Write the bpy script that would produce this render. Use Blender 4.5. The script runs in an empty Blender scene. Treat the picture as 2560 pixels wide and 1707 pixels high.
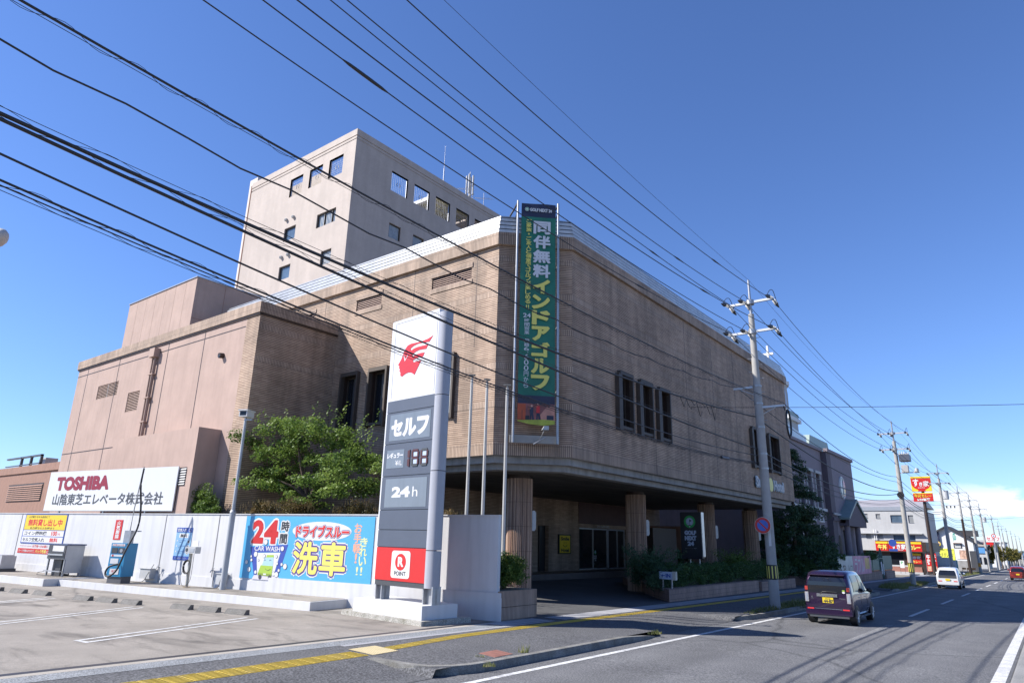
import bpy, bmesh, math, random
from mathutils import Vector, Matrix
R = math.radians
SC = bpy.context.scene
COL = SC.collection

# ------------------------------------------------------------------ camera
cam = bpy.data.cameras.new("camera"); camo = bpy.data.objects.new("camera", cam); COL.objects.link(camo)
Fv = Vector((-.5909687, .7548715, .28447323)); Rv = Vector((.79142605, .61082238, .02325568)); Uv = Vector((.15620757, -.2388829, .95840187))
camo.matrix_world = Matrix(((Rv.x, Uv.x, -Fv.x, 0), (Rv.y, Uv.y, -Fv.y, 0), (Rv.z, Uv.z, -Fv.z, 2.2), (0, 0, 0, 1)))
cam.sensor_width = 36; cam.lens = 1668.33 / 2560 * 36
cam.clip_start = .05; cam.clip_end = 12000
SC.camera = camo

# ------------------------------------------------------------------ sky, sun, exposure
SUN_EL = R(41.3); SUN_DIR = Vector((-.732 * math.cos(SUN_EL), -.681 * math.cos(SUN_EL), math.sin(SUN_EL))).normalized()
world = bpy.data.worlds.new("World"); SC.world = world; world.use_nodes = True
nt = world.node_tree; N = nt.nodes; L = nt.links
for n in list(N): N.remove(n)
wo = N.new("ShaderNodeOutputWorld"); bg = N.new("ShaderNodeBackground"); sky = N.new("ShaderNodeTexSky")
sky.sky_type = 'NISHITA'; sky.sun_disc = False; sky.sun_elevation = SUN_EL
sky.sun_rotation = math.atan2(SUN_DIR.x, SUN_DIR.y)
sky.air_density = 1.0; sky.dust_density = .1; sky.ozone_density = 3.0; sky.altitude = 20
bg.inputs[1].default_value = .065
# clouds low over the far end of the road (part of the sky itself)
tc = N.new("ShaderNodeTexCoord"); sep = N.new("ShaderNodeSeparateXYZ"); L.new(tc.outputs['Generated'], sep.inputs[0])
mp = N.new("ShaderNodeMapping"); mp.inputs['Scale'].default_value = (9, 9, 26); mp.inputs['Location'].default_value = (.3, 0, .2)
L.new(tc.outputs['Generated'], mp.inputs[0])
cn = N.new("ShaderNodeTexNoise"); cn.inputs['Scale'].default_value = 1.6; cn.inputs['Detail'].default_value = 7; cn.inputs['Roughness'].default_value = .52
L.new(mp.outputs[0], cn.inputs[0])
def wramp(src, a, b, c=None, d=None):
    r = N.new("ShaderNodeValToRGB"); L.new(src, r.inputs[0]); e = r.color_ramp.elements
    e[0].position = a; e[0].color = (0, 0, 0, 1); e[1].position = b; e[1].color = (1, 1, 1, 1)
    if c is not None:
        x = e.new(c); x.color = (1, 1, 1, 1); x = e.new(d); x.color = (0, 0, 0, 1)
    return r.outputs[0]
def wmath(op, a, b):
    m = N.new("ShaderNodeMath"); m.operation = op
    for i, v in enumerate((a, b)):
        if isinstance(v, (int, float)): m.inputs[i].default_value = v
        else: L.new(v, m.inputs[i])
    return m.outputs[0]
zm = wramp(sep.outputs[2], .028, .043, .062, .082)
xm = wramp(wmath('ADD', sep.outputs[0], .3), .13, .19, .9, .98)
ym = wramp(sep.outputs[1], .2, .4)
msk = wmath('MULTIPLY', wmath('MULTIPLY', zm, xm), ym)
dens = wramp(wmath('ADD', cn.outputs[0], wmath('MULTIPLY', msk, .26)), .66, .735)
cm = wmath('MULTIPLY', dens, msk)
mix = N.new("ShaderNodeMixRGB"); L.new(cm, mix.inputs[0]); mix.inputs[2].default_value = (9.5, 10.0, 10.8, 1)
tint = N.new("ShaderNodeMixRGB"); tint.blend_type = 'MULTIPLY'; tint.inputs[0].default_value = 1; tint.inputs[2].default_value = (.96, 1.18, 1.66, 1)
L.new(sky.outputs[0], tint.inputs[1]); L.new(tint.outputs[0], mix.inputs[1]); L.new(mix.outputs[0], bg.inputs[0]); L.new(bg.outputs[0], wo.inputs[0])
sl = bpy.data.lights.new("sun", 'SUN'); sl.energy = 5.0; sl.angle = R(.53); sl.color = (1, .955, .89)
so = bpy.data.objects.new("sun", sl); COL.objects.link(so); so.rotation_euler = SUN_DIR.to_track_quat('Z', 'Y').to_euler()
so.location = (0, 0, 60)
vs = SC.view_settings; vs.view_transform = 'Standard'; vs.look = 'None'; vs.exposure = .85; vs.gamma = 1
SC.cycles.max_bounces = 6; SC.cycles.diffuse_bounces = 3; SC.cycles.glossy_bounces = 3; SC.cycles.transmission_bounces = 4
SC.cycles.use_denoising = True

# ------------------------------------------------------------------ materials
MATS = {}
def newmat(name):
    m = bpy.data.materials.new(name); m.use_nodes = True
    nt = m.node_tree; b = nt.nodes.get("Principled BSDF")
    return m, nt, b
def nd(nt, t, **k):
    n = nt.nodes.new(t)
    for a, v in k.items(): setattr(n, a, v)
    return n
def plain(name, col, rough=.6, metal=0, var=.12, scale=2.5, bump=0, bscale=40, coat=0, streak=0, spec=None):
    if name in MATS: return MATS[name]
    if max(col) > .03: col = tuple(c * .79 for c in col)
    m, nt, b = newmat(name); l = nt.links
    b.inputs['Roughness'].default_value = rough; b.inputs['Metallic'].default_value = metal
    if coat: b.inputs['Coat Weight'].default_value = coat; b.inputs['Coat Roughness'].default_value = .03
    if spec is not None: b.inputs['Specular IOR Level'].default_value = spec
    tcn = nd(nt, "ShaderNodeTexCoord")
    if var:
        nz = nd(nt, "ShaderNodeTexNoise"); nz.inputs['Scale'].default_value = scale; nz.inputs['Detail'].default_value = 6; nz.inputs['Roughness'].default_value = .6
        l.new(tcn.outputs['Object'], nz.inputs[0])
        rp = nd(nt, "ShaderNodeValToRGB"); e = rp.color_ramp.elements; e[0].position = .3; e[1].position = .7
        e[0].color = tuple(c * (1 - var) for c in col) + (1,); e[1].color = tuple(min(1, c * (1 + var)) for c in col) + (1,)
        l.new(nz.outputs[0], rp.inputs[0]); out = rp.outputs[0]
        if streak:
            mpn = nd(nt, "ShaderNodeMapping"); mpn.inputs['Scale'].default_value = (3.0, 3.0, .22); l.new(tcn.outputs['Object'], mpn.inputs[0])
            n2 = nd(nt, "ShaderNodeTexNoise"); n2.inputs['Scale'].default_value = 1.5; n2.inputs['Detail'].default_value = 5; l.new(mpn.outputs[0], n2.inputs[0])
            r2 = nd(nt, "ShaderNodeValToRGB"); e = r2.color_ramp.elements; e[0].position = .45; e[1].position = .78
            e[0].color = (1, 1, 1, 1); e[1].color = (1 - streak,) * 3 + (1,); l.new(n2.outputs[0], r2.inputs[0])
            mx = nd(nt, "ShaderNodeMixRGB", blend_type='MULTIPLY'); mx.inputs[0].default_value = 1; l.new(out, mx.inputs[1]); l.new(r2.outputs[0], mx.inputs[2]); out = mx.outputs[0]
        l.new(out, b.inputs['Base Color'])
    else: b.inputs['Base Color'].default_value = (*col, 1)
    if bump:
        n3 = nd(nt, "ShaderNodeTexNoise"); n3.inputs['Scale'].default_value = bscale; n3.inputs['Detail'].default_value = 4; l.new(tcn.outputs['Object'], n3.inputs[0])
        bp = nd(nt, "ShaderNodeBump"); bp.inputs['Strength'].default_value = bump; bp.inputs['Distance'].default_value = .02; l.new(n3.outputs[0], bp.inputs['Height']); l.new(bp.outputs[0], b.inputs['Normal'])
    MATS[name] = m; return m
def brick(name, c1, c2, mortar, w=.235, h=.073, mo=.011, soldier=False, bump=.6, rough=.75, stain=.38, offset=.5, lines=0):
    m, nt, b = newmat(name); l = nt.links
    uv = nd(nt, "ShaderNodeUVMap"); src = uv.outputs[0]
    if soldier:
        s = nd(nt, "ShaderNodeSeparateXYZ"); c = nd(nt, "ShaderNodeCombineXYZ"); l.new(src, s.inputs[0]); l.new(s.outputs[0], c.inputs[1]); l.new(s.outputs[1], c.inputs[0]); src = c.outputs[0]
    t = nd(nt, "ShaderNodeTexBrick"); t.offset = offset; t.squash = 1
    t.inputs['Scale'].default_value = 1; t.inputs['Brick Width'].default_value = w; t.inputs['Row Height'].default_value = h; t.inputs['Mortar Size'].default_value = mo
    t.inputs['Mortar Smooth'].default_value = .15; t.inputs['Bias'].default_value = 0
    t.inputs['Color1'].default_value = (*c1, 1); t.inputs['Color2'].default_value = (*c2, 1); t.inputs['Mortar'].default_value = (*mortar, 1)
    l.new(src, t.inputs[0])
    nz = nd(nt, "ShaderNodeTexNoise"); nz.inputs['Scale'].default_value = .55; nz.inputs['Detail'].default_value = 7; nz.inputs['Roughness'].default_value = .65; l.new(uv.outputs[0], nz.inputs[0])
    mpn = nd(nt, "ShaderNodeMapping"); mpn.inputs['Scale'].default_value = (1.6, .18, 1); l.new(uv.outputs[0], mpn.inputs[0])
    n2 = nd(nt, "ShaderNodeTexNoise"); n2.inputs['Scale'].default_value = 1; n2.inputs['Detail'].default_value = 6; l.new(mpn.outputs[0], n2.inputs[0])
    mul = nd(nt, "ShaderNodeMath", operation='MULTIPLY'); l.new(nz.outputs[0], mul.inputs[0]); l.new(n2.outputs[0], mul.inputs[1])
    rp = nd(nt, "ShaderNodeValToRGB"); e = rp.color_ramp.elements; e[0].position = .16; e[0].color = (1 - stain,) * 3 + (1,); e[1].position = .34; e[1].color = (1.04, 1.04, 1.04, 1); l.new(mul.outputs[0], rp.inputs[0])
    mx = nd(nt, "ShaderNodeMixRGB", blend_type='MULTIPLY'); mx.inputs[0].default_value = 1; l.new(t.outputs[0], mx.inputs[1]); l.new(rp.outputs[0], mx.inputs[2])
    out = mx.outputs[0]; hgt = None
    if lines:
        s2 = nd(nt, "ShaderNodeSeparateXYZ"); l.new(src, s2.inputs[0]); dv = nd(nt, "ShaderNodeMath", operation='DIVIDE'); dv.inputs[1].default_value = h; l.new(s2.outputs[1], dv.inputs[0])
        fr = nd(nt, "ShaderNodeMath", operation='FRACT'); l.new(dv.outputs[0], fr.inputs[0]); r4 = nd(nt, "ShaderNodeValToRGB"); e = r4.color_ramp.elements
        e[0].position = 0; e[0].color = (lines, lines * .94, lines * .92, 1); e[1].position = .28; e[1].color = (lines, lines * .94, lines * .92, 1); x = e.new(.36); x.color = (1, 1, 1, 1); x = e.new(.94); x.color = (1, 1, 1, 1); x = e.new(1); x.color = (lines, lines, lines, 1)
        l.new(fr.outputs[0], r4.inputs[0]); m4 = nd(nt, "ShaderNodeMixRGB", blend_type='MULTIPLY'); m4.inputs[0].default_value = 1; l.new(out, m4.inputs[1]); l.new(r4.outputs[0], m4.inputs[2]); out = m4.outputs[0]; hgt = r4.outputs[0]
    l.new(out, b.inputs['Base Color']); b.inputs['Roughness'].default_value = rough
    iv = nd(nt, "ShaderNodeMath", operation='SUBTRACT'); iv.inputs[0].default_value = 1; l.new(t.outputs['Fac'], iv.inputs[1])
    bp = nd(nt, "ShaderNodeBump"); bp.inputs['Strength'].default_value = bump; bp.inputs['Distance'].default_value = .012; l.new(hgt or iv.outputs[0], bp.inputs['Height']); l.new(bp.outputs[0], b.inputs['Normal'])
    MATS[name] = m; return m
def ground_mat(name, dark, light, fine=220, finev=.35, big=.5, rough=.9, bump=.35, crack=0, dirt=None, dirtscale=.35, tracks=None):
    m, nt, b = newmat(name); l = nt.links; tcn = nd(nt, "ShaderNodeTexCoord"); O = tcn.outputs['Object']
    nz = nd(nt, "ShaderNodeTexNoise"); nz.inputs['Scale'].default_value = big; nz.inputs['Detail'].default_value = 8; nz.inputs['Roughness'].default_value = .65; l.new(O, nz.inputs[0])
    rp = nd(nt, "ShaderNodeValToRGB"); e = rp.color_ramp.elements; e[0].position = .33; e[1].position = .68; e[0].color = (*dark, 1); e[1].color = (*light, 1); l.new(nz.outputs[0], rp.inputs[0]); out = rp.outputs[0]
    nf = nd(nt, "ShaderNodeTexNoise"); nf.inputs['Scale'].default_value = fine; nf.inputs['Detail'].default_value = 2; l.new(O, nf.inputs[0])
    rf = nd(nt, "ShaderNodeValToRGB"); e = rf.color_ramp.elements; e[0].position = .38; e[1].position = .66; e[0].color = (1 - finev,) * 3 + (1,); e[1].color = (1 + finev * 1.2,) * 3 + (1,); l.new(nf.outputs[0], rf.inputs[0])
    mx = nd(nt, "ShaderNodeMixRGB", blend_type='MULTIPLY'); mx.inputs[0].default_value = 1; l.new(out, mx.inputs[1]); l.new(rf.outputs[0], mx.inputs[2]); out = mx.outputs[0]
    if dirt:
        mpn = nd(nt, "ShaderNodeMapping"); mpn.inputs['Rotation'].default_value = (0, 0, R(20)); mpn.inputs['Scale'].default_value = (1, 2.6, 1); l.new(O, mpn.inputs[0])
        n2 = nd(nt, "ShaderNodeTexNoise"); n2.inputs['Scale'].default_value = dirtscale; n2.inputs['Detail'].default_value = 9; n2.inputs['Roughness'].default_value = .7; n2.inputs['Distortion'].default_value = .6; l.new(mpn.outputs[0], n2.inputs[0])
        r2 = nd(nt, "ShaderNodeValToRGB"); e = r2.color_ramp.elements; e[0].position = .5; e[1].position = .7; l.new(n2.outputs[0], r2.inputs[0])
        e[0].color = (0, 0, 0, 1); e[1].color = (1, 1, 1, 1)
        m2 = nd(nt, "ShaderNodeMixRGB"); l.new(r2.outputs[0], m2.inputs[0]); l.new(out, m2.inputs[1]); m2.inputs[2].default_value = (*dirt, 1); out = m2.outputs[0]
    if tracks:      # tyre polished lanes and a darker oil line between them, broken up by noise
        sx = nd(nt, "ShaderNodeSeparateXYZ"); l.new(O, sx.inputs[0]); wn = nd(nt, "ShaderNodeTexNoise"); wn.inputs['Scale'].default_value = .12; wn.inputs['Detail'].default_value = 5; l.new(O, wn.inputs[0])
        ax = nd(nt, "ShaderNodeMath", operation='MULTIPLY_ADD'); ax.inputs[1].default_value = .9; l.new(wn.outputs[0], ax.inputs[0]); l.new(sx.outputs[0], ax.inputs[2])
        dv = nd(nt, "ShaderNodeMapRange"); dv.inputs['From Min'].default_value = -8.4; dv.inputs['From Max'].default_value = -.6; l.new(ax.outputs[0], dv.inputs[0])
        rt = nd(nt, "ShaderNodeValToRGB"); e = rt.color_ramp.elements; e[0].position = 0; e[0].color = (.93, .93, .93, 1); e[1].position = 1; e[1].color = (.93, .93, .93, 1)
        for pp, vv in ((.10, .97), (.17, 1.12), (.25, .92), (.33, .86), (.39, 1.10), (.48, .98), (.56, 1.0), (.63, 1.10), (.71, .88), (.80, 1.10), (.9, .95)):
            x = e.new(pp); x.color = (vv, vv, vv, 1)
        l.new(dv.outputs[0], rt.inputs[0]); mt = nd(nt, "ShaderNodeMixRGB", blend_type='MULTIPLY'); mt.inputs[0].default_value = 1; l.new(out, mt.inputs[1]); l.new(rt.outputs[0], mt.inputs[2]); out = mt.outputs[0]
    if crack:
        vo = nd(nt, "ShaderNodeTexVoronoi", feature='DISTANCE_TO_EDGE'); vo.inputs['Scale'].default_value = crack
        nw = nd(nt, "ShaderNodeTexNoise"); nw.inputs['Scale'].default_value = 1.2; nw.inputs['Detail'].default_value = 6; l.new(O, nw.inputs[0])
        va = nd(nt, "ShaderNodeMixRGB"); va.inputs[0].default_value = .25; l.new(O, va.inputs[1]); l.new(nw.outputs['Color'], va.inputs[2]); l.new(va.outputs[0], vo.inputs[0])
        r3 = nd(nt, "ShaderNodeValToRGB"); e = r3.color_ramp.elements; e[0].position = .0; e[0].color = (.55, .55, .55, 1); e[1].position = .006; e[1].color = (1, 1, 1, 1); l.new(vo.outputs['Distance'], r3.inputs[0])
        m3 = nd(nt, "ShaderNodeMixRGB", blend_type='MULTIPLY'); m3.inputs[0].default_value = 1; l.new(out, m3.inputs[1]); l.new(r3.outputs[0], m3.inputs[2]); out = m3.outputs[0]
    l.new(out, b.inputs['Base Color']); b.inputs['Roughness'].default_value = rough
    bp = nd(nt, "ShaderNodeBump"); bp.inputs['Strength'].default_value = bump; bp.inputs['Distance'].default_value = .01; l.new(nf.outputs[0], bp.inputs['Height']); l.new(bp.outputs[0], b.inputs['Normal'])
    MATS[name] = m; return m
def leafmat(name, c1, c2, c3, scale=1.3, trans=.35):
    m, nt, b = newmat(name); l = nt.links; tcn = nd(nt, "ShaderNodeTexCoord"); O = tcn.outputs['Object']
    nz = nd(nt, "ShaderNodeTexNoise"); nz.inputs['Scale'].default_value = scale; nz.inputs['Detail'].default_value = 3; l.new(O, nz.inputs[0])
    nf = nd(nt, "ShaderNodeTexNoise"); nf.inputs['Scale'].default_value = 17; nf.inputs['Detail'].default_value = 1; l.new(O, nf.inputs[0])
    ad = nd(nt, "ShaderNodeMath", operation='ADD'); l.new(nz.outputs[0], ad.inputs[0]); l.new(nf.outputs[0], ad.inputs[1])
    hf = nd(nt, "ShaderNodeMath", operation='MULTIPLY'); hf.inputs[1].default_value = .5; l.new(ad.outputs[0], hf.inputs[0])
    rp = nd(nt, "ShaderNodeValToRGB"); e = rp.color_ramp.elements; e[0].position = .36; e[0].color = (*c1, 1); e[1].position = .64; e[1].color = (*c3, 1); x = e.new(.5); x.color = (*c2, 1); l.new(hf.outputs[0], rp.inputs[0])
    l.new(rp.outputs[0], b.inputs['Base Color']); b.inputs['Roughness'].default_value = .55; b.inputs['Specular IOR Level'].default_value = .35
    tr = nd(nt, "ShaderNodeBsdfTranslucent"); l.new(rp.outputs[0], tr.inputs[0]); ms = nd(nt, "ShaderNodeMixShader"); ms.inputs[0].default_value = trans
    l.new(b.outputs[0], ms.inputs[1]); l.new(tr.outputs[0], ms.inputs[2]); l.new(ms.outputs[0], nt.nodes['Material Output'].inputs[0])
    MATS[name] = m; return m

BR = brick('tan_brick_tile', (.52, .375, .27), (.40, .275, .195), (.36, .25, .18), w=.46, mo=.006, lines=.42)
BRS = brick('tan_soldier_tile', (.52, .385, .29), (.41, .295, .215), (.22, .16, .12), w=.46, h=.073, mo=.010, soldier=True, offset=0, lines=.62)
RIB = brick('ribbed_tile', (.60, .42, .31), (.52, .35, .255), (.28, .18, .13), w=.9, h=.062, mo=.009, soldier=True, offset=0, bump=.8, lines=.45)
PLANT = brick('planter_tile', (.38, .24, .19), (.33, .21, .165), (.18, .12, .10), w=.3, h=.19, mo=.008, offset=.5, bump=.4)
TOWER = brick('tower_tile', (.41, .345, .305), (.39, .33, .29), (.35, .295, .26), w=.2, h=.1, mo=.006, bump=.15, stain=.1, offset=.5)
PINK = plain('pink_render', (.475, .34, .285), .85, var=.10, scale=.8, bump=.15, bscale=60, streak=.10)
PINKD = plain('pink_render_dull', (.40, .28, .23), .85, var=.10, scale=.8, bump=.15, bscale=60, streak=.14)
CONC = plain('grey_concrete', (.36, .35, .34), .85, var=.18, scale=1.5, bump=.2, streak=.3)
POLEC = plain('pole_concrete', (.42, .41, .395), .8, var=.10, scale=3, bump=.15, streak=.12)
WHITE = plain('white_paint', (.76, .76, .76), .6, var=.02, scale=1.2, bump=.03, streak=.05)
WHITE2 = plain('white_paint_wall', (.70, .70, .71), .65, var=.05, scale=.9, bump=.06, streak=.15)
WGLOSS = plain('white_gloss', (.75, .75, .76), .25, var=.015)
SILVER = plain('silver_panel', (.40, .41, .46), .4, .0, var=.03)
SLATE = plain('slate_panel', (.088, .105, .145), .45, var=.05)
SLATEL = plain('slate_glass', (.20, .235, .28), .3, var=.04, streak=.12)
DARKG = plain('dark_grey', (.07, .072, .08), .45, var=.1)
BLACK = plain('black', (.015, .015, .017), .4, var=0)
RUBBER = plain('rubber', (.02, .02, .022), .6, var=.1)
CABLE = plain('cable_black', (.018, .018, .022), .5, var=0)
STEEL = plain('galvanised', (.48, .49, .51), .4, .6, var=.1, scale=8)
ALU = plain('aluminium', (.62, .63, .66), .3, .7, var=.04)
BRONZE = plain('bronze_frame', (.075, .056, .044), .6, .0, var=.15)
BROWN = plain('brown_metal', (.055, .035, .028), .5, .2, var=.15)
GLASSD = plain('dark_glass', (.012, .014, .018), .10, 0, var=0, spec=.35)
GLASSB = plain('window_glass', (.10, .15, .21), .08, 0, var=.25, scale=1.4, spec=.9)
CURTAIN = plain('curtain', (.55, .56, .55), .8, var=.15, scale=6)
RED = plain('sign_red', (.62, .022, .02), .35, var=.02)
REDP = plain('red_print', (.70, .03, .03), .4, var=.02)
YEL = plain('sign_yellow', (.85, .62, .03), .4, var=.02)
YELP = plain('pale_yellow', (.90, .80, .17), .4, var=.02)
BLUEP = plain('blue_print', (.03, .08, .38), .4, var=.02)
CYAN = plain('sky_blue_print', (.10, .44, .74), .35, var=.04, scale=.8)
INK = plain('ink', (.03, .03, .035), .5, var=0)
PURP = plain('purple_print', (.10, .05, .30), .4, var=0)
LIME = plain('lime_print', (.42, .60, .08), .4, var=.02)
PEACH = plain('peach_print', (.85, .45, .30), .4, var=0)
PLEM = plain('lemon_print', (.75, .80, .42), .4, var=0)
GREENB = plain('green_cloth', (.02, .19, .12), .5, var=.18, scale=1.1, bump=.3, bscale=2.2)
NAVY = plain('navy_cloth', (.022, .028, .07), .5, var=.1)
SIGNB = plain('sign_blackboard', (.014, .015, .022), .35, var=.1)
GREENL = plain('logo_green', (.03, .42, .09), .4, var=0)
PALEB = plain('pale_blue', (.50, .58, .72), .4, var=.02)
METALR = plain('roof_metal_white', (.62, .62, .61), .35, .35, var=.12, scale=1.2, streak=.2)
COPPER = plain('green_roof', (.28, .36, .33), .5, .1, var=.1)
MAUVE = plain('mauve_render', (.30, .255, .28), .85, var=.06, bump=.1, streak=.1)
MAUVED = plain('mauve_dark', (.155, .125, .14), .8, var=.08)
BROWNW = plain('brown_render', (.34, .19, .14), .85, var=.1, streak=.15)
WOOD = plain('bark', (.10, .07, .05), .9, var=.3, scale=6, bump=.5, bscale=20)
SUKI = plain('white_siding', (.50, .50, .50), .6, var=.04, streak=.08)
REDB = plain('red_brick_plain', (.36, .16, .12), .8, var=.15, scale=4)
ASPH = ground_mat('asphalt', (.098, .098, .103), (.135, .135, .138), fine=34, finev=.42, big=.6, crack=.11, tracks=True)
ASPH2 = ground_mat('asphalt_coarse', (.07, .07, .075), (.10, .10, .103), fine=30, finev=.55, big=.8, crack=0)
FORE = ground_mat('forecourt_asphalt', (.055, .055, .06), (.09, .09, .09), fine=40, finev=.3)
LOT = ground_mat('lot_concrete', (.19, .17, .145), (.295, .265, .23), fine=60, finev=.16, big=.45, rough=.8, bump=.1, crack=.07, dirt=(.09, .08, .068), dirtscale=.42)
KERB = ground_mat('kerb_stone', (.13, .125, .115), (.24, .235, .22), fine=60, finev=.3, big=2.5, dirt=(.12, .11, .09), dirtscale=2)
SHOULD = ground_mat('shoulder_concrete', (.24, .235, .22), (.33, .32, .30), fine=70, finev=.2)
EARTH = ground_mat('earth', (.16, .15, .12), (.22, .20, .16), fine=5, finev=.2, big=.02)
BEIGE = ground_mat('beige_concrete', (.31, .28, .235), (.39, .355, .31), fine=80, finev=.12, big=1.5)
TACT = ground_mat('tactile_yellow', (.44, .31, .035), (.56, .40, .06), fine=60, finev=.12, big=2, rough=.7, dirt=(.42, .32, .10), dirtscale=1.2)
TACP = ground_mat('tactile_pale', (.46, .38, .21), (.53, .44, .26), fine=60, finev=.1, big=2)
GRATE = ground_mat('grating', (.16, .17, .18), (.23, .24, .25), fine=45, finev=.5, big=1)
SIDEW = ground_mat('paving_flags', (.25, .25, .265), (.35, .35, .365), fine=60, finev=.12, big=1.2)
PAINT = ground_mat('road_paint', (.42, .42, .42), (.60, .60, .59), fine=50, finev=.25, big=3, dirt=(.25, .25, .25), dirtscale=3)
SEA = plain('sea', (.07, .13, .20), .35, var=.05, scale=.01)
HILL = plain('far_hill', (.10, .16, .22), .9, var=.1, scale=.004)  # blue-grey puts the distance haze into the hill colour
LF1 = leafmat('maple_leaf', (.05, .10, .02), (.13, .21, .04), (.26, .34, .08), 1.1)
LF2 = leafmat('hedge_leaf', (.03, .075, .025), (.065, .13, .04), (.12, .19, .06), 2)
LF3 = leafmat('azalea_leaf', (.05, .055, .02), (.13, .10, .035), (.20, .12, .05), 2.2)
LF4 = leafmat('conifer_leaf', (.022, .06, .03), (.05, .105, .05), (.10, .16, .07), 1.2, .2)
LF5 = leafmat('bright_shrub_leaf', (.04, .08, .015), (.10, .17, .03), (.20, .27, .06), 2.5)
LF6 = leafmat('street_tree_leaf', (.06, .07, .015), (.14, .14, .03), (.30, .20, .04), .9)
GRASS = leafmat('weed_leaf', (.08, .10, .03), (.16, .18, .06), (.30, .28, .12), 3)

# ------------------------------------------------------------------ mesh helpers
class MB:
    def __init__(s): s.v = []; s.f = []; s.m = []; s.mats = []; s.sm = []
    def mi(s, m):
        if m not in s.mats: s.mats.append(m)
        return s.mats.index(m)
    def face(s, pts, m, smooth=False):
        b = len(s.v); s.v += [tuple(p) for p in pts]; s.f.append(tuple(range(b, b + len(pts)))); s.m.append(s.mi(m)); s.sm.append(smooth)
    def raw(s, vs, fs, m, smooth=False):
        b = len(s.v); s.v += [tuple(p) for p in vs]; i = s.mi(m)
        for f in fs: s.f.append(tuple(b + k for k in f)); s.m.append(i); s.sm.append(smooth)
    def box(s, x0, y0, z0, x1, y1, z1, m, fr=None):
        c = [(x0, y0, z0), (x1, y0, z0), (x1, y1, z0), (x0, y1, z0), (x0, y0, z1), (x1, y0, z1), (x1, y1, z1), (x0, y1, z1)]
        s.raw(c, [(0, 3, 2, 1), (4, 5, 6, 7), (0, 1, 5, 4), (1, 2, 6, 5), (2, 3, 7, 6), (3, 0, 4, 7)], m); return s
    def fbox(s, F, u0, u1, z0, z1, d0, d1, m):
        c = [F.p(u0, z0, d1), F.p(u1, z0, d1), F.p(u1, z0, d0), F.p(u0, z0, d0), F.p(u0, z1, d1), F.p(u1, z1, d1), F.p(u1, z1, d0), F.p(u0, z1, d0)]
        s.raw(c, [(0, 3, 2, 1), (4, 5, 6, 7), (0, 1, 5, 4), (1, 2, 6, 5), (2, 3, 7, 6), (3, 0, 4, 7)], m); return s
    def prism(s, poly, d0, d1, m, F, smooth=False):     # poly of (u,z) on frame F
        n = len(poly); a = [F.p(u, z, d1) for u, z in poly]; b = [F.p(u, z, d0) for u, z in poly]
        s.raw(a, [tuple(range(n))], m); s.raw(b, [tuple(reversed(range(n)))], m)
        for i in range(n):
            j = (i + 1) % n; s.raw([a[i], b[i], b[j], a[j]], [(0, 1, 2, 3)], m, smooth)
        return s
    def slab(s, poly, z0, z1, m, zf=None):              # horizontal polygon extruded
        n = len(poly); zf = zf or (lambda x, y: 0)
        a = [(x, y, z1 + zf(x, y)) for x, y in poly]; b = [(x, y, z0 + zf(x, y)) for x, y in poly]
        s.raw(a, [tuple(range(n))], m); s.raw(b, [tuple(reversed(range(n)))], m)
        for i in range(n):
            j = (i + 1) % n; s.raw([a[i], b[i], b[j], a[j]], [(0, 1, 2, 3)], m)
        return s
    def cyl(s, p0, p1, r0, r1, m, n=12, smooth=True, cap=True):
        p0 = Vector(p0); p1 = Vector(p1); d = (p1 - p0).normalized(); a = d.orthogonal().normalized(); b = d.cross(a)
        c = [(p0 + (a * math.cos(2 * math.pi * k / n) + b * math.sin(2 * math.pi * k / n)) * r0) for k in range(n)]
        e = [(p1 + (a * math.cos(2 * math.pi * k / n) + b * math.sin(2 * math.pi * k / n)) * r1) for k in range(n)]
        s.raw(c + e, [(k, (k + 1) % n, n + (k + 1) % n, n + k) for k in range(n)], m, smooth)
        if cap:
            s.raw(e, [tuple(range(n))], m); s.raw(c, [tuple(reversed(range(n)))], m)
        return s
    def tube(s, pts, r, m, n=6):
        pts = [Vector(p) for p in pts]; N_ = len(pts); rings = []
        for i, p in enumerate(pts):
            d = (pts[min(i + 1, N_ - 1)] - pts[max(i - 1, 0)]).normalized()
            a = d.cross(Vector((0, 0, 1)));
            if a.length < .05: a = d.cross(Vector((1, 0, 0)))
            a.normalize(); b = d.cross(a); rr = r[i] if isinstance(r, (list, tuple)) else r
            rings += [p + (a * math.cos(2 * math.pi * k / n) + b * math.sin(2 * math.pi * k / n)) * rr for k in range(n)]
        s.raw(rings, [(i * n + k, i * n + (k + 1) % n, (i + 1) * n + (k + 1) % n, (i + 1) * n + k) for i in range(N_ - 1) for k in range(n)], m, True)
        return s
    def sphere(s, c, rx, ry, rz, m, n=12, k=8, half=False):
        vs = []; fs = []; top = 0
        for i in range(k + 1):
            t = (math.pi / 2 if half else math.pi) * i / k
            for j in range(n):
                a = 2 * math.pi * j / n; vs.append((c[0] + rx * math.sin(t) * math.cos(a), c[1] + ry * math.sin(t) * math.sin(a), c[2] + rz * math.cos(t)))
        for i in range(k):
            for j in range(n): fs.append((i * n + j, (i + 1) * n + j, (i + 1) * n + (j + 1) % n, i * n + (j + 1) % n))
        s.raw(vs, fs, m, True); return s
    def disc(s, F, u, z, r, d, m, n=28, rz=None, thick=None):
        rz = rz or r; p = [(u + r * math.cos(2 * math.pi * k / n), z + rz * math.sin(2 * math.pi * k / n)) for k in range(n)]
        if thick: return s.prism(p, d - thick, d, m, F)
        s.raw([F.p(a, b, d) for a, b in p], [tuple(range(n))], m); return s
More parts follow.
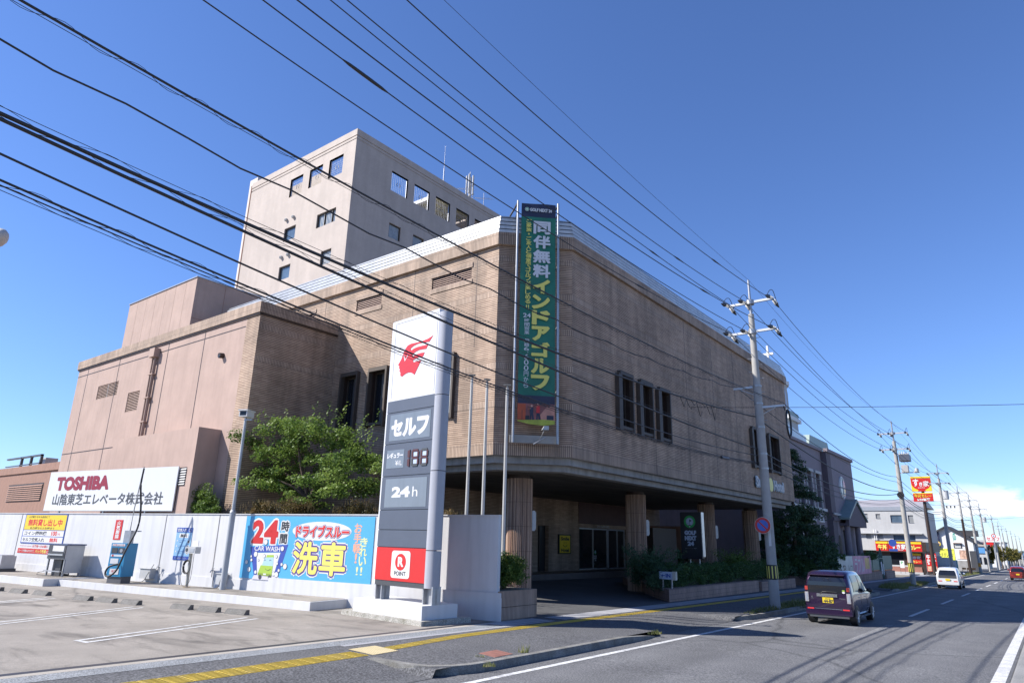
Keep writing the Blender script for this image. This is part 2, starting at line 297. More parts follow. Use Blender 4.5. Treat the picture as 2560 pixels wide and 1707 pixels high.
    def build(s, name, parent=None, kind=None):
        me = bpy.data.meshes.new(name); me.from_pydata(s.v, [], s.f); me.update()
        for m in s.mats: me.materials.append(m)
        me.polygons.foreach_set('material_index', s.m); me.polygons.foreach_set('use_smooth', s.sm)
        uvl = me.uv_layers.new(name='UVMap'); d = []
        vs = s.v
        for p in me.polygons:
            n = p.normal
            if abs(n.z) > .85 or n.length < .5:
                for vi in p.vertices: d += (vs[vi][0], vs[vi][1])
            else:
                h = math.hypot(n.x, n.y); tx, ty = -n.y / h, n.x / h
                for vi in p.vertices: v = vs[vi]; d += (v[0] * tx + v[1] * ty, v[2])
        uvl.data.foreach_set('uv', d)
        o = bpy.data.objects.new(name, me); COL.objects.link(o)
        if parent is not None:
            o.parent = parent; o.matrix_parent_inverse = Matrix.Translation(-WLOC.get(parent, Vector((0, 0, 0))))
        if kind: o['kind'] = kind
        return o
WLOC = {}
class Fr:
    def __init__(s, o, u, n): s.o = Vector((o[0], o[1], 0)); s.u = Vector((u[0], u[1], 0)).normalized(); s.n = Vector((n[0], n[1], 0)).normalized()
    def p(s, u, z, d=0): v = s.o + s.u * u + s.n * d; return (v.x, v.y, z)
def thing(name, loc, label, cat, group=None):
    o = bpy.data.objects.new(name, None); COL.objects.link(o); o.location = loc; o.empty_display_size = .3
    WLOC[o] = Vector(loc); tag(o, label, cat, group); return o
def tag(o, label, cat, group=None):
    o['label'] = label; o['category'] = cat
    if group: o['group'] = group
    return o
def copy_tree(o, loc, label=None, group=None, rz=None):
    def rec(x, par):
        c = x.copy(); COL.objects.link(c)
        if par is not None: c.parent = par
        for ch in x.children: rec(ch, c)
        return c
    r = rec(o, None); r.location = loc
    if rz is not None: r.rotation_euler = (0, 0, rz)
    if label: r['label'] = label
    if group: r['group'] = group
    return r
def gz(y): return -.008 * max(-60, min(500, y))
def gs(y): return gz(y) + .13

GL = {}
def glyph(body, off=0.0):
    k = (body, off)
    if k in GL: return GL[k]
    c = bpy.data.curves.new('t', 'FONT'); c.body = body; c.offset = off; c.resolution_u = 3
    o = bpy.data.objects.new('t', c); COL.objects.link(o); bpy.context.view_layer.update()
    me = bpy.data.meshes.new_from_object(o.evaluated_get(bpy.context.evaluated_depsgraph_get()))
    vs = [(v.co.x, v.co.y) for v in me.vertices]; fs = [tuple(p.vertices) for p in me.polygons]
    bpy.data.objects.remove(o); bpy.data.curves.remove(c); bpy.data.meshes.remove(me)
    GL[k] = (vs, fs); return GL[k]
def text(mb, F, body, u0, u1, z0, z1, d, m, off=0.0, fit='box', slant=0, grow=0.0):
    """letters filling the box u0..u1 x z0..z1 on frame F at height d above it; grow adds a thick outline"""
    vs, fs = glyph(body, 0.0); X = [v[0] for v in vs]; Y = [v[1] for v in vs]
    x0, x1, y0, y1 = min(X), max(X), min(Y), max(Y); sx = (u1 - u0) / max(1e-6, x1 - x0); sy = (z1 - z0) / max(1e-6, y1 - y0)
    if fit == 'h':                       # keep height, centre
        sx = min(sy, sx); c = (u0 + u1) / 2; u0 = c - sx * (x1 - x0) / 2
    if off: vs, fs = glyph(body, off)
    def put(du, dz, dd):
        mb.raw([F.p(u0 + (x - x0) * sx + du + slant * (y - y0) * sy, z0 + (y - y0) * sy + dz, dd) for x, y in vs], fs, m)
    if grow:
        for k in range(8): put(grow * math.cos(k * math.pi / 4), grow * math.sin(k * math.pi / 4), d - .0003 * (k + 1))
    put(0, 0, d)
def vtext(mb, F, body, u0, u1, ztop, zbot, d, m, off=0.0, grow=0.0, gap=.08, weights=None):
    n = len(body); w = weights or [1] * n; tot = sum(w); z = ztop
    for ch, q in zip(body, w):
        h = (ztop - zbot) * q / tot
        if ch != ' ':
            a, b = u0, u1; zz0 = z - h * (1 - gap / 2); zz1 = z - h * gap / 2
            if ch in '・': a, b = (u0 + u1) / 2 - .03, (u0 + u1) / 2 + .03; zz0, zz1 = z - h / 2 - .03, z - h / 2 + .03
            if ch in '!！': a, b = (u0 + u1) / 2 - (u1 - u0) * .12, (u0 + u1) / 2 + (u1 - u0) * .12
            text(mb, F, ch, a, b, zz0, zz1, d, m, off, grow=grow)
        z -= h

def facade(mb, F, u0, u1, z0, z1, m, holes=(), bands=(), mb_=None, depth=.22, revm=None, d=0):
    us = sorted({u0, u1, *[h[0] for h in holes], *[h[1] for h in holes]}); us = [u for u in us if u0 - 1e-6 <= u <= u1 + 1e-6]
    zs = sorted({z0, z1, *[h[2] for h in holes], *[h[3] for h in holes], *[b[0] for b in bands], *[b[1] for b in bands]}); zs = [z for z in zs if z0 - 1e-6 <= z <= z1 + 1e-6]
    for a, b in zip(us, us[1:]):
        for c, e in zip(zs, zs[1:]):
            cu, cz = (a + b) / 2, (c + e) / 2
            if any(h[0] < cu < h[1] and h[2] < cz < h[3] for h in holes): continue
            mm = mb_ if (mb_ and any(q[0] < cz < q[1] for q in bands)) else m
            mb.face([F.p(a, c, d), F.p(b, c, d), F.p(b, e, d), F.p(a, e, d)], mm)
    rm = revm or m
    for h in holes:
        a, b, c, e = h[:4]
        for q in ([(a, c), (a, e)], [(b, e), (b, c)], [(b, c), (a, c)], [(a, e), (b, e)]):
            (p, r), (s_, t) = q; mb.face([F.p(p, r, d), F.p(s_, t, d), F.p(s_, t, d - depth), F.p(p, r, d - depth)], rm)

# ================================================================== SETTING
def sheet(name, xs, ys, zf, m, kind='structure'):
    mb = MB(); n = len(xs)
    vs = [(x, y, zf(x, y)) for y in ys for x in xs]
    fs = [(j * n + i, j * n + i + 1, (j + 1) * n + i + 1, (j + 1) * n + i) for j in range(len(ys) - 1) for i in range(n - 1)]
    mb.raw(vs, fs, m); return mb.build(name, kind=kind)
YS = [-60, 0, 100, 200, 300, 400, 500]
sheet('ground', [-3000, -300, -60, 0, 60, 300, 3000], [-600] + YS + [1000, 2500], lambda x, y: gz(y) - .06 - (.0 if y <= 500 else 1.0), EARTH)
sheet('road', [-13, -1.0], YS, lambda x, y: gz(y), ASPH)
sheet('road_shoulder', [-.99, 3, 9], YS, lambda x, y: gz(y) + .004, SHOULD)
sheet('sea', [-4000, 0, 4000], [900, 2500, 7000], lambda x, y: -4.2, SEA)
mb = MB()
random.seed(3)
pts = [(-2600 + 130 * i, 26 + 30 * math.sin(i * .55) + 16 * math.sin(i * 1.7)) for i in range(41)]
for (a, h1), (b, h2) in zip(pts, pts[1:]):
    mb.face([(a, 5200, -20), (b, 5200, -20), (b, 5700, h2), (a, 5700, h1)], HILL); mb.face([(a, 5700, h1), (b, 5700, h2), (b, 6500, -20), (a, 6500, -20)], HILL)
mb.build('hills', kind='structure')
# pavement: dips to the road at the two driveways
def pav(x, y):
    drive = 1 if (y < 9.05 or 17.6 < y < 23.2 or 46.5 < y < 51) else 0
    if drive and x > -10.31: t = min(1, (x + 10.3) / 1.3); return gz(y) + .13 * (1 - t) + .006 * t
    return gs(y)
ys = [-60, -20, 0, 4, 8.7, 9.02, 9.1, 12, 17.4, 17.7, 20, 23.1, 23.3, 30, 40, 46.3, 46.6, 50.9, 51.1, 60, 80, 120, 200, 300, 500]
mb = MB(); xs = [-12.5, -10.3, -9.6, -9.0, -8.6]
vs = [(x, y, pav(x, y)) for y in ys for x in xs]; n = 5
mb.raw(vs, [(j * n + i, j * n + i + 1, (j + 1) * n + i + 1, (j + 1) * n + i) for j in range(len(ys) - 1) for i in range(4)], ASPH2)
mb.build('sidewalk', kind='structure')
# station lot and hotel forecourt
sheet('station_lot', [-60, -30, -12.5], [-30, 0, 10, 17], lambda x, y: gs(y), LOT)
def fore(x, y):
    t = max(0, min(1, (-14 - x) / 7)); return gs(y) + .003 + t * .3
sheet('forecourt', [-26, -21, -17, -14, -12.5], [17, 18, 22, 27, 34, 40, 50, 60], fore, FORE)
sheet('back_yard', [-70, -26.01], [16.5, 40, 60, 100], lambda x, y: gs(y) - .02, EARTH)
# kerbs
def kerb(name, pts, taper0, taper1, w=.16):
    mb = MB(); n = len(pts); secs = []
    for i, (x, y) in enumerate(pts):
        dx = pts[min(i + 1, n - 1)][0] - pts[max(i - 1, 0)][0]; dy = pts[min(i + 1, n - 1)][1] - pts[max(i - 1, 0)][1]; q = math.hypot(dx, dy)
        nx, ny = dy / q, -dx / q; h = .14
        if i < taper0: h = .03 + .11 * i / taper0
        if n - 1 - i < taper1: h = .03 + .11 * (n - 1 - i) / taper1
        g = gz(y); secs += [(x, y, g - .02), (x - nx * .02, y - ny * .02, g + h), (x - nx * w, y - ny * w, g + h + .004), (x - nx * w, y - ny * w, g - .02)]
    mb.raw(secs, [(i * 4 + k, i * 4 + k + 1, (i + 1) * 4 + k + 1, (i + 1) * 4 + k) for i in range(n - 1) for k in range(3)] + [(0, 1, 2, 3), ((n - 1) * 4 + 3, (n - 1) * 4 + 2, (n - 1) * 4 + 1, (n - 1) * 4)], KERB)
    return mb.build(name, kind='structure')
kerb('kerb', [(-10.2, 8.99), (-9.9, 9.0), (-9.5, 9.01), (-9.1, 9.06), (-8.8, 9.2), (-8.58, 9.5), (-8.46, 9.85), (-8.42, 10.4), (-8.42, 12), (-8.44, 14), (-8.44, 15.5), (-8.44, 16.6), (-8.5, 17.2)], 0, 2)
kerb('kerb', [(-9.2, 23.2), (-8.7, 23.5), (-8.4, 24.1), (-8.3, 25), (-8.3, 30), (-8.3, 40), (-8.3, 46), (-8.45, 46.6)], 2, 1)
kerb('kerb', [(-8.45, 50.8), (-8.3, 51.3)] + [(-8.3, y) for y in (60, 80, 100, 130, 160, 200, 260, 320)], 1, 0)
# painted and laid strips
def strip(name, x0, x1, y0, y1, m, dz, zf=gz, seg=None):
    ysl = [y0] + [q for q in YS if y0 < q < y1] + [y1]
    return sheet(name, [x0, x1], ysl, lambda x, y: zf(y) + dz, m)
strip('road_edge_line', -8.0, -7.86, -20, 320, PAINT, .004)
strip('road_edge_line', -1.28, -1.06, -20, 320, PAINT, .004)
mb = MB()
y = 31.0
while y < 260:
    mb.face([(-4.74, y, gz(y) + .004), (-4.60, y, gz(y) + .004), (-4.60, y + 5, gz(y + 5) + .004), (-4.74, y + 5, gz(y + 5) + .004)], PAINT); y += 9.6
y = 20.7
while y < 26.5:
    for k in (0,): mb.face([(-4.72, y + k + .05, gz(y) + .004), (-4.52, y + k, gz(y) + .004), (-4.52, y + k + .05, gz(y) + .004), (-4.72, y + k + .1, gz(y) + .004)], PAINT)
    y += .24
mb.build('centre_line', kind='structure')
strip('drain_gap', -12.70, -12.50, -20, 15.6, INK, .004, gs)
strip('edging_strip', -12.50, -12.30, -20, 15.9, BEIGE, .005, gs)
strip('drain_grating', -12.30, -11.78, -20, 14.9, GRATE, .004, gs)
strip('paving_strip', -11.78, -11.62, 9.6, 17.2, SIDEW, .004, gs)
mb = MB()
for x0, x1, y0, y1 in ((-12.45, -11.8, 15.0, 17.2), (-12.4, -11.62, 17.7, 46.2), (-12.3, -11.6, 51.3, 95)):
    y = y0
    while y < y1:
        e = min(y1, y + .9); mb.face([(x0, y, gs(y) + .006), (x1, y, gs(y) + .006), (x1, e - .02, gs(e) + .006), (x0, e - .02, gs(e) + .006)], SIDEW); y += .9
mb.build('paving_flags', kind='structure')
def tactile(name, path, w, m, bars=4):
    mb = MB()
    for (xa, ya), (xb, yb) in zip(path, path[1:]):
        L_ = math.hypot(xb - xa, yb - ya); n = max(1, int(L_ / .3))
        for i in range(n):
            t0, t1 = i / n, (i + .96) / n; p = (xa + (xb - xa) * t0, ya + (yb - ya) * t0); q = (xa + (xb - xa) * t1, ya + (yb - ya) * t1)
            mb.face([(p[0], p[1], gs(p[1]) + .006), (p[0] + w, p[1], gs(p[1]) + .006), (q[0] + w, q[1], gs(q[1]) + .006), (q[0], q[1], gs(q[1]) + .006)], m)
            if p[1] < 30:
                for k in range(bars):
                    a = w * (k + .5) / bars - .014; z = gs(p[1]) + .008
                    x0, y0_, x1, y1_ = p[0] + a, p[1] + .02, q[0] + a, q[1] - .02
                    mb.raw([(x0, y0_, z), (x0 + .028, y0_, z), (x1 + .028, y1_, z), (x1, y1_, z), (x0 + .006, y0_, z + .006), (x0 + .022, y0_, z + .006), (x1 + .022, y1_, z + .006), (x1 + .006, y1_, z + .006)], [(4, 5, 6, 7), (0, 4, 7, 3), (1, 2, 6, 5)], m)
    return mb.build(name, kind='structure')
tactile('tactile_paving', [(-10.90, -8), (-10.90, 6.4), (-11.02, 9.25)], .56, TACT, 6)
tactile('tactile_paving', [(-11.02, 10.05), (-11.36, 12.5), (-11.44, 15.2), (-11.42, 20), (-11.39, 29), (-11.4, 46)], .35, TACT, 4)
mb = MB(); wb = [(-11.27, 9.4), (-10.43, 9.3), (-10.5, 10.02), (-11.3, 10.12)]
mb.face([(x, y, gs(y) + .008) for x, y in wb], TACP)
for i in range(12):
    for j in range(9):
        s_, t_ = (i + .5) / 12, (j + .5) / 9; x = (wb[0][0] * (1 - s_) + wb[1][0] * s_) * (1 - t_) + (wb[3][0] * (1 - s_) + wb[2][0] * s_) * t_; y = (wb[0][1] * (1 - s_) + wb[1][1] * s_) * (1 - t_) + (wb[3][1] * (1 - s_) + wb[2][1] * s_) * t_
        mb.cyl((x, y, gs(y) + .008), (x, y, gs(y) + .013), .02, .014, TACP, 6)
mb.build('tactile_paving', kind='structure')
# painted bay lines of the lot
mb = MB()
def pline(a, b, w):
    dx, dy = b[0] - a[0], b[1] - a[1]; q = math.hypot(dx, dy); nx, ny = -dy / q * w / 2, dx / q * w / 2
    mb.face([(a[0] + nx, a[1] + ny, gs(a[1]) + .005), (a[0] - nx, a[1] - ny, gs(a[1]) + .005), (b[0] - nx, b[1] - ny, gs(b[1]) + .005), (b[0] + nx, b[1] + ny, gs(b[1]) + .005)], PAINT)
for (a, b) in (((-15.25, 6.2), (-16.95, 11.0)), ((-19.2, 5.8), (-21.3, 10.0)), ((-23.4, 4.9), (-25.6, 9.2))):
    pline(a, b, .11); pline((a[0] - .36, a[1] - .05), (b[0] - .36, b[1] - .1), .11); pline((a[0] + .05, a[1]), (a[0] - .41, a[1] - .05), .11)
mb.build('bay_marking', kind='structure')
mb = MB(); mb.slab([(-9.25, 11.0), (-8.72, 10.85), (-8.75, 11.45), (-9.3, 11.6)], .13, .137, plain('rust_cover', (.28, .12, .09), .8, var=.25, scale=6), lambda x, y: gz(y)); tag(mb.build('manhole_cover'), 'rusty square cover set in the pavement beside the kerb', 'cover')
# weeds
def blades(name, spots, n, h, label, m=GRASS, seed=1):
    rd = random.Random(seed); mb = MB()
    for (x, y, rx, ry, hh) in spots:
        for _ in range(int(n * rx * ry)):
            a = rd.random() * 6.28; q = math.sqrt(rd.random()); px, py = x + math.cos(a) * q * rx, y + math.sin(a) * q * ry; z = gs(py) - .04; d = rd.random() * 6.28; k = h * hh * (.5 + rd.random()) * (1.1 - q * .6); w = .012 + .01 * rd.random()
            ln = rd.uniform(-.5, .5) * k; l2 = rd.uniform(-.5, .5) * k
            mb.face([(px - w * math.cos(d), py - w * math.sin(d), z), (px + w * math.cos(d), py + w * math.sin(d), z), (px + ln, py + l2, z + k)], m)
    return tag(mb.build(name, kind='stuff'), label, 'grass')
blades('grass', [(-8.75, 27.5, .35, 3.0, .8), (-8.7, 30.8, .6, 1.6, 1.3), (-8.8, 41, .6, 4.0, 1.2), (-8.9, 54.2, .8, 2.6, 1.8), (-8.8, 62, .6, 7, 1.1), (-9, 112, .6, 18, 1.2)], 700, .22, 'green and straw coloured weeds growing along the kerb by the poles')
blades('grass', [(-8.72, 11.75, .12, .12, 2.2), (-8.95, 10.7, .14, .12, 1.1), (-8.33, 10.2, .1, .12, 1.0), (-8.5, 17.2, .15, .3, 1.0)], 1500, .09, 'small weeds in the kerb joint beside the rusty cover', seed=5)

# ================================================================== STATION WALL
WF = Fr((-12.504, 15.736), (.98876, .14954), (.14954, -.98876))     # u to the viewer's right, n toward the lot
WT = thing('boundary_wall', WF.p(-15, 0), 'long white painted wall at the back of the station lot, with a thicker foot', 'wall')
mb = MB(); mb.fbox(WF, -44, -.13, -.6, 2.86, -.16, 0, WHITE2); mb.fbox(WF, -44.02, -.115, 2.86, 2.89, -.18, .03, WHITE2); mb.build('wall_panel', WT)
mb = MB(); mb.fbox(WF, -44, .035, -.6, .62, 0.003, .035, WHITE2); mb.fbox(WF, -9.3, .04, -.6, .75, .035, .05, WHITE2); mb.build('wall_base', WT)
for u in (-26.45, -15.52, -12.33): MB().fbox(WF, u - .018, u + .018, .62, 2.86, .003, .012, CONC).build('joint_cover', WT)
# raised platforms
PT = thing('machine_platform', WF.p(-20, 0, .9), 'low white edged concrete plinth along the foot of the white wall', 'platform')
mb = MB(); mb.fbox(WF, -19.2, -5.62, -.3, .27, .05, 1.65, WHITE2); mb.build('kerb_block', PT)
mb = MB(); mb.fbox(WF, -19.1, -5.7, .27, .278, .06, 1.55, LOT); mb.build('top_slab', PT)
PT2 = thing('machine_platform', WF.p(-28, 0, 1.2), 'higher white edged concrete plinth under the grey coin machine at the left', 'platform')
mb = MB(); mb.fbox(WF, -40, -19.25, -.3, .31, .05, 2.2, WHITE2); mb.build('kerb_block', PT2)
mb = MB(); mb.fbox(WF, -39.9, -19.35, .31, .318, .06, 2.08, LOT); mb.build('top_slab', PT2)
# wheel stops
ws = None; wl = [(-29.75, 8.72, 'left end of the left row, cut by the photo edge'), (-28.35, 9.0, 'middle one of the left row of three'), (-27.05, 9.28, 'right one of the left row of three'), (-24.6, 9.62, 'left one of the middle row of three'), (-23.5, 9.88, 'middle one of the middle row of three'), (-22.42, 10.14, 'right one of the middle row of three'), (-20.35, 10.66, 'left one of the row nearest the tall price sign'), (-19.27, 10.9, 'middle one of the row nearest the tall price sign'), (-18.22, 11.14, 'right end one of the row nearest the tall price sign')]
WSM = ground_mat('wheel_stop', (.10, .095, .085), (.17, .16, .15), fine=60, finev=.3, big=5)
for x, y, lb in wl:
    mb = MB(); a = R(13); ux, uy = math.cos(a), math.sin(a); vx, vy = -uy, ux; Lh = .37; z = gs(y)
    def q(u, v, zz): return (x + ux * u + vx * v, y + uy * u + vy * v, z + zz)
    v8 = [q(-Lh, -.11, 0), q(Lh, -.11, 0), q(Lh, .11, 0), q(-Lh, .11, 0), q(-Lh, -.01, .13), q(Lh, -.01, .13), q(Lh, .10, .13), q(-Lh, .10, .13)]
    mb.raw(v8, [(0, 1, 5, 4), (1, 2, 6, 5), (2, 3, 7, 6), (3, 0, 4, 7), (4, 5, 6, 7)], WSM)
    for k in range(3):
        t = .18 + k * .27; mb.face([q(-Lh + .03, -.112 + .1 * t, .13 * t), q(Lh - .03, -.112 + .1 * t, .13 * t), q(Lh - .03, -.112 + .1 * (t + .06), .13 * (t + .06)), q(-Lh + .03, -.112 + .1 * (t + .06), .13 * (t + .06))], RUBBER)
    tag(mb.build('wheel_stop'), 'dark concrete wheel stop, ' + lb, 'wheel stop', 'wheel stops in the station lot')

# ---- car wash banner
BT = thing('car_wash_banner', WF.p(-7.8, 1.7, .05), 'sky blue banner with red 24 and big yellow characters on the white wall', 'banner')
MB().fbox(WF, -10.82, -4.75, .68, 2.81, .005, .02, CYAN).build('panel', BT)
d = .024
mb = MB(); text(mb, WF, '2', -10.36, -9.88, 1.92, 2.62, d, WHITE, .03, grow=.10); text(mb, WF, '4', -9.74, -9.16, 1.92, 2.62, d, WHITE, .03, grow=.10); text(mb, WF, '時', -8.96, -8.60, 2.31, 2.63, d, WHITE, .0, grow=.06); text(mb, WF, '間', -8.98, -8.65, 1.89, 2.20, d, WHITE, .0, grow=.06)
text(mb, WF, '2', -10.36, -9.88, 1.92, 2.62, d + .004, RED, .03, grow=.03); text(mb, WF, '4', -9.74, -9.16, 1.92, 2.62, d + .004, RED, .03, grow=.03); text(mb, WF, '時', -8.96, -8.60, 2.31, 2.63, d + .004, INK, .0, grow=.012); text(mb, WF, '間', -8.98, -8.65, 1.89, 2.20, d + .004, INK, .0, grow=.012)
mb.build('lettering', BT)
mb = MB(); mb.disc(WF, -7.06, 2.33, 1.35, d, WHITE, 40, .31); text(mb, WF, 'ドライブスルー', -8.22, -5.82, 2.14, 2.50, d + .005, PURP, .01, grow=.05); text(mb, WF, 'ドライブスルー', -8.22, -5.82, 2.14, 2.50, d + .008, WHITE, .01, grow=.032); text(mb, WF, 'ドライブスルー', -8.22, -5.82, 2.14, 2.50, d + .011, REDP, .01, grow=.014); mb.build('lettering', BT)
mb = MB()
for ch, a, b in (('洗', -8.22, -7.12), ('車', -6.98, -5.88)):
    text(mb, WF, ch, a, b, .95, 1.95, d + .002, WHITE, .0, grow=.13); text(mb, WF, ch, a, b, .95, 1.95, d + .006, PURP, .0, grow=.085); text(mb, WF, ch, a, b, .95, 1.95, d + .010, YELP, .0, grow=.033)
mb.build('lettering', BT)
mb = MB(); vtext(mb, WF, 'お手軽!', -5.58, -5.28, 2.60, 1.35, d, PEACH, .01, grow=.008); vtext(mb, WF, 'きれい', -5.3, -5.0, 2.16, 1.28, d, PLEM, .01, grow=.008)
text(mb, WF, '!!', -5.38, -5.12, 1.0, 1.25, d, PLEM, .01); mb.build('lettering', BT)
mb = MB()   # the drawn car wash gate and van
BL = plain('gate_blue', (.05, .09, .42), .4, var=0)
mb.prism([(-10.43, 1.74), (-8.55, 1.86), (-8.88, .79), (-9.09, .79), (-8.86, 1.60), (-10.09, 1.56), (-9.9, .74), (-10.06, .74)], d - .003, d, BL, WF)
mb.prism([(-10.16, .66), (-8.75, .66), (-8.9, .84), (-10.06, .80)], d - .003, d + .001, plain('pale_lilac', (.72, .68, .78), .5, var=0), WF)
mb.prism([(-10.07, 1.545), (-8.88, 1.585), (-9.1, .80), (-9.9, .76)], d - .003, d + .0005, WHITE, WF)
text(mb, WF, 'CAR WASH', -10.2, -8.92, 1.62, 1.78, d + .003, WHITE, 0, grow=.006)
mb.prism([(-9.56, 1.40), (-9.17, 1.41), (-9.19, 1.50), (-9.53, 1.49)], d, d + .004, LIME, WF)
mb.prism([(-9.73, 1.12), (-9.17, 1.12), (-9.19, 1.42), (-9.62, 1.40)], d, d + .005, plain('pane_print', (.45, .68, .80), .4, var=0), WF)
mb.prism([(-9.88, .86), (-9.19, .84), (-9.17, 1.13), (-9.78, 1.14)], d, d + .006, LIME, WF)
mb.prism([(-9.88, .80), (-9.18, .78), (-9.18, .86), (-9.88, .88)], d, d + .007, plain('lime_dark', (.26, .36, .05), .4, var=0), WF)
mb.prism([(-9.6, .82), (-9.46, .82), (-9.46, .87), (-9.6, .87)], d, d + .009, WHITE, WF)
for u in (-9.75, -9.27): mb.disc(WF, u, .75, .08, d + .008, DARKG, 14)
mb.tube([WF.p(-9.53 + .26 * k / 8, 1.03 - .05 * math.sin(math.pi * k / 8), d + .01) for k in range(9)], .006, INK, 4)
for u in (-9.6, -9.32): mb.tube([WF.p(u + .1 * k / 6 - .05, 1.30 + .035 * math.sin(math.pi * k / 6), d + .009) for k in range(7)], .005, INK, 4)
rd = random.Random(4)
for u, z, r in ((-10.52, 1.22, .07), (-10.35, .98, .08), (-8.8, 1.72, .08), (-8.75, 1.2, .05), (-8.58, 1.14, .09), (-9.1, .88, .07), (-10.1, 1.5, .09), (-10.32, 1.42, .04), (-9.66, 1.92, .09), (-8.98, 1.22, .05), (-8.95, .86, .09), (-10.28, 1.3, .05), (-8.86, 1.0, .05), (-9.66, 1.45, .06), (-10.0, .9, .06), (-9.92, 1.3, .03), (-9.05, 1.45, .05)):
    mb.disc(WF, u, z, r + .008, d + .010, INK, 12); mb.disc(WF, u, z, r, d + .012, WHITE, 12)
mb.build('drawing', BT)
# ---- yellow notice
YT = thing('price_notice', WF.p(-24.3, 2.2, .03), 'yellow and white notice board with blue border at the left of the white wall', 'notice')
MB().fbox(WF, -26.1, -22.55, 1.52, 2.85, .004, .018, BLUEP).build('panel', YT)
mb = MB(); mb.fbox(WF, -26.04, -22.61, 2.14, 2.80, .018, .022, YEL); mb.fbox(WF, -26.04, -22.61, 1.86, 2.11, .018, .022, WHITE); mb.fbox(WF, -26.04, -22.61, 1.57, 1.83, .018, .022, WHITE); mb.build('field', YT)
mb = MB(); text(mb, WF, 'ふき取りタオル店内にて', -25.8, -24.0, 2.66, 2.76, .025, INK, .01); text(mb, WF, '無料貸し出し中', -25.75, -22.9, 2.31, 2.6, .025, REDP, .0, grow=.012); text(mb, WF, 'あさ8時からよる8時まで', -25.5, -23.45, 2.17, 2.26, .025, INK, .01)
text(mb, WF, 'コイン掃除機', -25.9, -24.0, 1.90, 2.07, .025, INK, .02); text(mb, WF, '100', -23.6, -23.15, 1.90, 2.08, .025, REDP, .02, grow=.005); text(mb, WF, '円', -23.05, -22.9, 1.9, 2.0, .025, REDP)
text(mb, WF, 'セルフ空気入れ', -25.95, -24.1, 1.61, 1.78, .025, INK, .02); text(mb, WF, '無料', -23.65, -23.0, 1.61, 1.79, .025, REDP, .0, grow=.008); mb.build('lettering', YT)
T2 = thing('request_notice', WF.p(-24.8, 1.2, .03), 'red strip of white writing just below the yellow notice', 'notice')
mb = MB(); mb.fbox(WF, -26.2, -23.0, 1.09, 1.30, .004, .012, RED); mb.build('panel', T2)
mb = MB(); text(mb, WF, 'お客様へのお願い', -25.0, -23.7, 1.36, 1.47, .008, REDP, .01); text(mb, WF, 'カーツが傷みますので、', -26.1, -24.75, 1.14, 1.25, .016, WHITE, .01); text(mb, WF, 'バック駐車', -24.65, -23.75, 1.12, 1.27, .016, YELP, .02); text(mb, WF, 'にて', -23.7, -23.35, 1.13, 1.24, .016, WHITE, .01); mb.fbox(WF, -26.1, -25.1, 1.405, 1.415, .004, .008, REDP); mb.build('lettering', T2)
T3 = thing('fire_notice', WF.p(-18.6, 2.2, .03), 'narrow red upright sign reading in white characters above the blue machine', 'notice')
MB().fbox(WF, -18.86, -18.36, 1.82, 2.62, .004, .014, RED).build('panel', T3)
mb = MB(); vtext(mb, WF, '火気厳禁', -18.74, -18.48, 2.58, 1.86, .018, WHITE, .0, grow=.007); mb.build('lettering', T3)
T4 = thing('air_notice', WF.p(-14.2, 1.8, .03), 'pale blue instruction board on the wall behind the air hose post', 'notice')
LB = plain('notice_blue', (.28, .50, .72), .4, var=.02)
mb = MB(); mb.fbox(WF, -14.72, -13.78, 1.16, 2.36, .004, .014, LB); mb.fbox(WF, -14.72, -13.78, 2.18, 2.36, .014, .017, BLUEP); mb.fbox(WF, -14.72, -13.78, 1.16, 1.3, .014, .017, BLUEP); mb.fbox(WF, -14.52, -13.98, 1.98, 2.14, .014, .018, WHITE); mb.build('panel', T4)
mb = MB(); text(mb, WF, '空気入れ', -14.66, -14.12, 2.21, 2.33, .02, WHITE, .02); mb.disc(WF, -13.92, 2.27, .075, .02, WHITE, 14); mb.disc(WF, -13.92, 2.27, .055, .022, BLUEP, 14); text(mb, WF, '無料', -14.45, -14.05, 2.0, 2.12, .021, INK, .02)
for k in range(3):
    z = 1.86 - k * .2; text(mb, WF, 'タイヤの空気圧を', -14.5, -14.08, z, z + .035, .018, BLUEP); text(mb, WF, '合わせる', -14.5, -14.28, z - .06, z - .025, .018, BLUEP); mb.disc(WF, -14.6, z + .01, .03, .018, WHITE, 10); mb.disc(WF, -13.92, z - .02, .075, .018, WHITE, 12); mb.disc(WF, -13.92, z - .02, .05, .02, DARKG, 12)
text(mb, WF, 'ホースは元に戻してください', -14.62, -13.9, 1.2, 1.26, .02, WHITE); mb.build('lettering', T4)

# ---- big company board behind the wall
SF = Fr(WF.p(0, 0, -.25)[:2], (.98876, .14954), (.14954, -.98876))
ST = thing('company_signboard', SF.p(-21, 3), 'long white signboard with red capitals and dark characters standing behind the white wall', 'signboard')
MB().fbox(SF, -25.25, -15.64, 3.02, 4.79, -.05, 0, WGLOSS).build('panel', ST)
MB().fbox(SF, -25.28, -15.61, 2.99, 3.02, -.06, .01, STEEL).build('edge_trim', ST)
CRIM = plain('crimson_print', (.30, .008, .03), .4, var=0)
mb = MB(); text(mb, SF, 'TOSHIBA', -24.5, -20.4, 3.96, 4.50, .008, CRIM, .03, grow=.03); mb.build('lettering', ST)
mb = MB(); text(mb, SF, '山陰東芝エレベータ株式会社', -24.6, -16.35, 3.26, 3.76, .008, DARKG, .012, grow=.004); mb.build('lettering', ST)
for u in (-24, -20.5, -17.5): MB().fbox(SF, u - .04, u + .04, 0, 3.6, -.10, -.051, STEEL).build('post', ST)

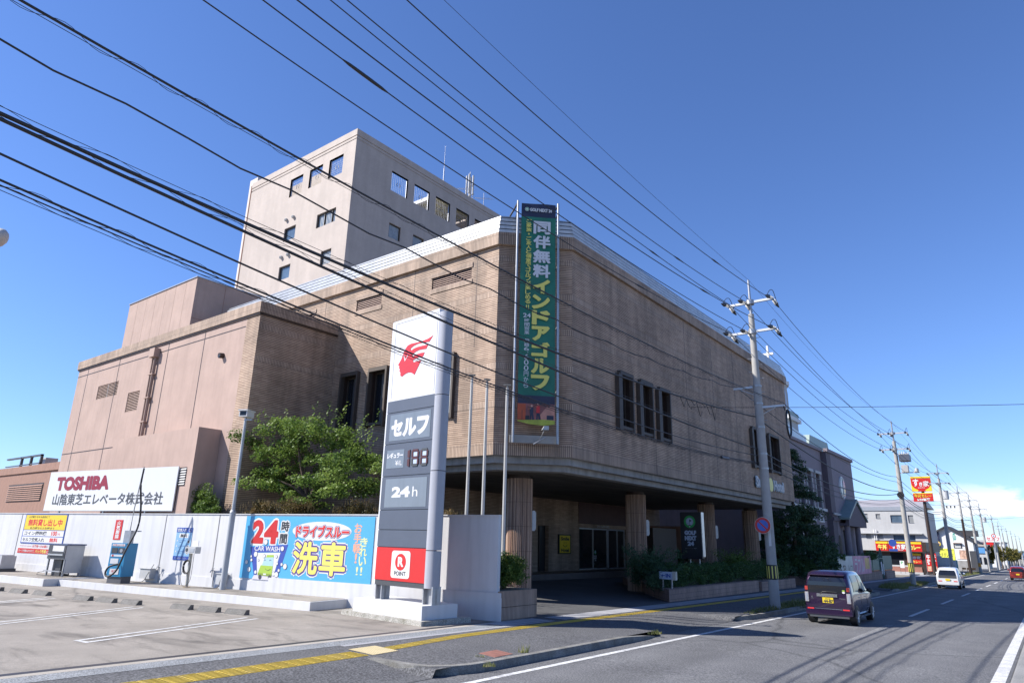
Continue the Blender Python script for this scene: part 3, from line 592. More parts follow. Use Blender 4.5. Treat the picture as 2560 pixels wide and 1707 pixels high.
# ---- lamp post
px, py = -23.42, 13.65
LT = thing('lamp_post', (px, py, .27), 'tall grey steel post topped by a white floodlight box, before the white wall', 'lamp post')
MB().cyl((px, py, .2), (px, py, 2.95), .105, .105, plain('post_grey', (.50, .52, .54), .45, .2, var=.08, streak=.2), 16).build('lower_pole', LT)
MB().cyl((px, py, 2.95), (px, py, 6.3), .065, .055, MATS['post_grey'], 14).cyl((px, py, 2.93), (px, py, 3.0), .12, .08, MATS['post_grey'], 14).build('upper_pole', LT)
mb = MB(); F2 = Fr((px, py), (.9, .43), (.43, -.9)); mb.fbox(F2, -.17, .17, 6.42, 6.66, -.24, .22, WHITE); mb.fbox(F2, -.20, .20, 6.64, 6.68, -.27, .26, WHITE); mb.build('floodlight', LT)
MB().fbox(F2, -.13, .13, 6.46, 6.62, .22, .225, GLASSD).build('lens', LT); MB().fbox(F2, -.05, .3, 6.3, 6.34, -.04, .04, STEEL).fbox(F2, -.03, .03, 6.28, 6.45, -.03, .03, STEEL).build('bracket', LT)

# ---- coin vacuum / mat washer (grey cabinet)
MF = Fr((-32.9, 11.55), (.985, .17), (.17, -.985))
G1 = plain('cabinet_white', (.55, .56, .57), .5, .1, var=.06, streak=.1)
CT = thing('mat_cleaner', (-32.6, 11.8, .32), 'grey and white coin mat cleaning cabinet on open legs', 'machine')
mb = MB(); mb.prism([(-.62, .98), (.62, .98), (.62, 1.55), (-.62, 1.55)], -.75, 0, G1, MF); mb.build('cabinet', CT)
mb = MB(); mb.fbox(MF, -.66, .66, 1.55, 1.60, -.78, .03, plain('cabinet_blue', (.05, .08, .18), .4, var=.05)); mb.build('lid', CT)
mb = MB(); mb.fbox(MF, -.62, .62, 1.0, 1.55, .0, .03, DARKG); mb.fbox(MF, -.3, .5, 1.3, 1.52, .03, .04, WHITE); mb.fbox(MF, -.5, .55, 1.14, 1.2, .03, .09, ALU); mb.fbox(MF, -.5, .55, 1.22, 1.25, .03, .06, DARKG); mb.build('front_panel', CT)
for u, dd in ((-.58, -.05), (.58, -.05), (-.58, -.7), (.58, -.7)): MB().fbox(MF, u - .03, u + .03, .31, .98, dd - .03, dd + .03, STEEL).build('leg', CT)
mb = MB(); mb.fbox(MF, -.5, .1, .32, .98, -.6, -.2, DARKG); mb.build('water_tank', CT); MB().fbox(MF, .62, .64, .45, .98, -.7, -.05, G1).build('side_plate', CT)
mb = MB(); mb.fbox(MF, -.58, .58, .5, .54, .02, .10, STEEL); mb.fbox(MF, -.58, .58, .42, .45, -.3, -.27, STEEL); mb.tube([MF.p(-.55, .5, .05), MF.p(-.75, .45, .2), MF.p(-.8, .36, .2), MF.p(-.5, .36, .2), MF.p(.3, .36, .25)], .012, BLACK); mb.build('rail', CT)
CT2 = thing('mat_cleaner', (-37.6, 10.6, .32), 'grey machine cut by the left edge of the photo, on the white plinth', 'machine')
MFb = Fr((-37.7, 10.7), (.985, .17), (.17, -.985)); MB().fbox(MFb, -.9, .75, .45, .98, -.6, 0, G1).build('cabinet', CT2); MB().fbox(MFb, -.95, .8, .32, .45, -.65, .05, DARKG).build('foot', CT2); MB().fbox(MFb, -.9, .65, .98, 1.02, -.55, -.02, STEEL).build('lid', CT2)
# ---- blue vacuum machine with hose boom
VF = Fr((-28.2, 11.95), (.93, .36), (.36, -.93)); VB = plain('vacuum_blue', (.025, .26, .50), .4, var=.04)
VT = thing('vacuum_machine', (-28.0, 12.2, .28), 'bright blue upright coin vacuum with a black hose on a tall boom', 'machine')
MB().fbox(VF, -.36, .36, .52, 1.73, -.55, 0, VB).build('body', VT); MB().fbox(VF, -.33, .33, .27, .52, -.5, -.04, plain('vac_foot', (.12, .12, .13), .5, var=.1)).build('foot', VT)
mb = MB(); mb.fbox(VF, -.3, .3, 1.62, 1.70, .002, .01, WHITE); text(mb, VF, 'バキューム', -.27, .27, 1.635, 1.69, .014, REDP, .02); mb.fbox(VF, -.3, -.02, 1.36, 1.56, .002, .01, DARKG); mb.fbox(VF, .02, .3, 1.36, 1.56, .002, .01, DARKG); mb.disc(VF, .16, 1.46, .07, .013, STEEL, 12); mb.fbox(VF, -.3, .3, 1.24, 1.31, .002, .01, WHITE); mb.disc(VF, -.2, 1.275, .04, .013, RED, 10); mb.fbox(VF, -.28, .1, .98, 1.17, .002, .01, WHITE); mb.fbox(VF, -.22, .2, .6, .8, .002, .01, WHITE); text(mb, VF, '注意', -.15, .12, .68, .76, .013, REDP, .01); mb.build('label', VT)
mb = MB(); bx, by, _ = VF.p(.1, 0, -.3); tx, ty = -27.85, 12.2
mb.tube([(bx, by, 1.73), (bx, by, 2.2), (bx + .02, by, 3.0), (tx, ty, 4.5), (tx + .02, ty, 4.62)], .022, STEEL); mb.fbox(VF, -.05, .25, 1.73, 2.2, -.4, -.2, STEEL); mb.fbox(VF, -.05, .62, 2.16, 2.2, -.34, -.28, STEEL); mb.build('boom', VT)
hx = VF.p(.48, 0, -.25)
hose = [(tx + .03, ty, 4.55), (tx + .06, ty - .02, 3.9), (hx[0], hx[1], 3.0), (hx[0], hx[1], 2.3), VF.p(.42, 1.5, .05), VF.p(.38, 1.1, .15), VF.p(.30, .75, .22), VF.p(.1, .56, .26), VF.p(-.08, .55, .26), VF.p(-.17, .68, .24), VF.p(-.1, .86, .2), VF.p(.1, .95, .12), VF.p(.22, .96, .05)]
def smooth(p, k=6):
    p = [Vector(q) for q in p]; o = []
    for i in range(len(p) - 1):
        a, b, c, e = p[max(i - 1, 0)], p[i], p[i + 1], p[min(i + 2, len(p) - 1)]
        for t in range(k):
            t /= k; o.append(.5 * ((2 * b) + (c - a) * t + (2 * a - 5 * b + 4 * c - e) * t * t + (3 * b - a - 3 * c + e) * t ** 3))
    return o + [p[-1]]
MB().tube(smooth(hose), .035, RUBBER, 8).build('hose', VT)
# ---- air post
AF = Fr((-25.08, 13.2), (.985, .17), (.17, -.985))
AT = thing('air_hose_post', (-25.08, 13.2, .28), 'rusty white post with coiled black air hose and small grey gauge box', 'machine')
MB().cyl((-25.08, 13.2, .27), (-25.1, 13.2, 1.45), .06, .06, plain('post_cream', (.55, .53, .46), .6, var=.25, scale=7), 10).cyl((-25.08, 13.2, .275), (-25.08, 13.2, .29), .13, .13, plain('rusty_base', (.4, .28, .15), .8, var=.2), 10).build('post', AT)
mb = MB(); mb.fbox(AF, -.2, .36, 1.45, 1.68, -.1, .14, G1); mb.fbox(AF, .0, .3, 1.70, 1.9, -.02, 0, WHITE); mb.disc(AF, -.1, 1.57, .07, .145, DARKG, 12); mb.fbox(AF, .05, .3, 1.5, 1.62, .14, .15, ALU); mb.build('gauge_box', AT)
mb = MB()
for k in range(4): r = .20 + .015 * k; mb.tube([AF.p(.0 + r * .85 * math.cos(a * math.pi / 10), .98 + r * math.sin(a * math.pi / 10), .09 + .012 * k) for a in range(21)], .012, RUBBER, 5)
mb.tube(smooth([AF.p(.28, 1.45, .1), AF.p(.32, 1.0, .12), AF.p(.3, .5, .14), AF.p(0, .32, .15), AF.p(-.22, .6, .14), AF.p(-.15, .95, .1)]), .008, RUBBER, 5); mb.build('hose', AT)
for (u, lb, sz) in ((-15.9, 'small grey box low on the wall beside the blue machine', .36), (-11.55, 'small pale box low on the wall beside the lamp post', .2)):
    t = thing('service_box', WF.p(u, .6, .1), lb, 'box'); MB().fbox(WF, u - sz, u + sz * .8, .42, .78, .036, .26, G1).build('housing', t)
    MB().fbox(WF, u - sz - .02, u + sz * .8 + .02, .78, .80, .036, .29, G1).build('lid', t); MB().tube(smooth([WF.p(u + sz * .6, .95, .1), WF.p(u + sz * .62, .6, .3), WF.p(u + .1, .32, .4), WF.p(u - .5, .3, .5)]), .012, RUBBER, 5).build('hose', t)
for u, lb in ((-12.15, 'metal water tap on a thin pipe rising beside the lamp post'), (-15.35, 'metal water tap above the small grey box')):
    t = thing('water_tap', WF.p(u, .8, .08), lb, 'tap'); MB().tube([WF.p(u, .3, .06), WF.p(u, .85, .06)], .018, STEEL).build('pipe', t); MB().tube([WF.p(u, .85, .06), WF.p(u - .02, .88, .16), WF.p(u - .03, .8, .2)], .02, STEEL).build('spout', t); MB().fbox(WF, u - .07, u + .05, .93, .945, .10, .13, STEEL).fbox(WF, u - .012, u + .008, .87, .93, .105, .125, STEEL).build('handle', t)

# ================================================================== PRICE PYLON
PF = Fr((-13.1, 13.6), (.99692, -.07846), (-.07846, -.99692))
PY = thing('price_pylon', PF.p(-1.3, 0, -.4), 'tall white and slate petrol station price sign with red face logo', 'sign')
U0, U1 = -2.57, -.38
FOOT = ground_mat('mossy_footing', (.28, .27, .24), (.40, .38, .34), fine=50, finev=.4, big=3, dirt=(.15, .14, .10), dirtscale=3)
mb = MB(); mb.fbox(PF, -3.45, .1, -.2, .14, -1.35, .42, FOOT); mb.build('footing', PY)
mb = MB(); mb.fbox(PF, -3.1, -.08, .1, .49, -1.0, .27, WHITE2); mb.build('plinth', PY)
for u0_, u1_ in ((-2.57, -2.27), (-.48, -.08)): MB().fbox(PF, u0_, u1_, .49, .95, -.23, -.17, STEEL).fbox(PF, u0_, u0_ + .04, .49, .95, -.36, -.06, STEEL).fbox(PF, u1_ - .04, u1_, .49, .95, -.36, -.06, STEEL).build('leg', PY)
mb = MB(); mb.fbox(PF, U0, U1, .88, 1.02, -.40, -.03, DARKG); mb.build('bottom_beam', PY)
mb = MB(); mb.fbox(PF, U0, U1, 1.02, 1.91, -.40, -.012, RED); mb.build('red_panel', PY)
for a, b in ((1.93, 2.39), (2.41, 2.95), (2.97, 3.92), (3.94, 4.88), (4.90, 5.84), (5.86, 6.22)): MB().fbox(PF, U0, U1, a, b, -.40, -.012, SLATE).build('slate_panel', PY)
for a, b in ((1.91, 1.93), (2.39, 2.41), (2.95, 2.97), (3.92, 3.94), (4.88, 4.90), (5.84, 5.86)): MB().fbox(PF, U0 + .01, U1 - .01, a, b, -.39, -.03, BLACK).build('panel_gap', PY)
mb = MB(); mb.fbox(PF, U0, U1, 6.22, 8.84, -.40, -.012, WGLOSS); mb.build('logo_box', PY)
mb = MB()
for q in ((U0 + .13, U0 + .14, 6.30, 8.74), (U1 - .06, U1 - .05, 6.30, 8.74)): mb.fbox(PF, *q, -.012, -.008, DARKG)
mb.fbox(PF, U0 + .13, U1 - .05, 8.73, 8.74, -.012, -.008, DARKG); mb.build('frame_line', PY)
mb = MB(); mb.fbox(PF, U0 - .09, U0 - .001, .9, 8.84, -.38, -.04, WGLOSS); mb.build('side_trim', PY)
mb = MB(); prof = [(U1 + .001, -.40), (U1 + .001, -.01), (U1 + .10, 0.0), (U1 + .19, -.02), (U1 + .26, -.06), (U1 + .30, -.12), (U1 + .31, -.20), (U1 + .30, -.28), (U1 + .26, -.35), (U1 + .19, -.39)]
for a, b in ((.90, 1.86), (1.88, 4.0), (4.02, 6.17), (6.19, 8.72)):
    n = len(prof); lo = [PF.p(u, a, dd) for u, dd in prof]; hi = [PF.p(u, b, dd) for u, dd in prof]
    mb.raw(lo + hi, [(k, n + k, n + (k + 1) % n, (k + 1) % n) for k in range(n)], SILVER, True); mb.raw(hi, [tuple(reversed(range(n)))], SILVER); mb.raw(lo, [tuple(range(n))], SILVER)
mb.build('round_column', PY)
mb = MB(); mb.fbox(PF, -2.38, -.50, 4.98, 5.78, -.012, -.006, SLATEL); mb.fbox(PF, -2.42, -1.60, 4.16, 4.70, -.012, -.006, SLATEL); mb.fbox(PF, -2.38, -.5, 3.03, 3.85, -.012, -.006, SLATEL); mb.build('glass_insert', PY)
mb = MB(); 
for ch, a, b in (('セ', -2.26, -1.80), ('ル', -1.70, -1.16), ('フ', -1.06, -.60)): text(mb, PF, ch, a, b, 5.14 if ch == 'セ' else 5.12, 5.58, -.002, WGLOSS, .03, grow=.02)
mb.build('lettering', PY); mb = MB(); text(mb, PF, 'レギュラー', -2.38, -1.65, 4.46, 4.61, -.002, WGLOSS, .02, grow=.006); text(mb, PF, '¥/L', -1.98, -1.68, 4.24, 4.38, -.002, WGLOSS, .01)
mb.build('lettering', PY); mb = MB(); text(mb, PF, '24', -2.02, -1.26, 3.33, 3.59, -.002, WGLOSS, .03, grow=.012); text(mb, PF, 'h', -1.11, -.88, 3.32, 3.60, -.002, WGLOSS, 0); mb.build('lettering', PY)
SEG = plain('segment_dark', (.075, .015, .018), .5, var=.1); SEG2 = plain('segment_off', (.06, .065, .07), .5, var=.1)
for i, (a, b) in enumerate(((-1.42, -1.32), (-1.24, -.92), (-.84, -.52))):
    mb = MB(); z0, z1 = 4.17, 4.66; t = .065; zm_ = (z0 + z1) / 2
    def sg(p, m=SEG): mb.prism(p, -.011, .01, m, PF)
    if i == 0:
        sg([(a, z0 + .03), (b, z0), (b, zm_ - .01), (a, zm_ - .03)]); sg([(a, zm_ + .03), (b, zm_ + .01), (b, z1), (a, z1 - .03)])
    else:
        for (q, w) in ((a, a + t), (b - t, b)):
            sg([(q, z0 + .04), (w, z0 + t), (w, zm_ - .02), (q, zm_ - .02)], SEG if q > a or i == 2 else SEG2); sg([(q, zm_ + .02), (w, zm_ + .02), (w, z1 - t), (q, z1 - .04)])
        for q in (z0, zm_ - t / 2, z1 - t): sg([(a + .05, q), (b - .05, q), (b - .03, q + t / 2), (b - .05, q + t), (a + .05, q + t), (a + .03, q + t / 2)], SEG2 if q == z0 or (i == 2 and q > zm_) else SEG)
        for q, w in ((z0 + t + .01, zm_ - t / 2 - .01), (zm_ + t / 2 + .01, z1 - t - .01)): mb.fbox(PF, a + t + .01, b - t - .01, q, w, -.011, -.004, PALEB)
    mb.build('digit', PY)
mb = MB(); rc = [(-1.86 + .05 * (0 if k in (0, 3) else 0), 0) for k in range(0)]
def rrect(u0, u1, z0, z1, r, n=5):
    o = []
    for cu, cz, a0 in ((u1 - r, z1 - r, 0), (u0 + r, z1 - r, 90), (u0 + r, z0 + r, 180), (u1 - r, z0 + r, 270)):
        for k in range(n + 1): a = R(a0 + 90 * k / n); o.append((cu + r * math.cos(a), cz + r * math.sin(a)))
    return o
mb.prism(rrect(-1.84, -1.02, 1.10, 1.83, .09), -.011, -.006, WGLOSS, PF); mb.disc(PF, -1.43, 1.53, .24, -.003, RED, 26, .225)
text(mb, PF, 'R', -1.53, -1.32, 1.42, 1.65, 0.0, WGLOSS, .02, grow=.010); text(mb, PF, 'POINT', -1.68, -1.18, 1.17, 1.28, -.002, DARKG, .01, grow=.003); mb.build('point_card', PY)
k_ = .945
poly = [(0.64, 8.03), (0.87, 7.97), (1.15, 7.94), (1.42, 7.94), (1.73, 7.95), (1.89, 7.92), (1.98, 7.85), (2.07, 7.74), (2.1, 7.67), (2.18, 7.52), (2.33, 7.36), (2.26, 7.31), (2.27, 7.25), (2.22, 7.20), (2.24, 7.14), (2.18, 7.10), (2.17, 6.99), (2.08, 6.95), (1.94, 7.01), (1.78, 7.04), (1.63, 7.02), (1.52, 6.97), (1.45, 6.92), (1.16, 7.33), (1.36, 7.34), (1.53, 7.32), (1.57, 7.40), (1.42, 7.44), (1.25, 7.45), (1.08, 7.44), (1.01, 7.56), (1.2, 7.57), (1.41, 7.56), (1.58, 7.52), (1.62, 7.53), (1.60, 7.60), (1.46, 7.65), (1.28, 7.68), (0.94, 7.66), (0.86, 7.78), (1.1, 7.79), (1.37, 7.79), (1.56, 7.77), (1.70, 7.72), (1.73, 7.80), (1.58, 7.86), (1.38, 7.89), (1.08, 7.88), (0.81, 7.86)]
REDL = plain('logo_red', (.62, .03, .035), .35, var=0)
mb = MB(); mb.prism([(-s * k_, z) for s, z in poly], -.011, -.004, REDL, PF); mb.prism([(-2.07 * k_, 7.63), (-1.99 * k_, 7.42), (-1.83 * k_, 7.60), (-1.86 * k_, 7.60), (-1.98 * k_, 7.48), (-2.03 * k_, 7.62)], -.004, -.001, WGLOSS, PF); mb.build('face_logo', PY)

# ================================================================== HOTEL LOW BLOCK
XR, YL, YF, ZB, ZT = -13.4, 18.81, 49.0, 5.14, 13.39
CH = (-15.486, 18.814)
FR = Fr((XR, 0), (0, 1), (1, 0))                 # u = y
FL = Fr((0, YL), (1, 0), (0, -1))                # u = x
FC = Fr((-13.4, 20.9), (.70711, .70711), (.70711, -.70711))   # chamfer, u from -2.95 to 0
HB = thing('hotel_front_block', (-20, 30, gs(30)), 'big tan brick tile block raised on round columns beside the road', 'building')
bands = [(5.14, 5.58)] + [(z - .24, z) for z in (7.13, 8.59, 10.05, 11.51, 12.97)]
rwin = [(24.49, 25.47), (26.37, 27.35), (28.25, 29.2), (40.95, 41.95), (44.1, 46.0)]
rh = [(a, b, 6.85, 9.02) for a, b in rwin]
lwin = [(-24.42, -23.42), (-22.5, -21.5), (-18.6, -17.6)]
lh = [(a, b, 6.85, 9.12) for a, b in lwin]
lv = [(-19.13, -16.89, 12.28, 12.80), (-24.05, -22.3, 12.26, 12.80), (-28.95, -27.2, 12.24, 12.8)]
def one(name, parent, f): mb = MB(); f(mb); return mb.build(name, parent)
one('road_wall', HB, lambda mb: facade(mb, FR, 20.9, YF, ZB, ZT, BR, rh, bands, BRS, .3, BROWN))
one('chamfer_wall', HB, lambda mb: facade(mb, FC, -2.95, 0, ZB, ZT, BR, (), bands, BRS))
def lw(mb):
    facade(mb, FL, -36, CH[0], ZB, ZT, BR, lh + lv, bands, BRS, .3, BROWN)
    facade(mb, FL, -36, -22.1, -.6, ZB, BR, (), (), BRS)
    mb.face([(-22.1, YL, -.6), (-22.1, YL + 1.2, -.6), (-22.1, YL + 1.2, ZB), (-22.1, YL, ZB)], BR)
one('side_wall', HB, lw)
one('rear_wall', HB, lambda mb: (mb.face([(XR, YF, ZB), (-36, YF, ZB), (-36, YF, ZT), (XR, YF, ZT)], BR), mb.face([(-36, YF, -.6), (-36, YL, -.6), (-36, YL, ZT), (-36, YF, ZT)], BR), mb.face([(-24, YF, -.6), (-36, YF, -.6), (-36, YF, ZB), (-24, YF, ZB)], BR)))
# cornice band, stepped white metal roof edge
def ring(off):   # outline offset outward
    c = .4142 * off
    return [(-36 - off, YL - off), (CH[0] + c, YL - off), (XR + off, 20.9 - c), (XR + off, YF + off), (-36 - off, YF + off)]
def band_ring(mb, o0, z0, o1, z1, m):
    a, b = ring(o0), ring(o1)
    for i in range(5):
        j = (i + 1) % 5; mb.face([(*a[i], z0), (*a[j], z0), (*b[j], z1), (*b[i], z1)], m)
def corn(mb): band_ring(mb, 0, 13.39, .13, 13.40, BRS); band_ring(mb, .13, 13.40, .13, 13.93, BRS); band_ring(mb, .13, 13.93, .02, 13.935, CONC)
one('cornice', HB, corn)
def roofm(mb):
    z, o = 13.935, .10
    for k in range(4):
        band_ring(mb, o, z, o, z + .13, METALR); band_ring(mb, o, z + .13, o - .07, z + .131, METALR); band_ring(mb, o - .07, z + .131, o - .07, z + .19, BLACK); z += .19; o -= .05
    band_ring(mb, o, z, o, z + .05, STEEL); mb.face([(*p, z + .05) for p in ring(o)], CONC)
one('metal_roof', HB, roofm)
# concrete eaves under the box, stepping in, and the soffit
def eave(mb):
    band_ring(mb, 0, 5.14, -.22, 5.12, CONC); band_ring(mb, -.22, 5.12, -.22, 4.88, CONC); band_ring(mb, -.22, 4.88, -.5, 4.87, CONC); band_ring(mb, -.5, 4.87, -.5, 4.66, CONC); band_ring(mb, -.5, 4.66, -.8, 4.63, CONC)
one('eaves_moulding', HB, eave)
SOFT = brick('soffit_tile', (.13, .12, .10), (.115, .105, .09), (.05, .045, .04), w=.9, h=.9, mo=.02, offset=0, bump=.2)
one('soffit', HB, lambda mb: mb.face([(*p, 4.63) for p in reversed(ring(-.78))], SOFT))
for i, y in enumerate((27.85, 31.6, 35.2, 38.6, 42.9)):
    MB().fbox(FR, y - .014, y + .014, ZB, ZT if i else 6.5, .0, .003, BROWN).build('movement_joint', HB)
for x in (-26.4, -20.2, -16.6): MB().fbox(FL, x - .013, x + .013, 9.35, ZT, 0, .003, BROWN).build('movement_joint', HB)
def hwindow(F, a, b, z0, z1, fin):
    w = MB(); t = .05
    w.fbox(F, a, b, z0, z0 + t, -.3, -.2, BRONZE); w.fbox(F, a, b, z1 - t, z1, -.3, -.2, BRONZE); w.fbox(F, a, a + t, z0 + t, z1 - t, -.3, -.2, BRONZE); w.fbox(F, b - t, b, z0 + t, z1 - t, -.3, -.2, BRONZE)
    w.fbox(F, a - .03, b + .03, z0 - .12, z0, .002, .14, BRONZE); w.fbox(F, a - .10, b + .10, z1, z1 + .16, .002, .17, BRONZE); w.fbox(F, b + .002, b + .10, z0 - .2, z1, .002, .17, BRONZE)
    w.fbox(F, a - (.30 if fin else .1), a - .002, z0 - .2, z1, .002, .2, BRONZE)
    o = w.build('window', HB); g = MB(); g.fbox(F, a + t, b - t, z0 + t, z1 - t, -.27, -.255, GLASSD)
    if not fin: g.fbox(F, a + .38, b - t - .02, z0 + t, z1 - t, -.254, -.25, CURTAIN if a > -20 else DARKG)
    g.build('glass', o)
for a, b in rwin: hwindow(FR, a, b, 6.85, 9.02, True)
for a, b in lwin: hwindow(FL, a, b, 6.85, 9.12, False)
for a, b, c, e in lv:
    v = MB(); v.fbox(FL, a, b, c, e, -.29, -.28, BROWN); z = c + .03
    while z < e - .04: v.face([FL.p(a, z, -.02), FL.p(b, z, -.02), FL.p(b, z + .06, -.06), FL.p(a, z + .06, -.06)], PINKD); z += .085
    v.build('louver', HB); MB().fbox(FL, a - .06, b + .06, e, e + .2, .002, .03, BRS).fbox(FL, a - .06, b + .06, c - .2, c, .002, .03, BRS).build('louver_surround', HB)
# round ribbed columns
def column(x, y, lamp=True, base=-.4):
    n = 44; mb = MB(); lo = []; hi = []
    for k in range(n * 2):
        a = math.pi * k / n; r = .50 if k % 2 else .465; lo.append((x + r * math.cos(a), y + r * math.sin(a), base)); hi.append((x + r * math.cos(a), y + r * math.sin(a), 4.5))
    m = n * 2; mb.raw(lo + hi, [(k, (k + 1) % m, m + (k + 1) % m, m + k) for k in range(m)], RIB); c = mb.build('column', HB)
    MB().cyl((x, y, 4.45), (x, y, 4.64), .44, .44, BROWN, 24).build('capital', c)
    if lamp:
        l = MB(); F = Fr((x, y), (-.62, .78), (.78, .62)); l.fbox(F, -.11, .11, 2.55, 3.3, .49, .60, STEEL); l.fbox(F, -.09, .09, 2.60, 3.25, .60, .64, plain('lamp_glass', (.65, .65, .62), .3, var=.1)); l.build('wall_lamp', c)
for y in (21.3, 30.9, 39.9, 47.6): column(-16.1, y)
# recessed ground floor wall
FD = Fr((-23.5, 0), (0, 1), (1, 0))
one('ground_floor_wall', HB, lambda mb: facade(mb, FD, 20.0, YF, -.4, 4.7, BR, [(37.4, 43.6, .5, 3.05), (32.9, 34.0, .48, 3.05)], (), BRS, .35))
one('header_panel', HB, lambda mb: mb.fbox(FD, 37.3, 43.8, 3.3, 4.6, .01, .04, plain('maroon_panel', (.10, .05, .05), .6, var=.2)))
DR = MB()
for a, b in ((37.4, 37.5), (39.27, 39.33), (41.1, 41.3), (42.5, 42.56), (43.5, 43.6)): DR.fbox(FD, a, b, .5, 3.05, -.2, -.12, ALU)
DR.fbox(FD, 37.5, 43.5, 2.97, 3.05, -.2, -.12, ALU); DR.fbox(FD, 37.5, 43.5, .5, .56, -.2, -.12, ALU); dro = DR.build('entrance_door', HB)
MIR = plain('door_glass', (.03, .035, .04), .02, 0, var=0, spec=1.0)
MB().fbox(FD, 37.5, 43.5, .56, 2.97, -.17, -.16, MIR).build('glass', dro)
mb = MB(); mb.disc(FD, 39.6, 1.55, .13, -.155, GREENL, 18); mb.disc(FD, 39.6, 1.55, .08, -.153, PALEB, 18)
for i, t in enumerate(('GOLF', 'NEXT', '24')): text(mb, FD, t, 39.4 + (.1 if i == 2 else 0), 39.8 - (.1 if i == 2 else 0), 1.26 - i * .13, 1.36 - i * .13, -.155, WHITE, .02)
mb.build('sticker', dro)
MB().fbox(FD, 32.9, 34.0, .48, 3.05, -.3, -.25, BLACK).fbox(FD, 33.3, 33.36, .5, 3.0, -.25, -.2, BROWN).build('service_door', HB)
mb = MB(); text(mb, FD, 'スマイルホテル松江', 39.6, 41.2, 3.10, 3.25, .012, ALU, .01); mb.build('lettering', HB)
one('entrance_step', HB, lambda mb: mb.slab([(-21.6, 28.5), (-21.6, 46), (-23.49, 46), (-23.49, 28.5)], -.3, .48, plain('step_tile', (.16, .12, .10), .5, var=.15)))
# back of the forecourt seen between the columns
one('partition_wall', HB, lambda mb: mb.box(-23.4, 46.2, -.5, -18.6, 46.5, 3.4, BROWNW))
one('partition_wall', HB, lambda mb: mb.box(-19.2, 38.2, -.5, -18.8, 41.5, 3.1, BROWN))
# small white railing seen low behind the flagpoles
# yellow hotel poster
t = thing('poster_case', (-23.4, 35.6, 2), 'dark framed yellow hotel poster with a smiling face on the wall by the door', 'poster')
MB().fbox(FD, 34.95, 36.3, 1.45, 2.6, .01, .09, BLACK).build('frame', t)
mb = MB(); mb.fbox(FD, 35.05, 36.2, 1.52, 2.53, .09, .095, YEL); mb.build('panel', t)
mb = MB(); text(mb, FD, 'Smile', 35.2, 36.05, 2.25, 2.43, .10, INK, .02, grow=.008); text(mb, FD, 'Hotel', 35.2, 36.05, 1.58, 1.76, .10, INK, .02, grow=.008); mb.disc(FD, 35.52, 2.1, .035, .10, INK, 10); mb.disc(FD, 35.74, 2.1, .035, .10, INK, 10); mb.tube([FD.p(35.63 + .2 * math.sin(a * .26), 2.0 - .13 * math.cos(a * .26), .1) for a in range(-6, 7)], .016, INK, 4); mb.build('lettering', t)
# hotel name letters on the road facade
t = thing('hotel_name_sign', (-13.3, 43.5, 5.9), 'white outlined hotel name letters on the brick wall, half hidden by the pole', 'sign')
mb = MB(); PB2 = plain('letter_blue', (.30, .42, .52), .4, var=0)
for s_, a, b in (('Smile', 40.9, 43.1), ('Hotel', 44.3, 46.3)):
    text(mb, FR, s_, a, b, 5.62, 6.15, .10, PB2, .02, grow=.07); text(mb, FR, s_, a, b, 5.62, 6.15, .14, WHITE, .02, grow=.01)
mb.disc(FR, 43.7, 5.88, .42, .12, YELP, 22, thick=.1); mb.build('lettering', t)

# ---- chamfer banner
BN = thing('golf_banner', FC.p(-1.45, 10, .5), 'very tall dark green golf banner with white and yellow characters on the brick corner', 'banner')
def wv(mb, u0, u1, z0, z1, m, nz):
    for k in range(nz):
        for j in range(4):
            def P(u, z): return FC.p(u, z, .42 + .022 * math.sin(z * 1.9 + u * 2.2) + .012 * math.sin(z * 4.7 - u * 5))
            a, b = z0 + (z1 - z0) * k / nz, z0 + (z1 - z0) * (k + 1) / nz; c, e = u0 + (u1 - u0) * j / 4, u0 + (u1 - u0) * (j + 1) / 4
            mb.face([P(c, a), P(e, a), P(e, b), P(c, b)], m, True)
mb = MB(); wv(mb, -2.14, -.76, 7.30, 14.55, GREENB, 46); mb.build('cloth', BN)
mb = MB(); wv(mb, -2.14, -.76, 14.55, 15.13, NAVY, 4); mb.build('header', BN)
mb = MB(); d = .475
mb.disc(FC, -1.93, 14.84, .085, d, WHITE, 18); mb.disc(FC, -1.93, 14.84, .07, d + .002, GREENL, 18); mb.disc(FC, -1.93, 14.84, .045, d + .004, WHITE, 14)
text(mb, FC, 'GOLF NEXT 24', -1.80, -.93, 14.77, 14.90, d, WHITE, .02, grow=.006)
vtext(mb, FC, '同伴無料', -1.63, -1.0, 14.38, 11.92, d, WGLOSS, .02, grow=.014, gap=.18)
vtext(mb, FC, 'インドアゴルフ', -1.63, -1.02, 11.90, 7.48, d, YELP, .02, grow=.026, gap=.20)
mb.build('lettering', BN); mb = MB(); vtext(mb, FC, 'ご家族・ご友人と個室でゴルフが楽しめる', -1.94, -1.74, 14.42, 10.85, d, YELP, .01, grow=.004, gap=.12); mb.build('lettering', BN); mb = MB(); text(mb, FC, '!!', -1.90, -1.79, 10.64, 10.80, d, YELP, .02)
mb.build('lettering', BN); mb = MB(); text(mb, FC, '24', -2.0, -1.72, 10.30, 10.46, d, WHITE, .02); vtext(mb, FC, '時間営業 月額6', -1.95, -1.76, 10.26, 8.98, d, WHITE, .01, gap=.12); text(mb, FC, ',', -1.82, -1.79, 8.9, 8.96, d, WHITE); vtext(mb, FC, '600円から', -1.94, -1.77, 8.86, 7.56, d, WHITE, .01, gap=.12)
mb.build('lettering', BN)
mb = MB()  # printed photograph at the foot of the banner
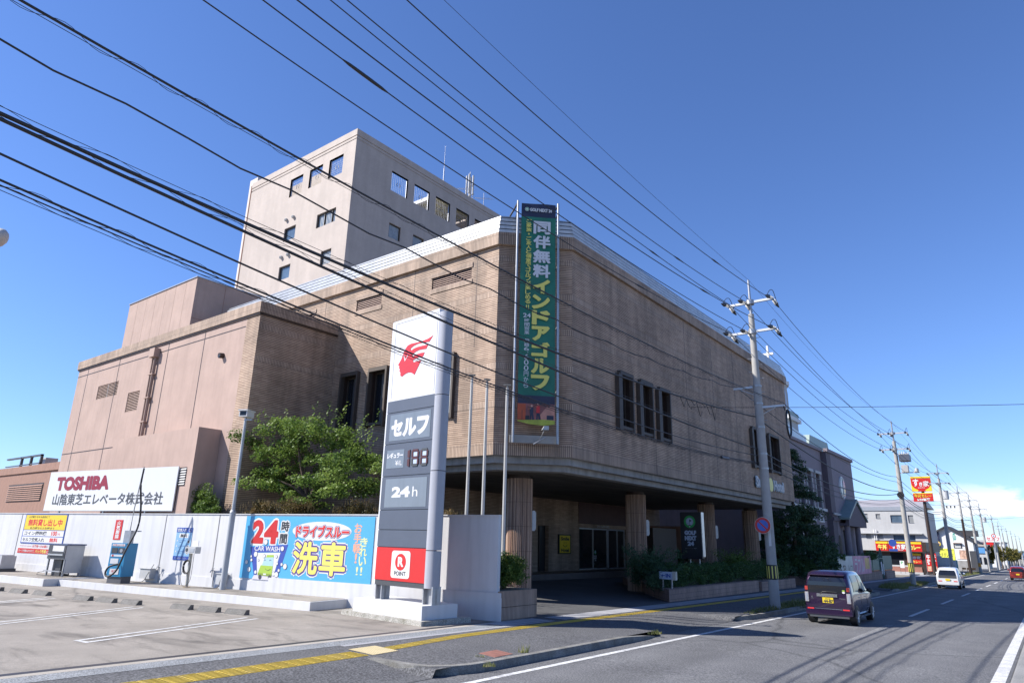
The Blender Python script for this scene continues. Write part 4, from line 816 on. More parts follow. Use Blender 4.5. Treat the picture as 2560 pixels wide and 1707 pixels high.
m1 = plain('print_wall', (.30, .10, .09), .5, var=.5, scale=1.6); m2 = plain('print_dark', (.03, .035, .07), .5, var=.2); m3 = plain('print_orange', (.55, .10, .03), .5, var=.3); m4 = plain('print_turf', (.45, .50, .06), .5, var=.35, scale=3); m5 = plain('print_glow', (.72, .33, .24), .5, var=.25, scale=2)
mb.fbox(FC, -2.14, -.76, 6.30, 7.30, .40, .425, m1); mb.fbox(FC, -2.14, -.76, 7.0, 7.30, .425, .43, m2); mb.fbox(FC, -2.14, -1.84, 6.36, 6.98, .425, .43, m3); mb.prism([(-1.25, 6.36), (-.76, 6.36), (-.76, 6.95), (-1.05, 6.9), (-1.3, 6.6)], .425, .43, m5, FC)
mb.prism([(-2.14, 6.33), (-1.7, 6.24), (-1.2, 6.2), (-.76, 6.26), (-.76, 6.40), (-1.2, 6.42), (-2.14, 6.37)], .425, .44, m4, FC)
for u, m_, top in ((-1.62, m2, 6.86), (-1.38, REDP, 6.94)):
    mb.prism([(u - .07, 6.40), (u - .02, 6.40), (u, 6.6), (u + .03, 6.4), (u + .1, 6.4), (u + .05, 6.68), (u - .05, 6.68)], .43, .434, m2, FC); mb.prism([(u - .07, 6.66), (u + .06, 6.66), (u + .07, top), (u - .06, top)], .43, .435, m_, FC); mb.disc(FC, u, top + .05, .04, .436, PEACH, 10); mb.tube([FC.p(u - .02, top - .04, .437), FC.p(u - .13, top - .06, .437), FC.p(u - .1, top + .06, .437)], .012, PEACH, 4)
mb.fbox(FC, -1.06, -.8, 6.42, 6.58, .43, .434, m2); mb.fbox(FC, -1.85, -1.7, 6.4, 6.55, .43, .434, INK); mb.fbox(FC, -1.98, -1.96, 6.4, 6.75, .43, .434, INK); mb.build('printed_picture', BN)
for u in (-2.29, -.66): MB().cyl(FC.p(u, 5.55, .44), FC.p(u, 15.2, .44), .045, .045, STEEL, 10).build('frame_pole', BN)
MB().fbox(FC, -2.40, -.58, 5.56, 5.84, .3, .36, plain('bracket_cream', (.42, .40, .36), .6, .1, var=.15)).build('bottom_rail', BN)
for u in (-2.29, -.66):
    mb = MB(); mb.tube(smooth([FC.p(u - .02, 15.1, .4), FC.p(u - .1, 15.0, .1), FC.p(u - .25, 14.75, -.15), FC.p(u - .25, 14.5, -.4)]), .04, DARKG, 6); mb.tube([FC.p(u, 14.8, .4), FC.p(u, 14.75, -.3)], .03, DARKG, 6); mb.build('roof_bracket', BN)
for z in (7.5, 10, 12.5): MB().fbox(FC, -2.30, -2.26, z, z + .05, 0, .4, STEEL).fbox(FC, -.68, -.64, z, z + .05, 0, .4, STEEL).build('wall_bracket', BN)
t = thing('floodlight', FC.p(-1.2, 5.9, .6), 'small grey floodlight on a bracket under the green banner', 'floodlight'); MB().tube([FC.p(-1.3, 5.7, .36), FC.p(-1.3, 5.75, .75), FC.p(-1.2, 6.0, .8)], .015, STEEL).tube([FC.p(-1.55, 5.5, .5), FC.p(-1.1, 5.78, .5)], .025, STEEL).build('arm', t); MB().prism([(-1.3, 5.98), (-1.06, 5.98), (-1.06, 6.12), (-1.22, 6.12)], .7, .9, G1, FC).build('head', t)

# ================================================================== HOTEL TOWER
k25 = 25 / 33.0
def T(v): return 2.2 + (v - 2.2) * k25
TX, TY = -44.45 * k25, 25.0; TXL = -61.6 * k25; TZ = T(38.1); TB = 48.5
FTL = Fr((0, TY), (1, 0), (0, -1)); FTR = Fr((TX, 0), (0, 1), (1, 0))
TW = thing('hotel_tower', ((TX + TXL) / 2, 33, 0), 'taller pale tiled tower with square openings under its parapet', 'building')
oL = [(-48.2, -46.15), (-51.23, -49.2), (-54.35, -52.3)]
oR = [(37.47, 39.6), (40.48, 42.6), (43.52, 45.66), (46.62, 48.67), (49.62, 51.6), (52.7, 54.8), (55.8, 57.9), (58.8, 60.9)]
wL = [(-49.2, -46.42, 29.3, 30.7), (-54.35, -52.5, 29.3, 30.7), (-54.4, -52.6, 25.27, 26.68), (-47.96, -46.48, 25.27, 26.68)]
wR = [(37.65, 39.12, 29.05, 30.52), (40.75, 42.22, 29.05, 30.52), (43.9, 45.4, 29.05, 30.5), (47, 48.5, 29.05, 30.5)]
hL = [(a * k25, b * k25, T(34.1), T(36.1)) for a, b in oL] + [(a * k25, b * k25, T(c), T(e)) for a, b, c, e in wL]
hR = [(a * k25, b * k25, T(33.83), T(35.9)) for a, b in oR if b * k25 < TB - .5] + [(a * k25, b * k25, T(c), T(e)) for a, b, c, e in wR]
one('wall', TW, lambda mb: (facade(mb, FTL, TXL, TX, 0, T(37.0), TOWER, hL, (), None, .22), facade(mb, FTR, TY, TB, 0, T(37.0), TOWER, hR, (), None, .22), mb.face([(TX, TB, 0), (TXL, TB, 0), (TXL, TB, TZ), (TX, TB, TZ)], TOWER), mb.face([(TXL, TB, 0), (TXL, TY, 0), (TXL, TY, TZ), (TXL, TB, TZ)], TOWER),
    # inner faces of the parapet wall round the roof terrace
    facade(mb, Fr((0, TY + .22), (-1, 0), (0, 1)), -TX + .22, -TXL - .22, T(33.0), T(37.0), TOWER, [(-h[1], -h[0], h[2], h[3]) for h in hL[:3]]), facade(mb, Fr((TX - .22, 0), (0, -1), (-1, 0)), -TB, -TY - .22, T(33.0), T(37.0), TOWER, [(-h[1], -h[0], h[2], h[3]) for h in hR[:6]])))
one('terrace_floor', TW, lambda mb: mb.face([(TXL, TY, T(33.0)), (TX - .01, TY, T(33.0)), (TX - .01, TB, T(33.0)), (TXL, TB, T(33.0))], CONC))
def par(mb):
    for z0, z1, o in ((37.0, 37.14, -.03), (37.14, 37.38, .0), (37.38, 37.46, -.03), (37.46, 38.1, .02)):
        z0, z1 = T(z0), T(z1); x0, x1, y0, y1 = TXL - o, TX + o, TY - o, TB + o; t = .26
        mb.box(x0, y0, z0, x1, y0 + t, z1, TOWER); mb.box(x0, y1 - t, z0, x1, y1, z1, TOWER); mb.box(x0, y0 + t, z0, x0 + t, y1 - t, z1, TOWER); mb.box(x1 - t, y0 + t, z0, x1, y1 - t, z1, TOWER)
one('parapet', TW, par)
one('machine_room', TW, lambda mb: (mb.box(-46.3, 26.6, T(33.0) + .01, -39.6, 45, T(37.3), TOWER)))
one('machine_room', TW, lambda mb: mb.box(-39.5, 38.2, T(33.0) + .01, -34.3, 47, T(37.6), TOWER))
one('terrace_canopy', TW, lambda mb: (mb.box(-39.5, 33.6, T(36.5), -34.3, 33.9, T(36.9), WHITE), mb.box(-39.5, 33.9, T(36.7), -34.3, 38.1, T(36.76), plain('canopy_panel', (.55, .52, .30), .6, var=.1)), [mb.box(-39.3 + i * .7, 33.9, T(36.5), -39.2 + i * .7, 38.1, T(36.69), SUKI) for i in range(7)]))
for i, (a, b, c, e) in enumerate(hL[:3] + [h for h in hR if h[3] > T(35)]):
    F = FTL if i < 3 else FTR; mb = MB(); n = 9
    for k in range(1, n): u = a + (b - a) * k / n; mb.fbox(F, u - .004, u + .004, c, e, -.16, -.152, G1); z = c + (e - c) * k / n; mb.fbox(F, a, b, z - .004, z + .004, -.15, -.142, G1)
    cu, cz_ = (a + b) / 2, (c + e) / 2
    for s_ in (-1, 1): mb.prism([(cu + s_ * .08, cz_ - .16), (cu + s_ * .12, cz_ - .16), (cu + s_ * .2, cz_), (cu + s_ * .12, cz_ + .16), (cu + s_ * .08, cz_ + .16), (cu + s_ * .15, cz_)], -.14, -.12, DARKG, F)
    mb.fbox(F, a, a + .04, c, e, -.17, -.12, ALU); mb.fbox(F, b - .04, b, c, e, -.17, -.12, ALU); mb.build('opening_grille', TW)
for i, (a, b, c, e) in enumerate(hL[3:] + [h for h in hR if h[3] < T(35)]):
    F = FTL if i < 4 else FTR; mb = MB(); t = .05; mb.fbox(F, a, b, c, c + t, -.21, -.08, BRONZE); mb.fbox(F, a, b, e - t, e, -.21, -.08, BRONZE); mb.fbox(F, a, a + t, c + t, e - t, -.21, -.08, BRONZE); mb.fbox(F, b - t, b, c + t, e - t, -.21, -.08, BRONZE)
    if i == 0: mb.fbox(F, a + .75, a + .79, c, e, -.2, -.08, BRONZE); mb.fbox(F, b - .5, b - .46, c, e, -.2, -.08, BRONZE)
    o = mb.build('window', TW); MB().fbox(F, a + t, b - t, c + t, e - t, -.2, -.17, GLASSB).build('glass', o)
    if i != 1 and i != 2:
        mb = MB(); q = a + .1
        while q < b - .12: mb.fbox(F, q, q + .05, c + .06, e - .06, -.168, -.166, CURTAIN); q += .11 if i else .16
        mb.build('curtain', o)
one('pilaster', TW, lambda mb: (mb.box(TXL - 1.1, TY + .35, 0, TXL - .01, TY + 1.5, T(39.1), plain('pale_render', (.70, .64, .60), .8, var=.04))))
one('drain_pipe', TW, lambda mb: mb.cyl((TXL - .32, TY + .2, 0), (TXL - .32, TY + .2, T(38.0)), .13, .13, BROWNW, 10))
for u, z in ((-54.15, 31.6), (-53.0, 31.6), (-54.18, 27.65), (-53.08, 27.65), (-56, 23.7), (-54.9, 23.7)):
    p = FTL.p(u * k25, T(z), 0); MB().cyl(p, (p[0], p[1] - .16, p[2]), .13, .12, SUKI, 14).cyl((p[0], p[1] - .161, p[2] - .01), (p[0], p[1] - .165, p[2] - .01), .10, .10, DARKG, 14).build('vent_cap', TW)
AN = thing('roof_antenna', (-35.5, 36.5, TZ), 'thin tall lightning rod rising from the roof of the tower', 'antenna')
one('rod', AN, lambda mb: mb.cyl((-35.0, 35.0, T(37.5)), (-35.0, 35.0, T(41)), .05, .04, STEEL, 8).cyl((-35, 35, T(41)), (-35, 35, T(43.9)), .022, .012, STEEL, 6))
one('dish', AN, lambda mb: mb.cyl((-35.4, 35.4, T(38.3)), (-35.3, 35.2, T(38.3)), .45, .42, DARKG, 20))
AN2 = thing('mobile_mast', (-34.8, 38, TZ), 'cluster of white phone antennas on a lattice post on the tower roof', 'antenna')
MX, MY = -34.6, 37.8
one('mast', AN2, lambda mb: mb.cyl((MX, MY, T(37)), (MX, MY, T(42.2)), .05, .03, STEEL, 8))
for a in range(4):
    x, y = MX + .28 * math.cos(a * 1.57 + .5), MY + .28 * math.sin(a * 1.57 + .5); MB().cyl((x, y, T(39.3)), (x, y, T(41.7)), .08, .08, SUKI, 10).cyl((x, y, T(37)), (x, y, T(39.3)), .03, .03, STEEL, 6).build('antenna_panel', AN2)
one('crossbar', AN2, lambda mb: [mb.tube([(MX - .5, MY, z), (MX + .5, MY, z)], .03, DARKG) or mb.tube([(MX, MY - .5, z), (MX, MY + .5, z)], .03, DARKG) for z in (T(38.2), T(39.2), T(40.4))])
for xx, yy, lb in ((-34.2, 36.9, 'spiky television aerial left of the phone antennas'), (-34.0, 39.0, 'spiky television aerial right of the phone antennas')):
    t = thing('television_aerial', (xx, yy, TZ), lb, 'antenna'); MB().cyl((xx, yy, T(37)), (xx, yy, T(40)), .025, .02, STEEL, 6).build('post', t)
    mb = MB(); mb.tube([(xx - .8, yy - .2, T(39.6)), (xx + .8, yy + .2, T(39.0))], .012, STEEL, 4)
    for k in range(9): q = -.7 + k * .17; mb.tube([(xx + q - .1, yy - .35 + q * .25, T(39.3) - q * .22), (xx + q + .1, yy + .35 + q * .25, T(39.3) - q * .22)], .007, STEEL, 4)
    mb.build('elements', t)

# ================================================================== PINK ANNEX
AX, AY, AXL, AYB = -25.27, 14.74, -44.3, 34.0
FA = Fr((0, AY), (1, 0), (0, -1)); FAS = Fr((AX, 0), (0, 1), (1, 0))
AB = thing('annex', (-35, 17, 0), 'pink rendered side building with a tan brick corner, behind the white wall', 'building')
va = [(-41.0, -38.4, 9.15, 9.92), (-36.95, -35.6, 8.05, 9.08)]
one('front_wall', AB, lambda mb: facade(mb, FA, AXL, -26.27, -.5, 11.3, PINK, va, (), None, .22))
one('brick_pier', AB, lambda mb: (facade(mb, FA, -26.27, AX, -.5, 11.3, BR, (), [(6.0, 6.3)], BRS), facade(mb, FAS, AY, YL, -.5, 11.3, BR, (), [(10.6, 10.85), (9.15, 9.4)], BRS)))
one('rear_wall', AB, lambda mb: (mb.face([(AXL, AY, -.5), (AXL, AYB, -.5), (AXL, AYB, 11.3), (AXL, AY, 11.3)][::-1], PINKD)))
def apar(mb):
    mb.fbox(FA, AXL - .1, AX + .1, 11.3, 11.78, -.3, .1, BRS); mb.fbox(FAS, AY + .3, YL - .01, 11.3, 11.78, -.3, .1, BRS); mb.box(AXL - .1, AY + .3, 11.3, AXL + .3, AYB, 11.78, BRS); mb.fbox(FA, AXL - .06, AX + .06, 11.22, 11.30, -.1, .06, BROWN); mb.fbox(FAS, AY - .06, YL - .01, 11.22, 11.30, -.1, .06, BROWN)
one('parapet', AB, apar); one('roof', AB, lambda mb: mb.face([(AXL, AY, 11.5), (AX, AY, 11.5), (AX, AYB, 11.5), (AXL, AYB, 11.5)], CONC))
for u, z0, z1 in ((-42.9, 5, 11.2), (-38.75, 4, 11.2), (-33.25, 6.6, 11.2), (-29.75, 6.5, 11.2)): MB().fbox(FA, u - .032, u + .032, z0, z1, 0, .004, BROWN).build('groove', AB)
MB().fbox(FA, AXL, -26.3, 10.82, 10.87, 0, .005, BROWN).build('groove', AB); MB().fbox(FA, AXL, -37.6, 6.27, 6.32, 0, .005, BROWN).build('groove', AB)
for a, b, c, e in va:
    v = MB(); v.fbox(FA, a, b, c, e, -.21, -.2, BROWN); z = c + .02
    while z < e - .04: v.face([FA.p(a, z, -.01), FA.p(b, z, -.01), FA.p(b, z + .055, -.05), FA.p(a, z + .055, -.05)], PINKD); z += .085
    if a < -38: v.fbox(FA, (a + b) / 2 - .02, (a + b) / 2 + .02, c, e, -.1, -.02, SUKI)
    v.build('louver', AB)
DP = MB(); DP.fbox(FA, -34.65, -34.1, 10.6, 11.05, .004, .3, PINK); DP.cyl(FA.p(-34.25, 10.7, .12), FA.p(-34.25, 4, .12), .07, .07, PINKD, 8); DP.cyl(FA.p(-34.5, 10.7, .12), FA.p(-34.5, 4, .12), .05, .05, PINKD, 8)
for z in (7.3, 8.5, 9.7): DP.fbox(FA, -34.62, -34.12, z, z + .05, .02, .2, PINK)
DP.build('drain_pipe', AB)
MB().cyl(FA.p(-27.85, 9.75, 0), FA.p(-27.85, 9.72, .2), .12, .12, BROWN, 12).cyl(FA.p(-27.85, 9.72, .2), FA.p(-27.85, 9.72, .203), .09, .09, BLACK, 12).build('vent_cap', AB)
# low projecting wing
one('front_wing', AB, lambda mb: mb.fbox(FA, -35.07, -27.06, -.5, 6.37, .005, .99, PINK))
v = MB(); v.fbox(FA, -28.5, -27.5, 4.02, 4.75, .991, .995, BROWN); z = 4.04
while z < 4.7: v.face([FA.p(-28.5, z, 1.04), FA.p(-27.5, z, 1.04), FA.p(-27.5, z + .06, 1.0), FA.p(-28.5, z + .06, 1.0)], SUKI); z += .10
v.build('louver', AB)
# roof house
PHX = -37.38; FP = Fr((0, 17.5), (1, 0), (0, -1)); FPS = Fr((PHX, 0), (0, 1), (1, 0))
PH = MB(); PH.box(-46.2, 17.5, 11.51, PHX, 27, 16.62, PINK); ph = PH.build('roof_house', AB)
mb = MB()
for k in range(1, 7): u = -46.2 + 8.82 * k / 7; mb.fbox(FP, u - .012, u + .012, 11.6, 16.6, 0, .004, PINKD)
mb.fbox(FP, -46.2, PHX, 13.6, 13.63, 0, .005, BROWNW)
for y in (19.3, 21.6): mb.fbox(FPS, y - .015, y + .015, 11.6, 16.6, 0, .004, BROWNW)
mb.fbox(FPS, 17.5, 27, 14.1, 14.13, 0, .005, BROWNW); mb.box(-46.25, 17.45, 16.62, PHX + .05, 27.05, 16.68, STEEL); mb.build('panel_joint', ph)

# low brown building at the far left with a railing on its roof
LB2 = thing('low_brown_building', (-62, 21, 0), 'low brown building with dark louvers at the left edge of the photo', 'building')
F3 = Fr((0, 20), (1, 0), (0, -1))
one('wall', LB2, lambda mb: mb.box(-95, 20, -.5, -46, 34, 6.6, BROWNW)); one('roof_edge', LB2, lambda mb: mb.box(-95.1, 19.9, 6.6, -45.9, 34.1, 7.2, BROWNW))
v = MB(); v.fbox(F3, -70.5, -62.5, 4.3, 5.7, .003, .02, BROWN); z = 4.35
while z < 5.6: v.face([F3.p(-70.4, z, .1), F3.p(-62.6, z, .1), F3.p(-62.6, z + .1, .03), F3.p(-70.4, z + .1, .03)], BROWNW); z += .16
v.build('louver', LB2)
mb = MB()
for x in (-76, -73.5, -71.0): mb.box(x - .1, 22, 7.2, x + .1, 22.2, 8.6, DARKG)
mb.box(-80, 22, 8.5, -70.9, 22.2, 8.65, DARKG); mb.box(-80, 22, 7.8, -70.9, 22.1, 7.9, DARKG); mb.box(-72.8, 22.5, 7.2, -71.2, 23.5, 8.4, SUKI); mb.build('railing', LB2)

# ================================================================== FORECOURT ITEMS
PL1 = thing('planter', (-13.6, 16.7, 0), 'square ribbed tan tile planter box at the end of the white wall', 'planter')
mb = MB(); mb.box(-14.7, 15.78, -.5, -12.64, 17.68, .78, RIB); mb.build('box', PL1); MB().box(-14.6, 15.88, .70, -12.74, 17.58, .785, EARTH).build('soil', PL1)
MB().box(-14.71, 15.77, .34, -12.63, 17.69, .352, BROWN).box(-14.71, 15.77, -.06, -12.63, 17.69, -.045, BROWN).build('joint', PL1)
PL2 = thing('planter', (-13.5, 33, -.1), 'long low pink tiled planter with a trimmed hedge along the pavement', 'planter')
poly2 = [(-12.66, 27.0), (-12.9, 38.8), (-18.6, 38.8), (-18.6, 34.0)]
mb = MB(); mb.slab(poly2[::-1] if False else poly2, -.6, .40, PLANT); mb.build('box', PL2)
PL3 = thing('planter', (-13.5, 45, -.2), 'pink tiled low planter behind the utility pole, beyond a narrow gap', 'planter')
mb = MB(); mb.slab([(-12.9, 39.3), (-13.0, 46.0), (-18, 46.0), (-18, 39.3)], -.7, .30, PLANT); mb.build('box', PL3)
PL4 = thing('planter', (-14.5, 52, -.3), 'dark pink tiled planter below the tall dark conifers', 'planter')
mb = MB(); mb.slab([(-13.3, 49.5), (-13.3, 53.6), (-22, 53.6), (-22, 49.5)], -.8, .28, PLANT); mb.build('box', PL4)
# golf sign board
F4 = Fr((-14.7, 33.0), (1, 0), (0, -1))
GS = thing('golf_signboard', (-14.2, 33.1, .4), 'black upright signboard with a green round golf logo standing in the hedge', 'signboard')
mb = MB(); mb.prism(rrect(0, 1.08, 1.5, 3.75, .06), -.30, 0, SIGNB, F4); mb.build('board', GS)
mb = MB(); mb.fbox(F4, 1.081, 1.12, 1.62, 3.74, -.32, -.02, ALU); mb.build('side_trim', GS)
mb = MB(); mb.disc(F4, .50, 3.28, .30, .004, GREENL, 32); mb.disc(F4, .50, 3.28, .20, .006, WHITE, 28); mb.disc(F4, .50, 3.28, .19, .008, INK, 28); mb.disc(F4, .50, 3.28, .178, .010, PALEB, 28); mb.prism([(.50, 3.27), (.50, 3.40), (.62, 3.33)], .01, .013, INK, F4); mb.fbox(F4, .49, .505, 3.12, 3.40, .01, .014, INK); mb.disc(F4, .42, 3.2, .02, .013, INK, 8); mb.disc(F4, .5, 3.115, .08, .013, INK, 12, .02); mb.prism([(.47, 3.06), (.53, 3.06), (.5, 3.0)], .006, .012, WHITE, F4); mb.build('logo', GS)
mb = MB(); text(mb, F4, 'GOLF', .22, .80, 2.66, 2.84, .006, PALEB, .03, grow=.012); text(mb, F4, 'NEXT', .22, .80, 2.40, 2.58, .006, PALEB, .03, grow=.012); text(mb, F4, '24', .36, .66, 2.14, 2.32, .006, PALEB, .03, grow=.012); text(mb, F4, '無人インドアゴルフ練習場', .22, .80, 1.98, 2.03, .006, STEEL); mb.build('lettering', GS)
for u in (.38, .86): MB().cyl(F4.p(u, .3, -.15), F4.p(u, 1.5, -.15), .035, .035, STEEL, 10).build('leg', GS)
F5 = Fr((-13.33, 27.55), (1, 0), (0, -1))
t = thing('entrance_sign', (-13.0, 27.6, .4), 'small white light box with a blue arrow and IN, low in front of the hedge', 'sign')
MB().fbox(F5, 0, .60, .76, 1.06, -.14, 0, PALEB).build('face_panel', t); MB().fbox(F5, .601, .74, .74, 1.08, -.16, .02, plain('cream_case', (.62, .58, .48), .5, var=.05)).build('case', t)
mb = MB(); text(mb, F5, 'IN', .30, .50, .84, .98, .004, BLUEP, .02, grow=.006); mb.prism([(.08, .91), (.16, .97), (.15, .925), (.26, .925), (.26, .895), (.15, .895), (.16, .85)], 0, .004, BLUEP, F5); mb.build('lettering', t)
MB().fbox(F5, .1, .15, .3, .76, -.1, -.05, STEEL).fbox(F5, .5, .55, .3, .76, -.1, -.05, STEEL).build('leg', t)
for x, y, zt, lb in ((-15.08, 17.05, 7.66, 'left of the three silver flagpoles, farthest from the column'), (-14.38, 17.05, 7.41, 'middle one of the three silver flagpoles'), (-13.46, 17.0, 7.1, 'right of the three silver flagpoles, rising from the planter shrub')):
    t = thing('flagpole', (x, y, .3), lb, 'flagpole', 'flagpoles at the hotel corner'); MB().cyl((x, y, .2), (x, y, zt - .1), .065, .045, SUKI, 12).build('pole', t)
    MB().cyl((x, y, zt - .08), (x, y, zt), .03, .03, SUKI, 8).cyl((x, y, zt), (x, y, zt + .03), .10, .13, SUKI, 14).cyl((x, y, zt + .03), (x, y, zt + .05), .13, .02, SUKI, 14).build('cap', t)
    MB().tube([(x + .08, y - .06, zt - .1), (x + .09, y - .07, 3), (x + .07, y - .07, 1.4)], .007, G1, 4).build('halyard', t)

# ================================================================== PLANTS
def leaves(mb, rd, n, clumps, size, m, flat=.4, aspect=.55):
    """leaf quads spread through many small clumps; clumps = (x, y, z, rx, ry, rz)"""
    W_ = [c[3] * c[4] * c[5] for c in clumps]; W_ = [w ** .67 for w in W_]; tot = sum(W_)
    for c, w in zip(clumps, W_):
        for _ in range(int(n * w / tot)):
            a = rd.random() * 6.283; q = rd.uniform(-1, 1); r = rd.random() ** .45; s = math.sqrt(1 - q * q)
            p = Vector((c[0] + c[3] * r * s * math.cos(a), c[1] + c[4] * r * s * math.sin(a), c[2] + c[5] * r * q))
            nn = Vector((rd.gauss(0, 1), rd.gauss(0, 1), rd.gauss(0, 1) + flat * 2.2)).normalized(); t = nn.orthogonal().normalized(); t = (t * math.cos(a * 3) + nn.cross(t) * math.sin(a * 3)).normalized(); b = nn.cross(t); k = size * rd.uniform(.6, 1.3)
            mb.face([p - t * k, p - b * k * aspect, p + t * k, p + b * k * aspect], m)
def clumps_in(rd, cx, cy, cz, rx, ry, rz, n, r0, r1, shell=.55, flat=1.0):
    out = []
    for _ in range(n):
        a = rd.random() * 6.283; q = rd.uniform(-.8, 1); s = math.sqrt(max(0, 1 - q * q)); r = rd.uniform(shell, 1); k = rd.uniform(r0, r1)
        out.append((cx + rx * r * s * math.cos(a), cy + ry * r * s * math.sin(a), cz + rz * r * q, k, k, k * flat))
    return out
def branches(mb, rd, base, tip0, r, ends, m=None):
    m = m or WOOD; base = Vector(base); mb.tube([base, base.lerp(Vector(tip0), .5) + Vector((.05, .03, 0)), tip0], [r, r * .8, r * .6], m, 8)
    for e in ends:
        e = Vector(e); mid = Vector(tip0).lerp(e, .5) + Vector((rd.uniform(-.15, .15), rd.uniform(-.15, .15), .12)); mb.tube([tip0, mid, e], [r * .5, r * .3, r * .1], m, 5)
rd = random.Random(11)
TR = thing('maple_tree', (-22.0, 16.0, 0), 'broad green leafy tree behind the car wash banner, before the brick wall', 'tree')
prof = [(-25.6, 5.2, .55), (-25.0, 6.0, .55), (-24.3, 6.35, .5), (-23.4, 6.3, .5), (-22.5, 6.25, .5), (-21.5, 6.2, .5), (-20.9, 5.7, .5), (-20.2, 5.2, .5), (-19.5, 4.9, .5), (-19.0, 4.5, .45), (-19.2, 3.9, .45), (-24.9, 4.5, .5), (-24.2, 4.2, .5), (-23.5, 3.9, .45)]
cl = []
for x, z, k in prof:
    for _ in range(4): cl.append((x + rd.uniform(-.35, .35), 16.0 + rd.uniform(-1.5, 1.1), z + rd.uniform(-.3, .2), k * rd.uniform(.7, 1.15), k, k * .55))
cl += clumps_in(rd, -22.3, 15.9, 4.9, 2.9, 1.7, 1.25, 34, .32, .5, .3, .5) + clumps_in(rd, -20.4, 15.8, 3.9, 1.4, 1.2, .7, 14, .3, .5, .3, .5) + clumps_in(rd, -22.0, 15.6, 3.4, 1.5, .8, .35, 10, .25, .4, .3, .5)
mb = MB(); leaves(mb, rd, 21000, cl, .062, LF1, .7, .6)
for _ in range(60):
    a = rd.random() * 6.28; p = Vector((-22.3 + 3.2 * math.cos(a) * rd.uniform(.6, 1.05), 15.9 + 1.6 * math.sin(a), 5.9 + rd.uniform(-.9, .6)))
    for k in range(14): q = p + Vector((math.cos(a) * .03 * k, 0, .045 * k)) + Vector((rd.gauss(0, .04), rd.gauss(0, .04), rd.gauss(0, .03))); n_ = Vector((rd.gauss(0, 1), rd.gauss(0, 1), 1)).normalized(); t_ = n_.orthogonal().normalized(); b_ = n_.cross(t_); mb.face([q - t_ * .05, q - b_ * .03, q + t_ * .05, q + b_ * .03], LF1)
mb.build('crown', TR)
mb = MB(); branches(mb, rd, (-21.95, 16.0, -.2), (-22.2, 15.95, 3.5), .16, [(-24.9, 15.8, 5.0), (-23.8, 16.2, 5.8), (-22.6, 15.4, 6.0), (-21.3, 16.4, 5.9), (-20.1, 15.6, 4.9), (-19.4, 16.2, 4.2), (-23.2, 15.2, 4.2), (-21.0, 15.2, 3.7)]); mb.build('trunk', TR)
for i, (x, y, z, rx, rz, lb) in enumerate(((-23.6, 14.95, 3.0, 1.15, .48, 'left mound of rusty green azalea peeping over the wall beside the lamp post'), (-21.8, 15.2, 3.02, 1.1, .50, 'middle rusty azalea mound peeping over the wall, left of the tree trunk'), (-18.8, 15.65, 2.96, 1.2, .46, 'rusty azalea mound over the wall just left of the price pylon'), (-15.1, 16.3, 2.82, .3, .25, 'small azalea tip over the wall between pylon and flagpoles'))):
    t = thing('azalea_shrub', (x, y, 0), lb, 'shrub'); rr = random.Random(20 + i); mb = MB(); leaves(mb, rr, int(3200 * rx), clumps_in(rr, x, y, z, rx * .85, .5, rz * .8, int(26 * rx) + 5, .12, .26, .2), .035, LF3, .5)
    for _ in range(int(120 * rx)): a = rr.uniform(-1, 1); px_, py_ = x + a * rx, y + rr.uniform(-.4, .4); pz = z + rz * math.sqrt(max(0, 1 - a * a)); mb.face([(px_ - .008, py_, pz - .15), (px_ + .008, py_, pz - .15), (px_ + rr.uniform(-.04, .04), py_, pz + rr.uniform(.0, .12))], LF3)
    mb.build('foliage', t); mb = MB(); mb.tube([(x, y, -.2), (x, y, z - rz * .3)], .05, WOOD); mb.build('stem', t)
BS = thing('leafy_bush', (-27.3, 14.2, 0), 'loose bright green bush over the wall at the right end of the white signboard', 'shrub'); rr = random.Random(31)
mb = MB(); leaves(mb, rr, 8500, clumps_in(rr, -26.6, 14.15, 3.1, 1.25, .14, .80, 42, .14, .24, .25), .05, LF5, .4)
for _ in range(40):
    a = rr.uniform(-1, 1); p = Vector((-26.5 + a * 1.1, 14.1, 3.05 + .7 * (1 - a * a))); dr = Vector((rr.uniform(-.5, .5) + a * .4, 0, 1)).normalized()
    for k in range(7): q = p + dr * .06 * k; n_ = Vector((rr.gauss(0, 1), rr.gauss(0, 1), .5)).normalized(); t_ = n_.orthogonal().normalized(); b_ = n_.cross(t_); mb.face([q - t_ * .045, q - b_ * .02, q + t_ * .045, q + b_ * .02], LF5)
mb.build('foliage', BS); MB().tube([(-26.5, 14.15, -.2), (-26.5, 14.15, 3.0)], .05, WOOD).build('stem', BS)
SB = thing('round_shrub', (-12.95, 16.75, .78), 'dense round green shrub in the planter, sunlit at its top', 'shrub'); rr = random.Random(41)
mb = MB(); leaves(mb, rr, 15000, clumps_in(rr, -13.15, 16.75, 1.28, .80, .68, .50, 190, .09, .17, .5) + clumps_in(rr, -13.15, 16.75, 1.22, .55, .5, .42, 34, .2, .3, .2), .030, LF5, .5); mb.build('foliage', SB); MB().tube([(-13.2, 16.75, .7), (-13.2, 16.75, 1.2)], .05, WOOD).build('stem', SB)
